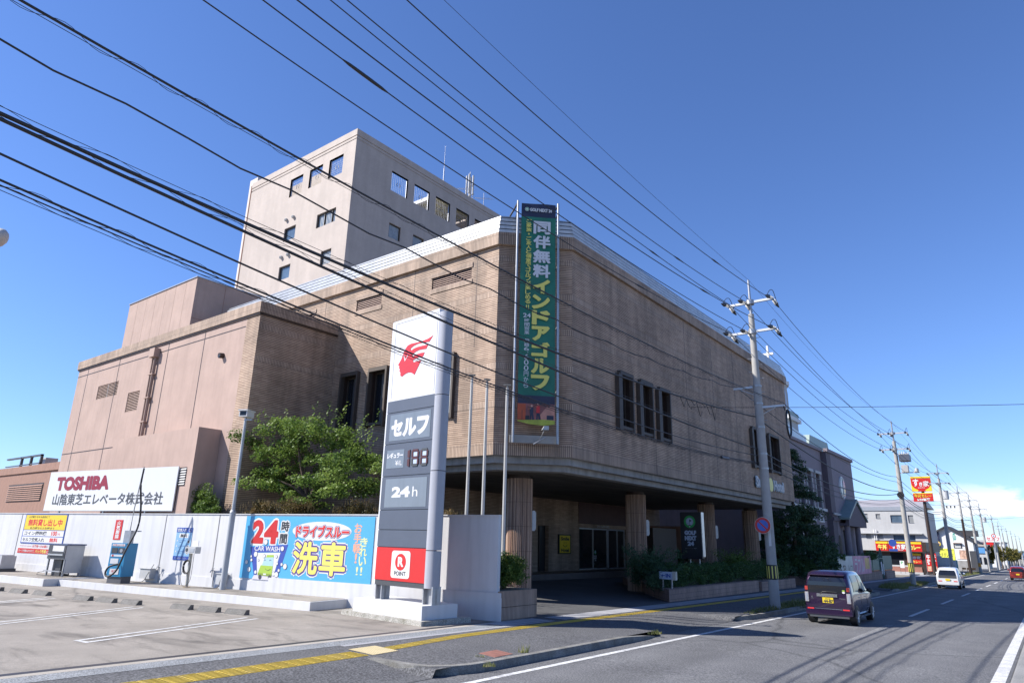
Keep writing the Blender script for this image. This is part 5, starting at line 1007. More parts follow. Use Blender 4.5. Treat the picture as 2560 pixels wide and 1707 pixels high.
# trimmed hedge
HD = thing('hedge', (-13.7, 33.5, .4), 'trimmed dark green hedge filling the long low planter', 'hedge'); rr = random.Random(51); cl = []
for i in range(330):
    y = rr.uniform(28.6, 38.6); x = rr.choice([-13.15, -13.15, rr.uniform(-14.6, -13.1)]); z = rr.uniform(.5, 1.2) if x == -13.15 else 1.15
    cl.append((x, y, z + .08 * math.sin(y * 2.1), .2, .24, .17))
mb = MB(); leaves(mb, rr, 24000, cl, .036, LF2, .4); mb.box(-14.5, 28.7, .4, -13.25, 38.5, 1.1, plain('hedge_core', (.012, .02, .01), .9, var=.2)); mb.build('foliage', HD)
HD2 = thing('hedge', (-13.7, 42.8, .3), 'loose dark shrubs in the planter behind the utility pole', 'hedge'); cl = [(rr.uniform(-15, -13.3), rr.uniform(39.5, 45.8), rr.uniform(.4, 1.25), .35, .4, .3) for _ in range(90)]
mb = MB(); leaves(mb, rr, 9000, cl, .05, LF2, .4); mb.build('foliage', HD2)
def bush(name, x, y, z0, rx, ry, rz, n, size, m, label, cat='shrub', seed=1, spikes=0, k0=.14, k1=.3):
    rr = random.Random(seed); t = thing(name, (x, y, z0), label, cat); mb = MB(); leaves(mb, rr, n, clumps_in(rr, x, y, z0 + rz * .9, rx, ry, rz, int(30 + n / 120), k0, k1, .25), size, m, .4)
    for _ in range(spikes):
        a = rr.random() * 6.28; s = rr.uniform(.3, 1); p = Vector((x + rx * s * math.cos(a), y + ry * s * math.sin(a), z0 + rz * (1.1 + .5 * rr.random()))); dr = Vector((math.cos(a) * .8, math.sin(a) * .8, rr.uniform(.3, 1.2))).normalized()
        for k in range(16): q = p + dr * .05 * k + Vector((rr.gauss(0, .035), rr.gauss(0, .035), rr.gauss(0, .03))); n_ = Vector((rr.gauss(0, 1), rr.gauss(0, 1), .5)).normalized(); t_ = n_.orthogonal().normalized(); b_ = n_.cross(t_); mb.face([q - t_ * size, q - b_ * size * .4, q + t_ * size, q + b_ * size * .4], m)
    mb.build('foliage', t); MB().tube([(x, y, z0 - .1), (x, y, z0 + rz)], .05, WOOD).build('stem', t); return t
bush('juniper', -14.6, 29.3, .4, 1.0, 1.2, .75, 9000, .045, LF4, 'spiky dark juniper bush leaning on the second column, left of the golf sign', seed=61, spikes=90)
bush('juniper', -13.5, 28.0, .35, .6, .8, .35, 3500, .035, LF4, 'low juniper spreading round the small IN sign', seed=62, spikes=20)
bush('loose_shrub', -13.9, 38.2, .4, .7, .8, .7, 4200, .045, LF5, 'lighter feathery shrub at the far end of the hedge beside the pole', seed=63, spikes=60)
# dark hedge deep under the canopy, behind the columns
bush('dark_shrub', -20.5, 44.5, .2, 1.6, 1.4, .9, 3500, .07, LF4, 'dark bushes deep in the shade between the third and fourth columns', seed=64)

# ================================================================== CONIFERS AND CHAPEL
def conifer(x, y, z0, h, r, n, label, seed, lean=0):
    rr = random.Random(seed); t = thing('conifer', (x, y, z0), label, 'tree', None); mb = MB(); cl = []
    tiers = int(h / .55)
    for i in range(tiers):
        f = i / tiers; zz = z0 + .7 + (h - .9) * f; rad = r * (1 - f) ** .75 * rr.uniform(.8, 1.15) + .12
        for k in range(int(5 + 7 * (1 - f))):
            a = rr.random() * 6.28
            tw = rr.uniform(-.25, .35)
            for s in (.3, .55, .75, .92, 1.08): cl.append((x + lean * f + rad * s * math.cos(a), y + rad * s * math.sin(a), zz + tw - .18 * rad * s + rr.uniform(-.1, .12), .34, .34, .20))
    leaves(mb, rr, n * 2, cl, .085, LF4, .6, .4); mb.build('crown', t)
    mb = MB(); mb.cyl((x, y, z0 - .3), (x + lean, y, z0 + h * .95), .17, .04, WOOD, 8); mb.build('trunk', t); return t
conifer(-14.4, 51.2, -.2, 9.6, 2.7, 15000, 'tallest dark conifer, its tip showing just right of the brick block', 71, .4)
conifer(-14.0, 53.2, -.2, 5.6, 2.2, 10000, 'broad dark conifer between the utility pole and the chapel', 72)
conifer(-15.3, 50.2, -.2, 5.0, 1.7, 8000, 'dark conifer directly behind the utility pole beside the last column', 73)
bush('dark_shrub', -13.9, 56.0, -.2, 1.3, 2.6, .9, 6000, .07, LF4, 'dark mass of shrubs at the foot of the conifers, left of the purple car', seed=74)
bush('dark_shrub', -13.7, 51.0, .1, .9, 2.0, .7, 5000, .06, LF2, 'leafy shrubs in the pink planter under the conifers', seed=75)

CX = -16.0; FX = Fr((CX, 0), (0, 1), (1, 0)); FX2 = Fr((CX + .5, 0), (0, 1), (1, 0))
CP = thing('chapel', (-19, 68, -.5), 'mauve rendered wedding chapel with tall windows, an oval window and a pedimented porch', 'building')
ch = [(60.0, 61.5, 5.65, 8.6), (62.7, 64.2, 5.65, 8.65), (65.5, 67.0, 5.65, 8.65)]
lowh = [(59.9, 61.4, -.3, 4.1), (62.7, 64.2, -.3, 4.1), (65.5, 67.0, -.3, 4.1)]
one('front_wall', CP, lambda mb: (facade(mb, FX, 55, 68.4, -.8, 10.9, MAUVE, ch + lowh, (), None, .35), facade(mb, FX2, 68.4, 70.0, -.8, 10.9, MAUVED), facade(mb, FX2, 70.0, 78.9, -.8, 10.9, MAUVE, [(71.9, 75.3, -.8, 3.85)], (), None, .6), mb.face([(CX, 68.4, -.8), (CX + .5, 68.4, -.8), (CX + .5, 68.4, 10.9), (CX, 68.4, 10.9)], MAUVED), mb.face([(CX + .5, 78.9, -.8), (-27, 78.9, -.8), (-27, 78.9, 10.9), (CX + .5, 78.9, 10.9)], MAUVE), mb.face([(-27, 55, -.8), (CX, 55, -.8), (CX, 55, 10.9), (-27, 55, 10.9)], MAUVE)))
one('base_band', CP, lambda mb: (mb.fbox(FX, 55, 68.39, -.8, 5.3, .002, .05, MAUVED) if False else None, mb.fbox(FX2, 68.4, 78.9, 4.6, 4.9, .002, .12, MAUVED), mb.fbox(FX, 55, 68.39, 5.35, 5.6, .002, .16, WHITE), mb.fbox(FX2, 68.4, 73.4, 5.1, 5.3, .121, .2, SUKI)))
one('cornice', CP, lambda mb: (mb.fbox(FX, 54.9, 68.4, 10.9, 11.15, -.2, .18, MAUVE), mb.fbox(FX2, 68.3, 79.0, 10.9, 11.2, -.2, .18, MAUVE), mb.box(-27, 54.9, 10.9, CX - .2, 79, 11.1, CONC)))
for a, b, c, e in ch:
    w = MB(); w.fbox(FX, a - .18, a, c - .1, e, .002, .1, SUKI); w.fbox(FX, b, b + .18, c - .1, e, .002, .1, SUKI); w.fbox(FX, a - .3, b + .3, e, e + .25, .002, .2, SUKI); w.fbox(FX, a, b, c, e, -.34, -.30, GLASSD); w.build('window', CP)
for a, b, c, e in lowh:
    w = MB(); w.fbox(FX, a, b, c, e, -.34, -.30, GLASSD); w.fbox(FX, a - .35, a - .05, c, e, .002, .12, SUKI); cu = (a + b) / 2
    w.prism([(cu + .8 * math.cos(R(k * 18)), 4.35 + .75 * math.sin(R(k * 18))) for k in range(11)], .002, .1, WHITE, FX); w.prism([(cu + .62 * math.cos(R(k * 18)), 4.40 + .58 * math.sin(R(k * 18))) for k in range(11)], .1, .12, plain('white_dim', (.6, .6, .62), .5, var=.05), FX); w.build('arched_window', CP)
w = MB(); w.disc(FX2, 73.4, 7.9, 1.15, .10, WHITE, 32, 1.1, thick=.1); w.disc(FX2, 73.4, 7.9, .98, .13, GLASSB, 32, .94); w.fbox(FX2, 73.35, 73.45, 6.98, 8.82, .131, .16, SUKI); w.fbox(FX2, 72.45, 74.35, 7.85, 7.95, .131, .15, SUKI); w.build('oval_window', CP)
w = MB(); w.fbox(FX2, 71.9, 75.3, -.8, 3.85, -.6, -.5, BLACK); w.build('doorway', CP)
P0 = MB(); P0.prism([(70.8, 4.45), (78.6, 4.45), (78.6, 4.75), (74.7, 6.45), (70.8, 4.75)], .55, .85, MAUVED, FX2); P0.prism([(70.5, 4.75), (74.7, 6.6), (78.9, 4.75), (78.9, 4.95), (74.7, 6.85), (70.5, 4.95)], .003, 1.0, COPPER, FX2); P0.prism([(70.8, 4.2), (78.6, 4.2), (78.6, 4.45), (70.8, 4.45)], .003, .85, MAUVED, FX2); P0.build('porch_gable', CP)
for u in (71.4, 75.9): MB().cyl(FX2.p(u, -.6, .5), FX2.p(u, 4.2, .5), .28, .25, MAUVE, 18).build('porch_column', CP)
for u in (70.3, 77.5):
    w = MB(); w.prism([(u - .5, .3), (u + .5, .3), (u + .5, 2.8)] + [(u + .5 * math.cos(R(k * 20)), 2.8 + .55 * math.sin(R(k * 20))) for k in range(1, 9)] + [(u - .5, 2.8)], .002, .03, BLACK, FX2); w.build('arched_window', CP)
one('roof', CP, lambda mb: (mb.prism([(57, 11.1), (70, 11.1), (70, 12.6), (60, 13.4), (57, 12.2)], -9, -1.5, METALR, FX), mb.prism([(70.01, 11.2), (79, 11.2), (78, 13.0), (71, 13.0)], -8, -1.4, COPPER, FX)))
BTW = MB(); BTW.box(-24.0, 73.2, 11.1, -20.0, 77.2, 15.2, SUKI); BTW.box(-24.3, 72.9, 15.2, -19.7, 77.5, 15.6, WHITE); BTW.box(-24.1, 73.1, 15.6, -19.9, 77.3, 16.2, COPPER)
BTW.cyl((-22, 75.2, 16.2), (-22, 75.2, 19.2), 1.75, 1.7, SUKI, 8, False); BTW.cyl((-22, 75.2, 19.2), (-22, 75.2, 19.6), 2.0, 2.0, WHITE, 8, False); BTW.sphere((-22, 75.2, 19.6), 1.75, 1.75, 2.2, COPPER, 16, 6, True); BTW.build('bell_tower', CP)
for k in range(8):
    a = R(22.5 + 45 * k); c_, s_ = math.cos(a), math.sin(a); Fk = Fr((-22 + 1.6 * c_, 75.2 + 1.6 * s_), (-s_, c_), (c_, s_)); MB().prism([(-.35, 16.5), (.35, 16.5), (.35, 18.2), (.25, 18.5), (0, 18.7), (-.25, 18.5), (-.35, 18.2)], .02, .06, PALEB, Fk).build('arched_window', CP)
one('cross', CP, lambda mb: (mb.box(-22.1, 75.1, 21.7, -21.9, 75.35, 24.0, WHITE), mb.box(-22.6, 75.12, 22.9, -21.4, 75.33, 23.15, WHITE)))

# low wall and green fence in front of the chapel
FZ = Fr((-13.0, 0), (0, 1), (1, 0))
LW = thing('boundary_wall', (-13, 65, -.5), 'low pink block wall with a green mesh fence on it in front of the chapel', 'wall')
one('wall_body', LW, lambda mb: (mb.fbox(FZ, 54, 74.2, -1.2, .12, -.3, 0, PLANT), mb.fbox(FZ, 53.9, 74.3, .12, .18, -.34, .04, PLANT)))
GRN = plain('green_mesh', (.08, .18, .15), .5, .2, var=.1)
for u0 in (54, 57.4, 60.8, 64.2, 67.6, 71): MB().fbox(FZ, u0, u0 + 3.3, .3, 1.55, -.16, -.14, GRN).fbox(FZ, u0, u0 + 3.3, 1.55, 1.6, -.18, -.12, GRN).build('fence_panel', LW)
for u0 in (54, 57.4, 60.8, 64.2, 67.6, 71, 74.2): MB().fbox(FZ, u0 - .06, u0 - .01, .18, 1.75, -.19, -.11, GRN).build('post', LW)
GW = thing('gate_post_wall', (-13, 78, -.6), 'pink block gate wall with a green fence panel beyond the gate opening', 'wall')
one('wall_body', GW, lambda mb: mb.fbox(FZ, 76.2, 81, -1.3, .12, -.4, 0, PLANT)); MB().fbox(FZ, 76.2, 81, .25, 1.55, -.2, -.17, GRN).build('fence_panel', GW)
GT = thing('ornamental_gate', (-13.2, 75.2, -.6), 'dark green wrought gate with white panels between the two pink walls', 'gate')
mb = MB()
for k in range(9): mb.fbox(FZ, 74.4 + k * .2, 74.43 + k * .2, -.5, 1.8 + .5 * math.sin(k / 8 * math.pi), -.15, -.12, GRN)
mb.fbox(FZ, 74.35, 76.1, 1.3, 1.36, -.16, -.11, GRN); mb.fbox(FZ, 74.35, 76.1, 0, .06, -.16, -.11, GRN); mb.build('bars', GT)
mb = MB(); mb.fbox(FZ, 74.6, 75.2, -.1, 1.0, -.1, -.07, plain('panel_lightblue', (.45, .52, .58), .5, var=.2, scale=8)); mb.fbox(FZ, 75.5, 75.9, -.2, .8, -.1, -.07, MATS['panel_lightblue']); mb.build('panel', GT)
VI = plain('poster_bloom', (.60, .22, .35), .5, var=.6, scale=.5)
t = thing('poster_board', (-12.9, 65.9, .9), 'pink and yellow blooming poster board with thin white letters on the fence', 'poster'); MB().fbox(FZ, 62.3, 69.3, .12, 1.58, .02, .06, VI).fbox(FZ, 66.8, 68.6, .5, 1.4, .06, .063, plain('bloom_yellow', (.75, .45, .12), .5, var=.3, scale=1)).build('panel', t)
mb = MB(); text(mb, FZ, 'ラフル', 62.9, 66.3, .25, 1.35, .068, WHITE, .01); mb.build('lettering', t)
t = thing('poster_board', (-12.9, 59.8, .9), 'pale grey white poster board with dark letters left of the pink poster', 'poster'); MB().fbox(FZ, 57.2, 62.2, .2, 1.57, .02, .06, plain('poster_grey', (.62, .64, .60), .5, var=.2, scale=.7)).build('panel', t)
mb = MB(); text(mb, FZ, 'P', 58.9, 59.6, .3, .9, .066, DARKG, .01); text(mb, FZ, '入口', 60.2, 61.9, .3, .9, .066, DARKG, .01); mb.build('lettering', t)
bush('climbing_plant', -13.1, 55.6, .6, .5, 3.2, .9, 4200, .09, LF2, 'green climber hanging over the left part of the mesh fence', seed=76)
bush('climbing_plant', -13.3, 70.5, 1.3, .4, 4.0, .25, 2200, .09, LF2, 'thin row of leaves along the top of the fence right of the posters', seed=77)

# ================================================================== FAR STREET
FS = Fr((0, 100), (1, 0), (0, -1))
SK = thing('beef_bowl_restaurant', (-15, 104, -.8), 'small red and brown roadside restaurant with a yellow edged red fascia', 'restaurant')
one('wall', SK, lambda mb: (mb.box(-17.7, 100, -1.2, -12.7, 112, 2.9, BROWN), mb.fbox(FS, -16.3, -13.0, -1.0, .12, .003, .12, REDB), mb.fbox(FS, -16.4, -12.9, -1.0, -.48, .121, .3, SUKI), mb.fbox(FS, -16.3, -14.3, .12, .3, .003, .1, SUKI)))
one('fascia', SK, lambda mb: (mb.fbox(FS, -17.75, -12.6, 1.98, 3.16, .003, .7, RED), mb.fbox(FS, -17.7, -12.65, 2.85, 3.1, .70, .72, YEL), mb.fbox(FS, -17.8, -12.55, 1.86, 1.98, .0, .72, BROWN), mb.fbox(FS, -17.8, -12.55, 3.16, 3.22, 0, .73, BROWN), mb.fbox(FS, -16.36, -16.32, 1.98, 3.1, .7, .73, BROWN), mb.box(-12.59, 98.9, 1.98, -12.1, 112, 3.1, BROWN)))
one('lettering', SK, lambda mb: text(mb, FS, '牛丼', -17.5, -16.5, 2.12, 2.74, .73, YELP, .0, grow=.02))
one('lettering', SK, lambda mb: text(mb, FS, 'カレー', -13.95, -12.8, 2.2, 2.7, .73, YELP, .0, grow=.03))
def skt(mb):
    text(mb, FS, 'すき家', -15.9, -14.4, 2.2, 2.8, .73, WHITE, .0, grow=.025); text(mb, FS, 'SUKIYA', -15.4, -14.7, 2.05, 2.14, .73, WHITE, .02)
one('lettering', SK, skt)
one('shop_window', SK, lambda mb: (mb.fbox(FS, -16.3, -14.9, .3, 1.8, .004, .02, GLASSD), mb.fbox(FS, -12.65, -12.1, -.9, 1.8, .004, .02, BROWN)))
one('poster', SK, lambda mb: (mb.fbox(FS, -14.5, -12.92, .5, 1.75, .02, .05, RED), mb.fbox(FS, -14.5, -12.92, 1.5, 1.75, .05, .06, YEL), text(mb, FS, 'すき家', -14.3, -13.0, 1.08, 1.42, .065, WHITE, .03, grow=.02), text(mb, FS, 'カレー', -13.9, -13.05, .62, .9, .065, YELP, .02)))
t = thing('grey_shop_annex', (-19, 103, -.8), 'low grey panelled shop wing left of the red restaurant fascia', 'building'); MB().box(-21.5, 100.2, -1.2, -17.8, 112, 2.3, BROWN).build('wall', t); MB().fbox(Fr((0, 100.2), (1, 0), (0, -1)), -19.6, -17.82, 2.0, 3.12, 0, .5, SUKI).fbox(Fr((0, 100.2), (1, 0), (0, -1)), -22.5, -19.62, 2.0, 3.12, 0, .5, SLATE).build('fascia', t)
for i, (x, y, lb) in enumerate(((-12.1, 99.2, 'left of the two red beef bowl flags at the restaurant corner'), (-11.5, 99.3, 'right of the two red beef bowl flags at the restaurant corner'))):
    t = thing('banner_flag', (x, y, gs(y)), lb, 'flag', 'red flags outside the restaurant'); MB().cyl((x - .28, y, gs(y)), (x - .28, y, 1.9), .02, .02, STEEL, 6).cyl((x - .28, y, gs(y)), (x - .28, y, gs(y) + .12), .2, .2, DARKG, 8).build('pole', t); F = Fr((x, y), (1, 0), (0, -1)); MB().fbox(F, -.26, .26, -.3, 1.8, 0, .01, RED).fbox(F, -.2, .2, -.25, .3, .01, .02, plain('food_print', (.7, .45, .3), .5, var=.6, scale=6)).build('cloth', t)
    mb = MB(); vtext(mb, F, '牛丼', -.16, .16, 1.7, .5, .02, WHITE, .03, grow=.015); mb.build('lettering', t)
t = thing('parking_sign', (-14.9, 99.3, -.5), 'small white framed P board in front of the restaurant window', 'sign'); F = Fr((-14.9, 98.5), (1, 0), (0, -1)); MB().fbox(F, -.24, .24, 0.0, .85, 0, .03, WHITE).build('panel', t); MB().fbox(F, -.26, -.23, gs(98), .9, -.02, .02, DARKG).fbox(F, .23, .26, gs(98), .9, -.02, .02, DARKG).build('post', t); mb = MB(); text(mb, F, 'P', -.1, .1, .45, .75, .035, GREENL, .02); mb.build('lettering', t)
FT = Fr((0, 98), (1, 0), (0, -1))
TS = thing('roadside_tower_sign', (-11.5, 98, -.7), 'tall brown pole carrying a red and yellow restaurant sign in two panels', 'sign')
MB().cyl((-11.48, 98, -.9), (-11.48, 98, 9.2), .24, .17, BROWN, 14).build('pole', TS)
def s1(mb):
    mb.fbox(FT, -12.6, -10.45, 9.11, 10.92, .1, .4, YEL); mb.fbox(FT, -12.6, -10.45, 10.70, 10.74, .4, .405, INK)
    mb.prism([(-12.58, 10.68), (-10.47, 10.68)] + [(-11.52 + 1.05 * math.cos(R(k)), 10.1 + .85 * math.sin(R(k)) * 1.0) for k in range(0, -181, -15)], .4, .41, RED, FT); mb.prism([(-11.95, 9.12), (-11.1, 9.12), (-11.2, 9.4), (-11.85, 9.4)], .4, .412, RED, FT)
    text(mb, FT, 'す', -12.35, -11.78, 9.75, 10.6, .42, WHITE, .0, grow=.03); text(mb, FT, 'き', -11.70, -11.38, 9.75, 10.2, .42, WHITE, .0, grow=.02); text(mb, FT, '家', -11.28, -10.7, 9.7, 10.35, .42, WHITE, .0, grow=.018); text(mb, FT, 'SUKIYA', -11.9, -11.15, 9.5, 9.6, .42, WHITE, .02)
one('upper_panel', TS, s1)
one('lower_panel', TS, lambda mb: (mb.fbox(FT, -12.55, -10.45, 7.9, 8.93, .1, .4, RED), mb.fbox(FT, -12.55, -10.45, 8.82, 8.93, .4, .41, YEL), text(mb, FT, '牛丼カレー', -12.4, -10.6, 8.36, 8.74, .42, YEL, .0, grow=.012), text(mb, FT, '24H営業', -12.15, -10.8, 7.98, 8.27, .42, WHITE, .03, grow=.01)))
# apartment house behind the restaurant
FG = Fr((0, 113), (1, 0), (0, -1)); AP = thing('white_apartment_house', (-18, 118, -.8), 'large pale two storey building with a grey metal roof behind the restaurant', 'building')
aw = [(-21.4, -20.75, 6.54, 7.14), (-19.7, -19.1, 6.48, 7.1), (-17.8, -16.1, 5.9, 6.93), (-15.56, -14.9, 5.88, 6.9), (-21.3, -20.65, 3.66, 4.3), (-19.7, -19.08, 3.65, 4.28), (-17.75, -15.0, 3.34, 4.14)]
one('wall', AP, lambda mb: (facade(mb, FG, -30, -13.5, -1, 7.55, SUKI, aw, (), None, .15), mb.face([(-13.5, 113, -1), (-13.5, 124, -1), (-13.5, 124, 7.55), (-13.5, 113, 7.55)], SUKI)))
one('roof', AP, lambda mb: (mb.fbox(FG, -30, -13.4, 7.55, 8.1, -.3, .1, plain('grey_eave', (.30, .33, .38), .5, var=.04)), mb.raw([(-30, 112.9, 8.1), (-13.35, 112.9, 8.1), (-13.35, 116, 9.25), (-30, 116, 9.3), (-30, 124, 8.1), (-13.35, 124, 8.1)], [(0, 1, 2, 3), (3, 2, 5, 4), (1, 5, 2)], plain('grey_roof', (.42, .40, .42), .5, .2, var=.05))))
one('string_course', AP, lambda mb: mb.fbox(FG, -30, -14.0, 4.30, 4.42, .002, .5, SUKI))
for a, b, c, e in aw: MB().fbox(FG, a, b, c, e, -.14, -.12, GLASSB if b - a > .8 else plain('grey_shutter', (.25, .26, .27), .5, var=.1)).fbox(FG, a, b, c - .04, c, .0, .06, ALU).build('window', AP)
for x in (-20.15, -19.9): MB().cyl(FG.p(x, 2.5, .2), FG.p(x, 4.9, .2), .06, .06, WHITE, 8).build('flue_pipe', AP)
# gabled white shop
FH = Fr((0, 140), (1, 0), (0, -1)); k140 = 140 / 135.0
def H(x, z): return (x * k140, 2.2 + (z - 2.2) * k140)
GH = thing('gabled_white_shop', (-12.8, 146, -1), 'white gabled shop with a black tiled roof and advertising boards', 'building')
one('wall', GH, lambda mb: mb.prism([H(-15.4, -1.1), H(-9.9, -1.1), H(-9.9, 3.7), H(-13.25, 5.85), H(-15.4, 4.7)], -9, 0, WHITE, FH))
RFM = plain('black_tile_roof', (.05, .05, .055), .6, var=.15)
one('roof', GH, lambda mb: (mb.prism([H(-13.25, 5.9), H(-13.25, 6.15), H(-9.0, 3.45), H(-9.1, 3.25)], -9.5, .6, RFM, FH), mb.prism([H(-13.25, 5.9), H(-15.9, 4.35), H(-16.0, 4.6), H(-13.25, 6.15)], -9.5, .6, RFM, FH), mb.fbox(FH, -12.9, -9.7, 4.6, 5.6, -6.5, -4, RFM)))
one('window', GH, lambda mb: (mb.fbox(FH, -13.05, -11.9, 2.6, 3.35, .003, .06, BROWN), mb.fbox(FH, -12.9, -12.05, 2.65, 3.3, .06, .07, CURTAIN), mb.fbox(FH, -13.1, -11.85, 3.4, 3.45, .003, .4, BROWNW)))
def yb(mb): mb.fbox(FH, -15.9, -13.1, .1, 2.5, .003, .05, plain('lemon_banner', (.85, .85, .10), .5, var=.03)); text(mb, FH, 'THE GREAT TOWELS', -15.8, -13.2, 2.15, 2.35, .055, BROWN, .01); text(mb, FH, 'カチダレッツ', -15.4, -13.3, 1.1, 1.8, .055, INK, .01); text(mb, FH, '営業中', -14.6, -13.4, .3, .7, .055, BLUEP, .01)
one('yellow_banner', GH, yb)
one('food_board', GH, lambda mb: (mb.fbox(FH, -12.85, -11.1, .85, 2.3, .003, .05, plain('food_photo', (.6, .38, .28), .5, var=.7, scale=2.5)), mb.fbox(FH, -12.85, -12.4, .85, 2.3, .05, .06, WHITE), mb.fbox(FH, -11.4, -11.1, .8, 2.35, .05, .06, RED)))
one('upright_sign', GH, lambda mb: (mb.fbox(FH, -15.9, -14.95, 2.55, 5.3, .06, .3, NAVY), mb.disc(FH, -15.35, 3.25, .5, .31, YEL, 20, .42), mb.disc(FH, -15.35, 3.25, .4, .315, MATS['food_photo'], 20, .32), vtext(mb, FH, 'ちゃんぽん', -15.6, -15.2, 5.2, 3.8, .31, YEL, .02)))
one('green_lettering', GH, lambda mb: vtext(mb, FH, '本田屋', -13.0, -12.55, 5.1, 3.7, .01, plain('teal_print', (.05, .45, .35), .5, var=0), .02))
one('shop_front', GH, lambda mb: (mb.fbox(FH, -10.9, -9.7, -1.0, 2.2, .01, .6, DARKG), mb.fbox(FH, -12.9, -10.9, -1.1, .6, .01, .1, CONC)))
# houses farther off, each its own thing
fars = [(-10.6, 176, 3.2, 8, 4.6, 'pale_house', 'long pale roadside building with a beige roof behind the street trees', SUKI, BEIGE), (-11.5, 215, 4, 9, 6.2, 'pale_house', 'far white shop box beyond the street trees', WHITE, SUKI), (-13, 260, 6, 12, 7, 'pale_house', 'far grey block near the end of the street', SUKI, CONC), (-14, 330, 8, 20, 8, 'pale_house', 'farthest white block at the end of the row of poles', WHITE, CONC)]
for x, y, w, dd, h, nm, lb, m_, rm in fars:
    t = thing(nm, (x - w / 2, y, gz(y)), lb, 'building'); MB().box(x - w, y, gz(y) - .3, x, y + dd, gz(y) + h, m_).build('wall', t); MB().box(x - w - .2, y - .3, gz(y) + h, x + .2, y + dd + .2, gz(y) + h + .5, rm).build('roof', t)
    mb = MB(); F = Fr((0, y), (1, 0), (0, -1))
    for k in range(3): mb.fbox(F, x - w + .4 + k * w * .3, x - w + .4 + k * w * .3 + w * .18, gz(y) + 1, gz(y) + 2.4, .01, .05, GLASSD)
    mb.build('window', t)
    if x > -12: MB().fbox(F, x - w * .6, x, gz(y) + h - 1.4, gz(y) + h - .3, .02, .2, RED if y > 200 else plain('blue_board', (.1, .3, .6), .5, var=0)).build('signboard', t)
t = thing('roadside_billboard', (-8.9, 158, -1), 'white and red roadside sign panels on a pole just left of the street trees', 'sign'); F = Fr((-9.6, 170), (1, 0), (0, -1)); MB().fbox(F, -.6, 1.9, 4.0, 5.2, 0, .3, WHITE).fbox(F, -.9, .6, 3.5, 3.95, 0, .3, RED).build('panel', t); MB().cyl((-9.0, 170.2, -1.3), (-9.0, 170.2, 5.2), .12, .12, STEEL, 8).build('pole', t)
mb = MB(); text(mb, F, 'セルフ', -.4, 1.7, 4.25, 4.95, .31, RED, .02); mb.build('lettering', t)
# round traffic sign far off
t = thing('traffic_sign', (-8.0, 150, -1), 'round red rimmed white traffic sign high on a grey pole before the street trees', 'sign'); F = Fr((-7.75, 150), (1, 0), (0, -1)); MB().disc(F, 0, 4.85, .36, .03, RED, 24, thick=.03).disc(F, 0, 4.85, .25, .034, WHITE, 20).disc(F, 0, 4.85, .1, .037, BLUEP, 12).build('disc', t); MB().cyl((-7.95, 150.1, -1.2), (-7.7, 150.1, 5.0), .08, .06, STEEL, 8).build('pole', t)
# street trees
for i, (x, y, r, h) in enumerate(((-9.3, 178, 1.9, 5.0), (-9.2, 192, 2.0, 5.2), (-9.0, 208, 2.0, 5.0), (-9.2, 226, 2.1, 5.0), (-9.0, 248, 2.2, 5.1), (-9.0, 275, 2.2, 5.2))):
    rr = random.Random(80 + i); z0 = gs(y); t = thing('street_tree', (x, y, z0), ['nearest of the row of yellowing street trees', 'second of the row of yellowing street trees', 'third of the row of yellowing street trees', 'fourth of the row of yellowing street trees', 'fifth of the row of yellowing street trees', 'farthest of the row of yellowing street trees'][i], 'tree', 'street trees along the far pavement')
    mb = MB(); leaves(mb, rr, 2600, clumps_in(rr, x, y, z0 + h * .58, r, r, h * .36, 34, .4, .7, .3), .17, LF6, .4); mb.build('crown', t); MB().cyl((x, y, z0 - .2), (x, y, z0 + h * .5), .13, .09, WOOD, 6).build('trunk', t)
# orange barriers, vending machine, pallet truck by the far shop
t = thing('pavement_barrier', (-10.6, 128, gs(128)), 'orange plastic barrier on the far pavement left of the dark pole', 'barrier')
for k in range(3): MB().box(-11.3 + k * .62, 128, gs(128) + .35, -10.8 + k * .62, 128.06, gs(128) + .62, plain('orange_plastic', (.8, .3, .08), .5, var=.05)).box(-11.3 + k * .62, 128, gs(128), -11.24 + k * .62, 128.06, gs(128) + .35, MATS['orange_plastic']).build('panel', t)
t = thing('vending_machine', (-11.3, 118, gs(118)), 'turquoise vending machine on the far pavement behind the white car', 'machine'); MB().box(-11.6, 118, gs(118), -10.9, 118.7, gs(118) + 1.7, plain('turquoise', (.08, .42, .45), .5, var=.05)).build('body', t); MB().box(-11.5, 117.98, gs(118) + .8, -11.0, 117.995, gs(118) + 1.6, WHITE).build('display', t)
t = thing('parked_truck', (-11.7, 108, gs(108)), 'small white truck parked by the restaurant behind the red flags', 'truck'); z = gs(108); MB().box(-12.6, 107, z + .6, -10.9, 112, z + 1.0, SUKI).box(-12.6, 107, z + 1.0, -12.5, 112, z + 1.5, SUKI).box(-12.5, 111, z + 1.0, -11.0, 112, z + 2.0, WHITE).build('body', t)
MB().box(-12.3, 106.95, z + 1.45, -11.5, 107, z + 2.2, WHITE).build('sign_panel', t)
for xx in (-12.4, -11.1): MB().cyl((xx - .1, 107.8, z + .32), (xx + .1, 107.8, z + .32), .32, .32, RUBBER, 14).build('wheel', t)

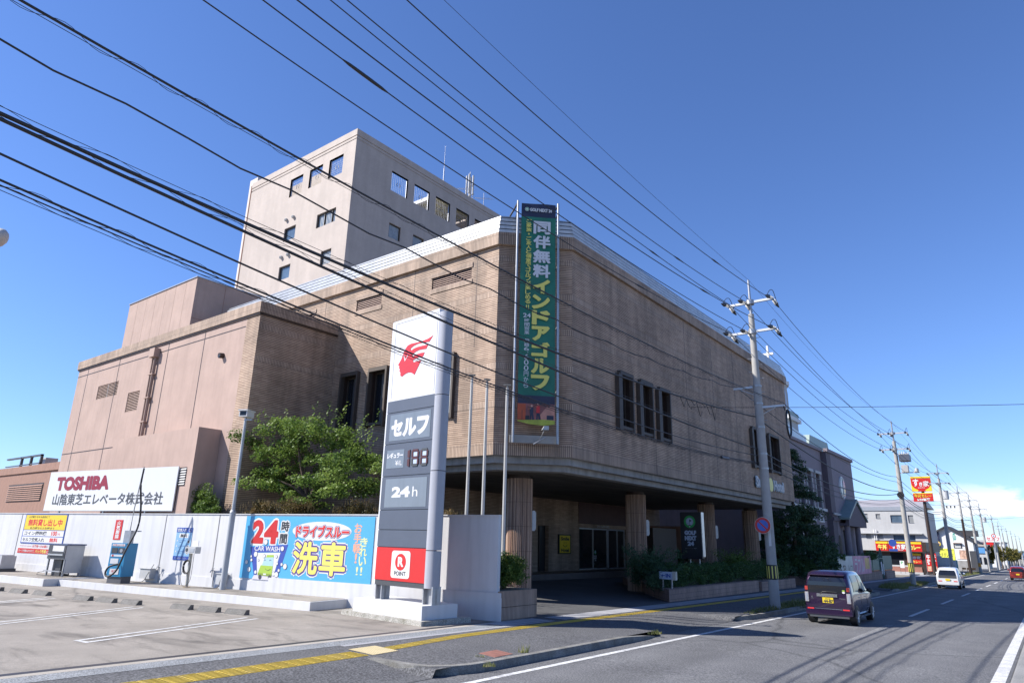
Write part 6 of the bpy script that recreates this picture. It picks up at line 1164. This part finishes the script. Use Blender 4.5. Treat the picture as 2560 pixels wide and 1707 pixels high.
# ================================================================== UTILITY POLES
ARM = plain('arm_steel', (.62, .63, .64), .4, .4, var=.06)
INS = plain('insulator_white', (.7, .7, .68), .3, var=.03)
def insul(mb, x, y, z, dy, cover=True):
    # strain insulator toward +-y and a black cover
    mb.cyl((x, y, z), (x, y + dy * .18, z - .03), .03, .03, STEEL, 6)
    for k in range(3): mb.cyl((x, y + dy * (.18 + .1 * k), z - .04 - .015 * k), (x, y + dy * (.22 + .1 * k), z - .045 - .015 * k), .075, .075, INS, 10)
    if cover: mb.cyl((x, y + dy * .48, z - .09), (x, y + dy * .85, z - .15), .09, .03, BLACK, 8)
def stripe_band(o, x, y, z0, z1, r):
    mb = MB(); mb.cyl((x, y, z0), (x, y, z1), r + .008, r + .008, BLACK, 20)
    for k in range(10):
        a = 2 * math.pi * k / 10; w = .09; F = Fr((x + (r + .009) * math.cos(a), y + (r + .009) * math.sin(a)), (-math.sin(a), math.cos(a)), (math.cos(a), math.sin(a))); mb.fbox(F, -.021, .021, z0 + .05, z1 - .05, -.01, .006, YELP)
    mb.build('stripe_band', o)
POLES = [(-8.81, 28.2, 13.5, [(12.45, 12.5), (11.1, 11.1)]), (-8.52, 60.1, 11.95, [(10.97, 11), (9.72, 9.7)]), (-8.7, 88.6, 11.4, [(10.4, 1), (9.3, 1)]), (-8.7, 108.4, 10.45, [(9.6, 1)]), (-8.6, 122.6, 10.3, [(9.4, 1), (8.5, 1)]), (-8.6, 140.5, 9.9, [(9.0, 1), (8.1, 1)]), (-8.7, 171, 9.4, [(8.6, 1)]), (-8.7, 190, 8.5, [(7.7, 1)]), (-8.7, 203, 8.1, [(7.3, 1)]), (-8.7, 225, 8.3, [(7.4, 1)]), (-8.7, 250, 8.2, [(7.3, 1)]), (-8.7, 280, 8.0, [(7.1, 1)]), (-8.7, 315, 7.8, [(6.9, 1)])]
PLAB = ['nearest tall concrete utility pole, with a no parking sign and a yellow and black band', 'second utility pole along the road, carrying switch gear and a black and yellow band', 'third utility pole, with a grey round transformer', 'dark brown lower half utility pole between the third and the orange banded one', 'utility pole with an orange band near its foot', 'sixth utility pole, with a small transformer', 'utility pole just before the street trees', 'first utility pole behind the street trees', 'second utility pole behind the street trees', 'third utility pole behind the street trees', 'fourth utility pole behind the street trees', 'fifth utility pole behind the street trees', 'farthest utility pole before the horizon']
def make_pole(i, x, y, top, arms):
    z0 = gs(y) - .2; r0 = .20 if i == 0 else .19
    P = thing('utility_pole', (x, y, z0), PLAB[i], 'utility pole', 'utility poles along the road')
    bm = POLEC
    mb = MB(); hm = top - 1.6
    if i == 3: mb.cyl((x, y, z0), (x, y, 6.2), r0, .14, BROWN, 16); mb.cyl((x, y, 6.2), (x, y, hm), .135, .12, bm, 16)
    else: mb.cyl((x, y, z0), (x, y, 8.7 if i == 0 else hm * .7), r0, .165, bm, 18); mb.cyl((x, y, 8.7 if i == 0 else hm * .7), (x, y, hm), .15 if i == 0 else .16, .12, bm, 18)
    mb.cyl((x, y, hm), (x, y, top), .06, .05, STEEL, 8); mb.build('shaft', P)
    for j, (za, _) in enumerate(arms):
        L_ = 1.02; mb = MB(); mb.box(x - L_, y - .05, za - .05, x + L_, y + .05, za + .05, ARM); mb.cyl((x, y, za - .1), (x, y, za + .1), .17, .17, STEEL, 14); o = mb.build('crossarm', P)
        if i < 7:
            for xx in (x - .95, x - .22, x + .95):
                for dy in (-1, 1): q = MB(); insul(q, xx, y + dy * .05, za + .02, dy, i < 3); q.build('insulator', o)
                if i < 2: q = MB(); q.tube(smooth([(xx, y - .75, za - .1), (xx + .05, y - .45, za + .22), (xx + .05, y, za + .36), (xx + .02, y + .4, za + .2), (xx, y + .75, za - .1)]), .014, CABLE, 5); q.build('jumper_wire', o)
    if i == 0:
        stripe_band(P, x, y, .95, 1.5, .195)
        mb = MB()
        for k in range(14): a = .4 + (k % 2) * math.pi; z = 7.2 + k * .3; mb.cyl((x, y, z), (x + .32 * math.cos(a), y + .32 * math.sin(a) * .3, z + .02), .012, .012, STEEL, 5)
        mb.build('step_bolt', P)
        for z in (8.65, 7.9, 6.9, 5.8, 5.2): MB().cyl((x, y, z), (x, y, z + .06), .185, .185, STEEL, 16).build('clamp_ring', P)
        mb = MB(); mb.box(x - 1.0, y - .04, 8.62, x, y + .04, 8.70, ARM); mb.tube([(x - .75, y, 8.62), (x - .1, y, 8.3)], .02, ARM); mb.build('side_bracket', P)
        mb = MB(); mb.box(x, y - .04, 7.72, x + 1.05, y + .04, 7.80, ARM); mb.tube([(x + .7, y, 7.72), (x + .1, y, 7.45)], .02, ARM); mb.build('side_bracket', P)
        mb = MB(); mb.tube([(x + 1.15 + .0, y + .28 * math.cos(a * math.pi / 12), 7.0 + .55 * math.sin(a * math.pi / 12)) for a in range(25)], .04, CABLE, 6); mb.tube([(x + 1.0, y, 7.75), (x + 1.05, y, 7.55)], .02, CABLE); mb.build('cable_coil', P)
        F = Fr((x, y), (1, 0), (0, -1)); mb = MB(); mb.fbox(F, .02, .12, 2.2, 2.9, .19, .2, WHITE); mb.build('number_plate', P)
    if i == 1:
        stripe_band(P, x, y, .55, 1.25, .185)
        mb = MB(); mb.box(x + .25, y - .5, 8.75, x + .95, y + .5, 9.25, SLATE); [mb.cyl((x + .35 + .12 * k, y - .4 + .2 * k, 9.25), (x + .35 + .12 * k, y - .4 + .2 * k, 9.5), .04, .03, INS, 8) for k in range(5)]; mb.box(x, y - .04, 9.3, x + .9, y + .04, 9.36, ARM); mb.build('switch_gear', P)
        mb = MB(); mb.box(x + .3, y - .3, 7.9, x + .75, y + .3, 8.45, SUKI); mb.box(x, y - .03, 7.85, x + 1.5, y + .03, 7.92, ARM); mb.cyl((x + 1.25, y, 7.9), (x + 1.3, y, 8.2), .16, .12, SUKI, 12); mb.build('control_box', P)
        mb = MB(); mb.cyl((x + .0, y - .2, 6.2), (x + .0, y - .26, 6.2), .25, .25, CABLE, 16); mb.build('cable_coil', P)
        mb = MB(); F = Fr((x - .9, y - .1), (1, 0), (0, -1)); mb.disc(F, -.12, 2.65, .27, .02, BLUEP, 20, thick=.02); mb.fbox(F, -.4, .18, 2.05, 2.22, 0, .02, BLUEP); mb.cyl((x, y, 2.6), (x - .9, y - .08, 2.6), .03, .03, STEEL, 6); mb.build('blue_sign', P)
    if i in (2, 5): mb = MB(); mb.cyl((x + .45, y, 7.6 if i == 2 else 6.9), (x + .45, y, 8.5 if i == 2 else 7.7), .28, .28, G1, 16); mb.box(x, y - .04, 7.55 if i == 2 else 6.85, x + .7, y + .04, 7.62 if i == 2 else 6.92, ARM); mb.build('transformer', P)
    if i == 3:
        mb = MB(); mb.box(x - 1.6, y - .04, 7.9, x, y + .04, 8.0, ARM); [mb.cyl((x - 1.5 + .45 * k, y, 7.9), (x - 1.5 + .45 * k, y, 7.6), .09, .06, BLACK, 8) for k in range(3)]; mb.build('side_bracket', P); mb = MB(); mb.tube([(x, y, 6.0), (x + .9, y, 6.1), (x + .95, y, 5.7)], .03, DARKG); mb.build('lamp_arm', P)
    if i == 4: MB().cyl((x, y, .0), (x, y, .55), .20, .19, plain('orange_band', (.75, .33, .03), .5, var=.1), 16).build('band', P)
    return P
for i, (x, y, tp, arms) in enumerate(POLES): make_pole(i, x, y, tp, arms)
for x, lb in ((0.3, 'x'),): pass
# no parking sign strapped to the nearest pole
F = Fr((-8.92, 27.82), (1, 0), (0, -1)); NP = thing('no_parking_sign', (-8.92, 27.8, 2.98), 'round blue and red no parking sign strapped to the nearest utility pole', 'sign')
MB().disc(F, 0, 2.98, .315, .0, WHITE, 36, thick=.02).disc(F, 0, 2.98, .305, .003, RED, 36).disc(F, 0, 2.98, .215, .006, plain('traffic_blue', (.06, .16, .62), .4, var=.02), 32).prism([(-.19, 3.13), (-.15, 3.17), (.19, 2.83), (.15, 2.79)], .006, .009, RED, F).build('disc', NP); MB().fbox(F, -.1, .2, 2.95, 3.0, -.2, -.02, STEEL).build('bracket', NP)

# ================================================================== CABLES
def para(c, y): return c[0] * y * y + c[1] * y + c[2]
CB = [  # x, parabola over the near span, radius, z at following poles offset type, label
 (-8.78, (1.35e-3, -5.775e-2, 14.04885), .006, 'top', 'thin earth wire running from the very tips of the poles'),
 (-7.80, (3.53e-3, -9.125e-2, 12.10326), .013, ('a', 0, .95), 'power line on the road end of the upper crossarm'),
 (-9.00, (3.10e-3, -8.242e-2, 12.37827), .013, ('a', 0, -.22), 'power line on the middle of the upper crossarm'),
 (-9.75, (2.27e-3, -7.607e-2, 12.89403), .013, ('a', 0, -.95), 'power line on the building end of the upper crossarm'),
 (-7.80, (3.34e-3, -6.573e-2, 10.23617), .013, ('a', 1, .95), 'power line on the road end of the lower crossarm'),
 (-9.00, (2.70e-3, -7.254e-2, 11.01518), .013, ('a', 1, -.22), 'power line on the middle of the lower crossarm, with a thick sleeve'),
 (-9.75, (2.88e-3, -7.169e-2, 10.92154), .013, ('a', 1, -.95), 'power line on the building end of the lower crossarm'),
 (-7.80, (2.14e-3, -5.319e-2, 7.66286), .016, ('z', 7.6), 'low voltage cable wound with thin wire, on the right bracket of the nearest pole'),
 (-9.70, (2.92e-3, -6.932e-2, 8.32985), .015, ('z', 7.2), 'slightly wavy twisted cable ending at the left bracket of the nearest pole'),
 (-8.98, (2.38e-3, -5.086e-2, 6.93387), .026, ('z', 6.5), 'thickest lashed telephone cable bundle'),
 (-8.98, (1.29e-3, -6.736e-2, 6.89685), .024, ('z', 6.3), 'second thick telephone cable just under the thickest bundle'),
 (-8.98, (2.94e-3, -1.1056e-1, 6.54999), .015, ('z', 5.9), 'plain straight telephone cable, third from the bottom'),
 (-8.98, (2.97e-3, -1.1064e-1, 6.24245), .015, ('z', 5.7), 'lashed telephone cable, second from the bottom'),
 (-8.98, (2.96e-3, -1.0929e-1, 6.17922), .009, ('z', 5.6), 'thin lowest telephone cable wound with a lashing wire')]
for idx, (x, c, r, kind, lb) in enumerate(CB):
    rr = random.Random(200 + idx); pts = []; ystart = -9.0
    N_ = 40
    for k in range(N_ + 1):
        y = ystart + (28.2 - ystart) * k / N_; wob = .035 * math.sin(y * 2.3) if idx == 8 else 0
        pts.append((x + wob * .5, y, para(c, y) + wob))
    prev = pts[-1]; last = 9 if idx < 7 else 6
    for j in range(1, last):
        px_, py_, tp, arms = POLES[j]
        if kind == 'top': q = (px_, py_, tp)
        elif kind[0] == 'a': q = (px_ + kind[2], py_, arms[min(kind[1], len(arms) - 1)][0] + .02 - (0 if kind[1] < len(arms) else .5))
        else: q = (px_ - .15, py_, kind[1] - .5 * (j - 1) * .45)
        L_ = py_ - prev[1]; sag = .00055 * L_ * L_ + .15
        for k in range(1, 13):
            t = k / 12; pts.append(tuple(prev[a] + (q[a] - prev[a]) * t - (sag * 4 * t * (1 - t) if a == 2 else 0) for a in range(3)))
        prev = q
    CT_ = thing('overhead_cable', (x, 10, para(c, 10)), lb, 'cable', 'overhead cables along the road'); mb = MB()
    rs = [r * (1 if p[1] < 30 else (1.0 if r > .012 else 1)) for p in pts]
    mb.tube(pts, rs, CABLE, 6); mb.build('conductor', CT_)
    if idx in (7, 9, 10, 12, 13):   # lashing wire
        mb = MB(); hp = []; y = -1.0; amp = {7: .05, 9: .045, 10: .04, 12: .05, 13: .03}[idx]; per = {7: .8, 9: 1.3, 10: 1.1, 12: 1.0, 13: .9}[idx]
        while y < 27.8: a = y / per * 6.283; hp.append((x + amp * math.cos(a), y, para(c, y) + amp * math.sin(a) + (.05 if idx in (9, 10) else -.02))); y += per / 10
        mb.tube(hp, .004, CABLE, 4); mb.build('lashing_wire', CT_)
        mb = MB(); mb.tube([(p[0] + .01, p[1], p[2] + (.085 if idx in (9, 10) else -.06)) for p in pts[:N_ + 1]], .005, CABLE, 4); mb.build('messenger_wire', CT_)
    if idx == 5: mb = MB(); ys_ = [6.2, 6.35, 6.6, 6.9, 7.15, 7.3]; mb.tube([(x, y, para(c, y)) for y in ys_], [.015, .03, .034, .034, .03, .015], CABLE, 8); mb.build('sleeve', CT_)
    if idx in (1, 2, 3, 4, 6): mb = MB(); y = 21.5 - idx * .4; mb.tube([(x, y, para(c, y)), (x, y + .3, para(c, y + .3)), (x, y + .9, para(c, y + .9))], [.014, .03, .014], CABLE, 6); mb.build('sleeve', CT_)
    if idx == 12: mb = MB(); mb.tube([(x, 24.0, para(c, 24) - .04), (x, 24.7, para(c, 24.7) - .04)], .05, SLATE, 8); mb.build('splice_case', CT_)
CC = thing('crossing_cable', (-4, 31, 8), 'single thin cable crossing the road to the right from the brick building', 'cable'); mb = MB()
mb.tube([(-13.4 + 2.0 * k, 32, 8.75 - .083 * 2 * k + .0012 * (2 * k - 10) ** 2) for k in range(0, 13)], .012, CABLE, 5); mb.build('conductor', CC)
CC = thing('crossing_cable', (-4, 120, 8), 'farther thin cable crossing the road above the red car', 'cable'); mb = MB(); mb.tube([(-8.6 + 1.5 * k, 122.6, 6.6 + .004 * k * k * 3 + .05 * k) for k in range(0, 12)], .014, CABLE, 5); mb.build('conductor', CC)
# messy tangle near pole 1
CC = thing('hanging_wire_tangle', (-8.98, 21, 6.9), 'loose wire ends dangling from the lashed cable left of the nearest pole', 'wire'); mb = MB(); rr = random.Random(9)
for k in range(7): y = 20.6 + k * .45; z = para(CB[9][1], y); mb.tube([(-8.98, y, z), (-8.96, y + .25, z - .45 * rr.random() - .1), (-8.98, y + .5, para(CB[9][1], y + .5) - .02 - .3 * (k % 2))], .012, CABLE, 4)
mb.build('wire', CC)
CC = thing('street_lamp', (-50, 10.6, 0), 'pale floodlight head just entering the left edge of the photo', 'lamp'); MB().cyl((-50.0, 10.5, 0), (-50.0, 10.5, 19.2), .15, .1, STEEL, 10).build('pole', CC); MB().tube(smooth([(-50, 10.5, 19.0), (-49.0, 10.2, 19.3), (-47.8, 10, 19.3)]), .06, STEEL, 6).build('arm', CC); MB().sphere((-47.6, 10, 19.0), 1.05, .5, .55, SUKI, 14, 8).build('head', CC)

# ================================================================== CARS
def car(x, y, label, paint, W=1.475, Lc=3.395, Hh=1.655, style='wagon', full=True):
    z0 = gz(y); C = thing('parked_car' if False else 'car', (x, y, z0), label, 'car')
    hw = W / 2; belt = .98 if style == 'wagon' else .93
    # stations: y, z_bottom, z_belt, z_top, lower half width, belt half width, top half width
    if style == 'wagon':
        S = [(0, .34, .95, 1.22, .90, .90, .78), (.03, .27, .97, 1.40, .96, .96, .80), (.10, .25, .98, 1.52, .99, .985, .81), (.22, .24, .98, 1.61, 1, .99, .815), (.55, .24, .98, Hh, 1, .995, .82), (1.2, .24, .97, Hh, 1, .995, .82), (1.75, .24, .96, Hh - .02, 1, .99, .81), (2.05, .24, .95, Hh - .10, 1, .985, .79), (2.4, .24, .95, 1.32, 1, .98, .76), (2.72, .24, .95, 1.03, 1, .97, .82), (3.05, .25, .90, .96, .98, .95, .82), (3.28, .27, .80, .86, .93, .90, .76), (Lc, .33, .62, .66, .80, .78, .68)]
    else:
        S = [(0, .34, .84, .92, .88, .88, .80), (.04, .27, .90, 1.02, .95, .95, .80), (.14, .25, .92, 1.15, .985, .98, .78), (.32, .24, .93, 1.34, 1, .99, .77), (.6, .24, .93, Hh - .04, 1, .99, .775), (1.1, .24, .93, Hh, 1, .99, .78), (1.7, .24, .93, Hh - .02, 1, .99, .77), (2.1, .24, .92, 1.32, 1, .98, .75), (2.5, .24, .91, 1.02, 1, .97, .80), (3.0, .25, .84, .92, .98, .95, .80), (3.28, .27, .72, .78, .9, .88, .74), (Lc, .33, .58, .62, .8, .78, .66)]
    rings = []; m = 0
    for (yy, zb, zl, zt, a, b, c) in S:
        a, b, c = a * hw, b * hw, c * hw; zm = zb + (zl - zb) * .45; zt2 = zl + (zt - zl) * .5; bt = b + (c - b) * .42
        half = [(a * .86, zb), (a * .97, zb + .05), (a * 1.0, zm), (b * 1.0, zl - .06), (b * .985, zl), (bt, zt2), (c + (b - c) * .12, zt - (zt - zl) * .14), (c - .015, zt - (zt - zl) * .05), (c - .09, zt - .004), (c * .5, zt + .012)]
        ring_ = half + [(-p, q) for p, q in reversed(half)]; m = len(ring_); rings.append([(x + p, y + yy, z0 + q) for p, q in ring_])
    mb = MB(); vs = [p for r_ in rings for p in r_]; fs = []
    for i in range(len(rings) - 1):
        for k in range(m): fs.append((i * m + k, (i + 1) * m + k, (i + 1) * m + (k + 1) % m, i * m + (k + 1) % m))
    mb.raw(vs, fs, paint, True); mb.raw(rings[0], [tuple(range(m))], paint); mb.raw(rings[-1], [tuple(reversed(range(m)))], paint)
    mb.build('body', C)
    def side(yy, t, s, e=.008):     # point on the side glass plane (belt 0 .. roof 1)
        for (A, B) in zip(S, S[1:]):
            if A[0] <= yy <= B[0]: f = (yy - A[0]) / (B[0] - A[0]); zl = A[2] + (B[2] - A[2]) * f; zt = A[3] + (B[3] - A[3]) * f; b = (A[5] + (B[5] - A[5]) * f) * hw; c = (A[6] + (B[6] - A[6]) * f) * hw; break
        bt = b + (c - b) * .42; zt2 = zl + (zt - zl) * .5; c2 = c + (b - c) * .12; z2 = zt - (zt - zl) * .14
        t2 = t * .86
        if t2 < .5: g = t2 / .5; w = b * .985 + (bt - b * .985) * g
        else: g = (t2 - .5) / .36; w = bt + (c2 - bt) * g
        return (x + s * (w + e), y + yy, z0 + zl + (zt - zl) * t2)
    for s in (-1, 1):
        for (ya, yb) in (((.42, 1.28), (1.36, 2.2)) if style == 'wagon' else ((.55, 1.25), (1.33, 2.1))):
            mb = MB(); n = 5
            for k in range(n):
                a, b = ya + (yb - ya) * k / n, ya + (yb - ya) * (k + 1) / n
                for t0, t1 in ((.06, .58), (.58, .95)):
                    q = [side(a, t0, s), side(b, t0, s), side(b, t1, s), side(a, t1, s)]; mb.face(q if s > 0 else q[::-1], CARG, True)
            mb.build('side_window', C)
    # tailgate glass: follows the rear face
    mb = MB(); gl = [(-.62, .97), (.62, .97), (.60, 1.20), (.57, 1.38), (.52, 1.46), (-.52, 1.46), (-.57, 1.38), (-.60, 1.20)] if style == 'wagon' else [(-.56, .93), (.56, .93), (.54, 1.08), (.50, 1.26), (-.50, 1.26), (-.54, 1.08)]
    def rear(zq):
        P_ = [(A[3], A[0]) for A in S[:5]]
        if zq <= P_[0][0]: return -.012
        for (za, ya), (zb_, yb_) in zip(P_, P_[1:]):
            if za <= zq <= zb_: return ya + (yb_ - ya) * (zq - za) / (zb_ - za + 1e-6) - .02
        return P_[-1][1]
    mb.face([(x + u, y + rear(zq), z0 + zq) for u, zq in gl], CARG)
    if len(gl) == 8: mb.v = []; mb.f = []; mb.m = []; mb.sm = []; rows = [(.62, .97), (.61, 1.08), (.60, 1.20), (.58, 1.32), (.54, 1.42), (.50, 1.47)]
    else: mb.v = []; mb.f = []; mb.m = []; mb.sm = []; rows = [(.56, .90), (.55, 1.0), (.53, 1.10), (.50, 1.2), (.46, 1.28)]
    for (wa, za), (wb_, zb_) in zip(rows, rows[1:]): mb.face([(x - wa, y + rear(za), z0 + za), (x + wa, y + rear(za), z0 + za), (x + wb_, y + rear(zb_), z0 + zb_), (x - wb_, y + rear(zb_), z0 + zb_)], CARG, True)
    mb.build('rear_window', C)
    for s, yy in ((-1, .52), (1, .52), (-1, 2.86), (1, 2.86)):
        o = MB().cyl((x + s * (hw - .19), y + yy, z0 + .28), (x + s * (hw + .008), y + yy, z0 + .28), .285, .275, RUBBER, 26).build('wheel', C); q = MB(); q.cyl((x + s * (hw + .009), y + yy, z0 + .28), (x + s * (hw + .012), y + yy, z0 + .28), .195, .19, DARKG, 22)
        for k in range(7):
            a = k * 2 * math.pi / 7; q.tube([(x + s * (hw + .016), y + yy, z0 + .28), (x + s * (hw + .016), y + yy + .185 * math.cos(a), z0 + .28 + .185 * math.sin(a))], .018, ALU, 4)
        q.build('rim', o); q = MB(); pr = []
        for k in range(19): a = R(-8 + 196 * k / 18); pr.append((yy + .335 * math.cos(a), .28 + .335 * math.sin(a)))
        FW = Fr((x + s * (hw + .002), y), (0, 1), (s, 0)); q.raw([FW.p(u, z0 + max(zz, .2), 0) for u, zz in pr], [tuple(range(len(pr)))], BLACK); q.build('wheel_arch', C)
    FB = Fr((x, y), (1, 0), (0, -1))
    def fb(name, *b_): q = MB(); [q.fbox(FB, u0, u1, z0 + a, z0 + b, d0, d1, mm) for u0, u1, a, b, d0, d1, mm in b_]; return q.build(name, C)
    YP = plain('plate_yellow', (.80, .58, .02), .4, var=0)
    if style == 'wagon':
        fb('bumper', (-.70, .70, .30, .50, .0, .05, paint), (-.6, .6, .22, .30, .0, .03, DARKG)); fb('number_plate', (-.165, .165, .665, .83, .005, .02, YP)); q = MB(); text(q, FB, '44-87', -.12, .15, z0 + .68, z0 + .76, .024, INK, .02, grow=.004); text(q, FB, '松江 580', -.07, .08, z0 + .775, z0 + .815, .024, INK, .01); text(q, FB, 'か', -.155, -.13, z0 + .70, z0 + .73, .024, INK); q.build('lettering', C)
        fb('chrome_garnish', (-.33, .30, .85, .945, .01, .03, CHROME)); fb('chrome_strip', (-.42, .42, .475, .495, .051, .06, CHROME))
        for s in (-1, 1): fb('tail_lamp', *([(s * .64 - .055, s * .64 + .055, .68, .98, .0, .035, LAMPC), (s * .64 - .035, s * .64 + .035, .72, .94, .035, .04, ALU), (s * .64 - .045, s * .64 + .045, 1.04, 1.16, -.02, .02, LAMPR)])); fb('reflector', (s * .54 - .1, s * .54 + .1, .46, .50, .051, .062, REDP))
        q = MB(); q.tube([(x - .22, y - .045, z0 + .93), (x - .14, y - .05, z0 + 1.0), (x + .0, y - .05, z0 + 1.02), (x + .3, y - .05, z0 + 1.005)], .012, BLACK, 5); q.build('wiper', C)
        q = MB(); text(q, FB, 'N', -.50, -.46, z0 + .80, z0 + .86, .012, CHROME, .02); text(q, FB, 'WGN', -.51, -.44, z0 + .765, z0 + .785, .012, CHROME, .01); text(q, FB, 'Custom', .36, .53, z0 + .80, z0 + .835, .012, CHROME, .01); q.build('badge', C)
        q = MB(); q.disc(FB, .50, z0 + 1.06, .045, .016, LIME, 14, .02, thick=.004); q.disc(FB, .50, z0 + 1.005, .045, .016, WHITE, 14, .028, thick=.004); q.build('sticker', C)
        fb('roof_spoiler', (-.55, .55, 1.515, 1.55, -.12, .0, paint)); fb('door_line', (-.60, .60, .53, .54, .001, .004, BLACK))
    else:
        fb('bumper', (-.66, .66, .28, .52, .0, .04, paint), (-.5, .5, .22, .28, 0, .03, DARKG)); fb('number_plate', (-.15, .15, .56, .70, .04, .055, YP))
        for s in (-1, 1): fb('tail_lamp', (s * .48 - .12, s * .48 + .12, .50, .56, .041, .05, REDP if paint is CARWHITE else LAMPR), *([] if paint is CARWHITE else [(s * .6 - .06, s * .6 + .06, .70, .88, -.01, .02, LAMPR)]))
        if paint is CARWHITE: fb('tailgate_panel', (-.56, .56, .74, .93, .001, .012, DARKG))
    for s in (-1, 1):
        q = MB(); q.sphere((x + s * (hw + .12), y + 2.12, z0 + 1.03), .10, .07, .075, BLACK if style == 'wagon' else paint, 12, 8); q.tube([(x + s * (hw - .03), y + 2.14, z0 + .99), (x + s * (hw + .08), y + 2.12, z0 + 1.0)], .02, BLACK, 6); q.build('door_mirror', C)
    for s in (-1, 1):
        q = MB(); FW = Fr((x + s * (hw + .003), y), (0, 1), (s, 0)); [q.fbox(FW, u, u + .008, z0 + .3, z0 + .92, -.004, .0, BLACK) for u in (1.32, 2.25)]; q.fbox(FW, .9, 1.04, z0 + .82, z0 + .845, 0, .02, CHROME); q.fbox(FW, 1.85, 1.99, z0 + .82, z0 + .845, 0, .02, CHROME); q.fbox(FW, .92, 2.45, z0 + .22, z0 + .27, -.01, .02, CHROME if style == 'wagon' else DARKG); q.build('door_trim', C)
    fb('underbody', (-.6, .6, .2, .32, -2.8, -.3, BLACK)); return C
CARG = plain('car_glass', (.010, .012, .018), .05, 0, var=0, spec=.55)
CHROME = plain('chrome', (.75, .76, .78), .12, 1, var=0)
LAMPC = plain('lamp_clear', (.45, .43, .45), .15, .2, var=.05, coat=1)
LAMPR = plain('lamp_red', (.45, .04, .03), .15, 0, var=0, coat=1)
CARPURPLE = plain('purple_metallic', (.042, .018, .062), .25, .6, var=.03, coat=1)
CARWHITE = plain('car_white', (.72, .73, .75), .25, 0, var=0, coat=1)
CARRED = plain('car_red', (.33, .03, .02), .25, .3, var=0, coat=1)
car(-6.05, 24.85, 'dark purple tall hatchback with a yellow number plate driving away, nearest car', CARPURPLE)
car(-6.35, 60.6, 'small white hatchback with a dark tailgate driving away behind the purple car', CARWHITE, Hh=1.48, style='hatch')
car(-3.3, 94.2, 'red small car in the right lane, cut by the right edge of the photo', CARRED, Hh=1.45, style='hatch')
car(-2.6, 185, 'white van shaped car far down the road', CARWHITE, Hh=1.75, style='wagon')
CARGREY = plain('car_grey', (.2, .2, .22), .25, .4, var=0, coat=1)
car(-5.9, 260, 'tiny grey car near the horizon of the road', CARGREY, Hh=1.45, style='hatch')
print('script done')
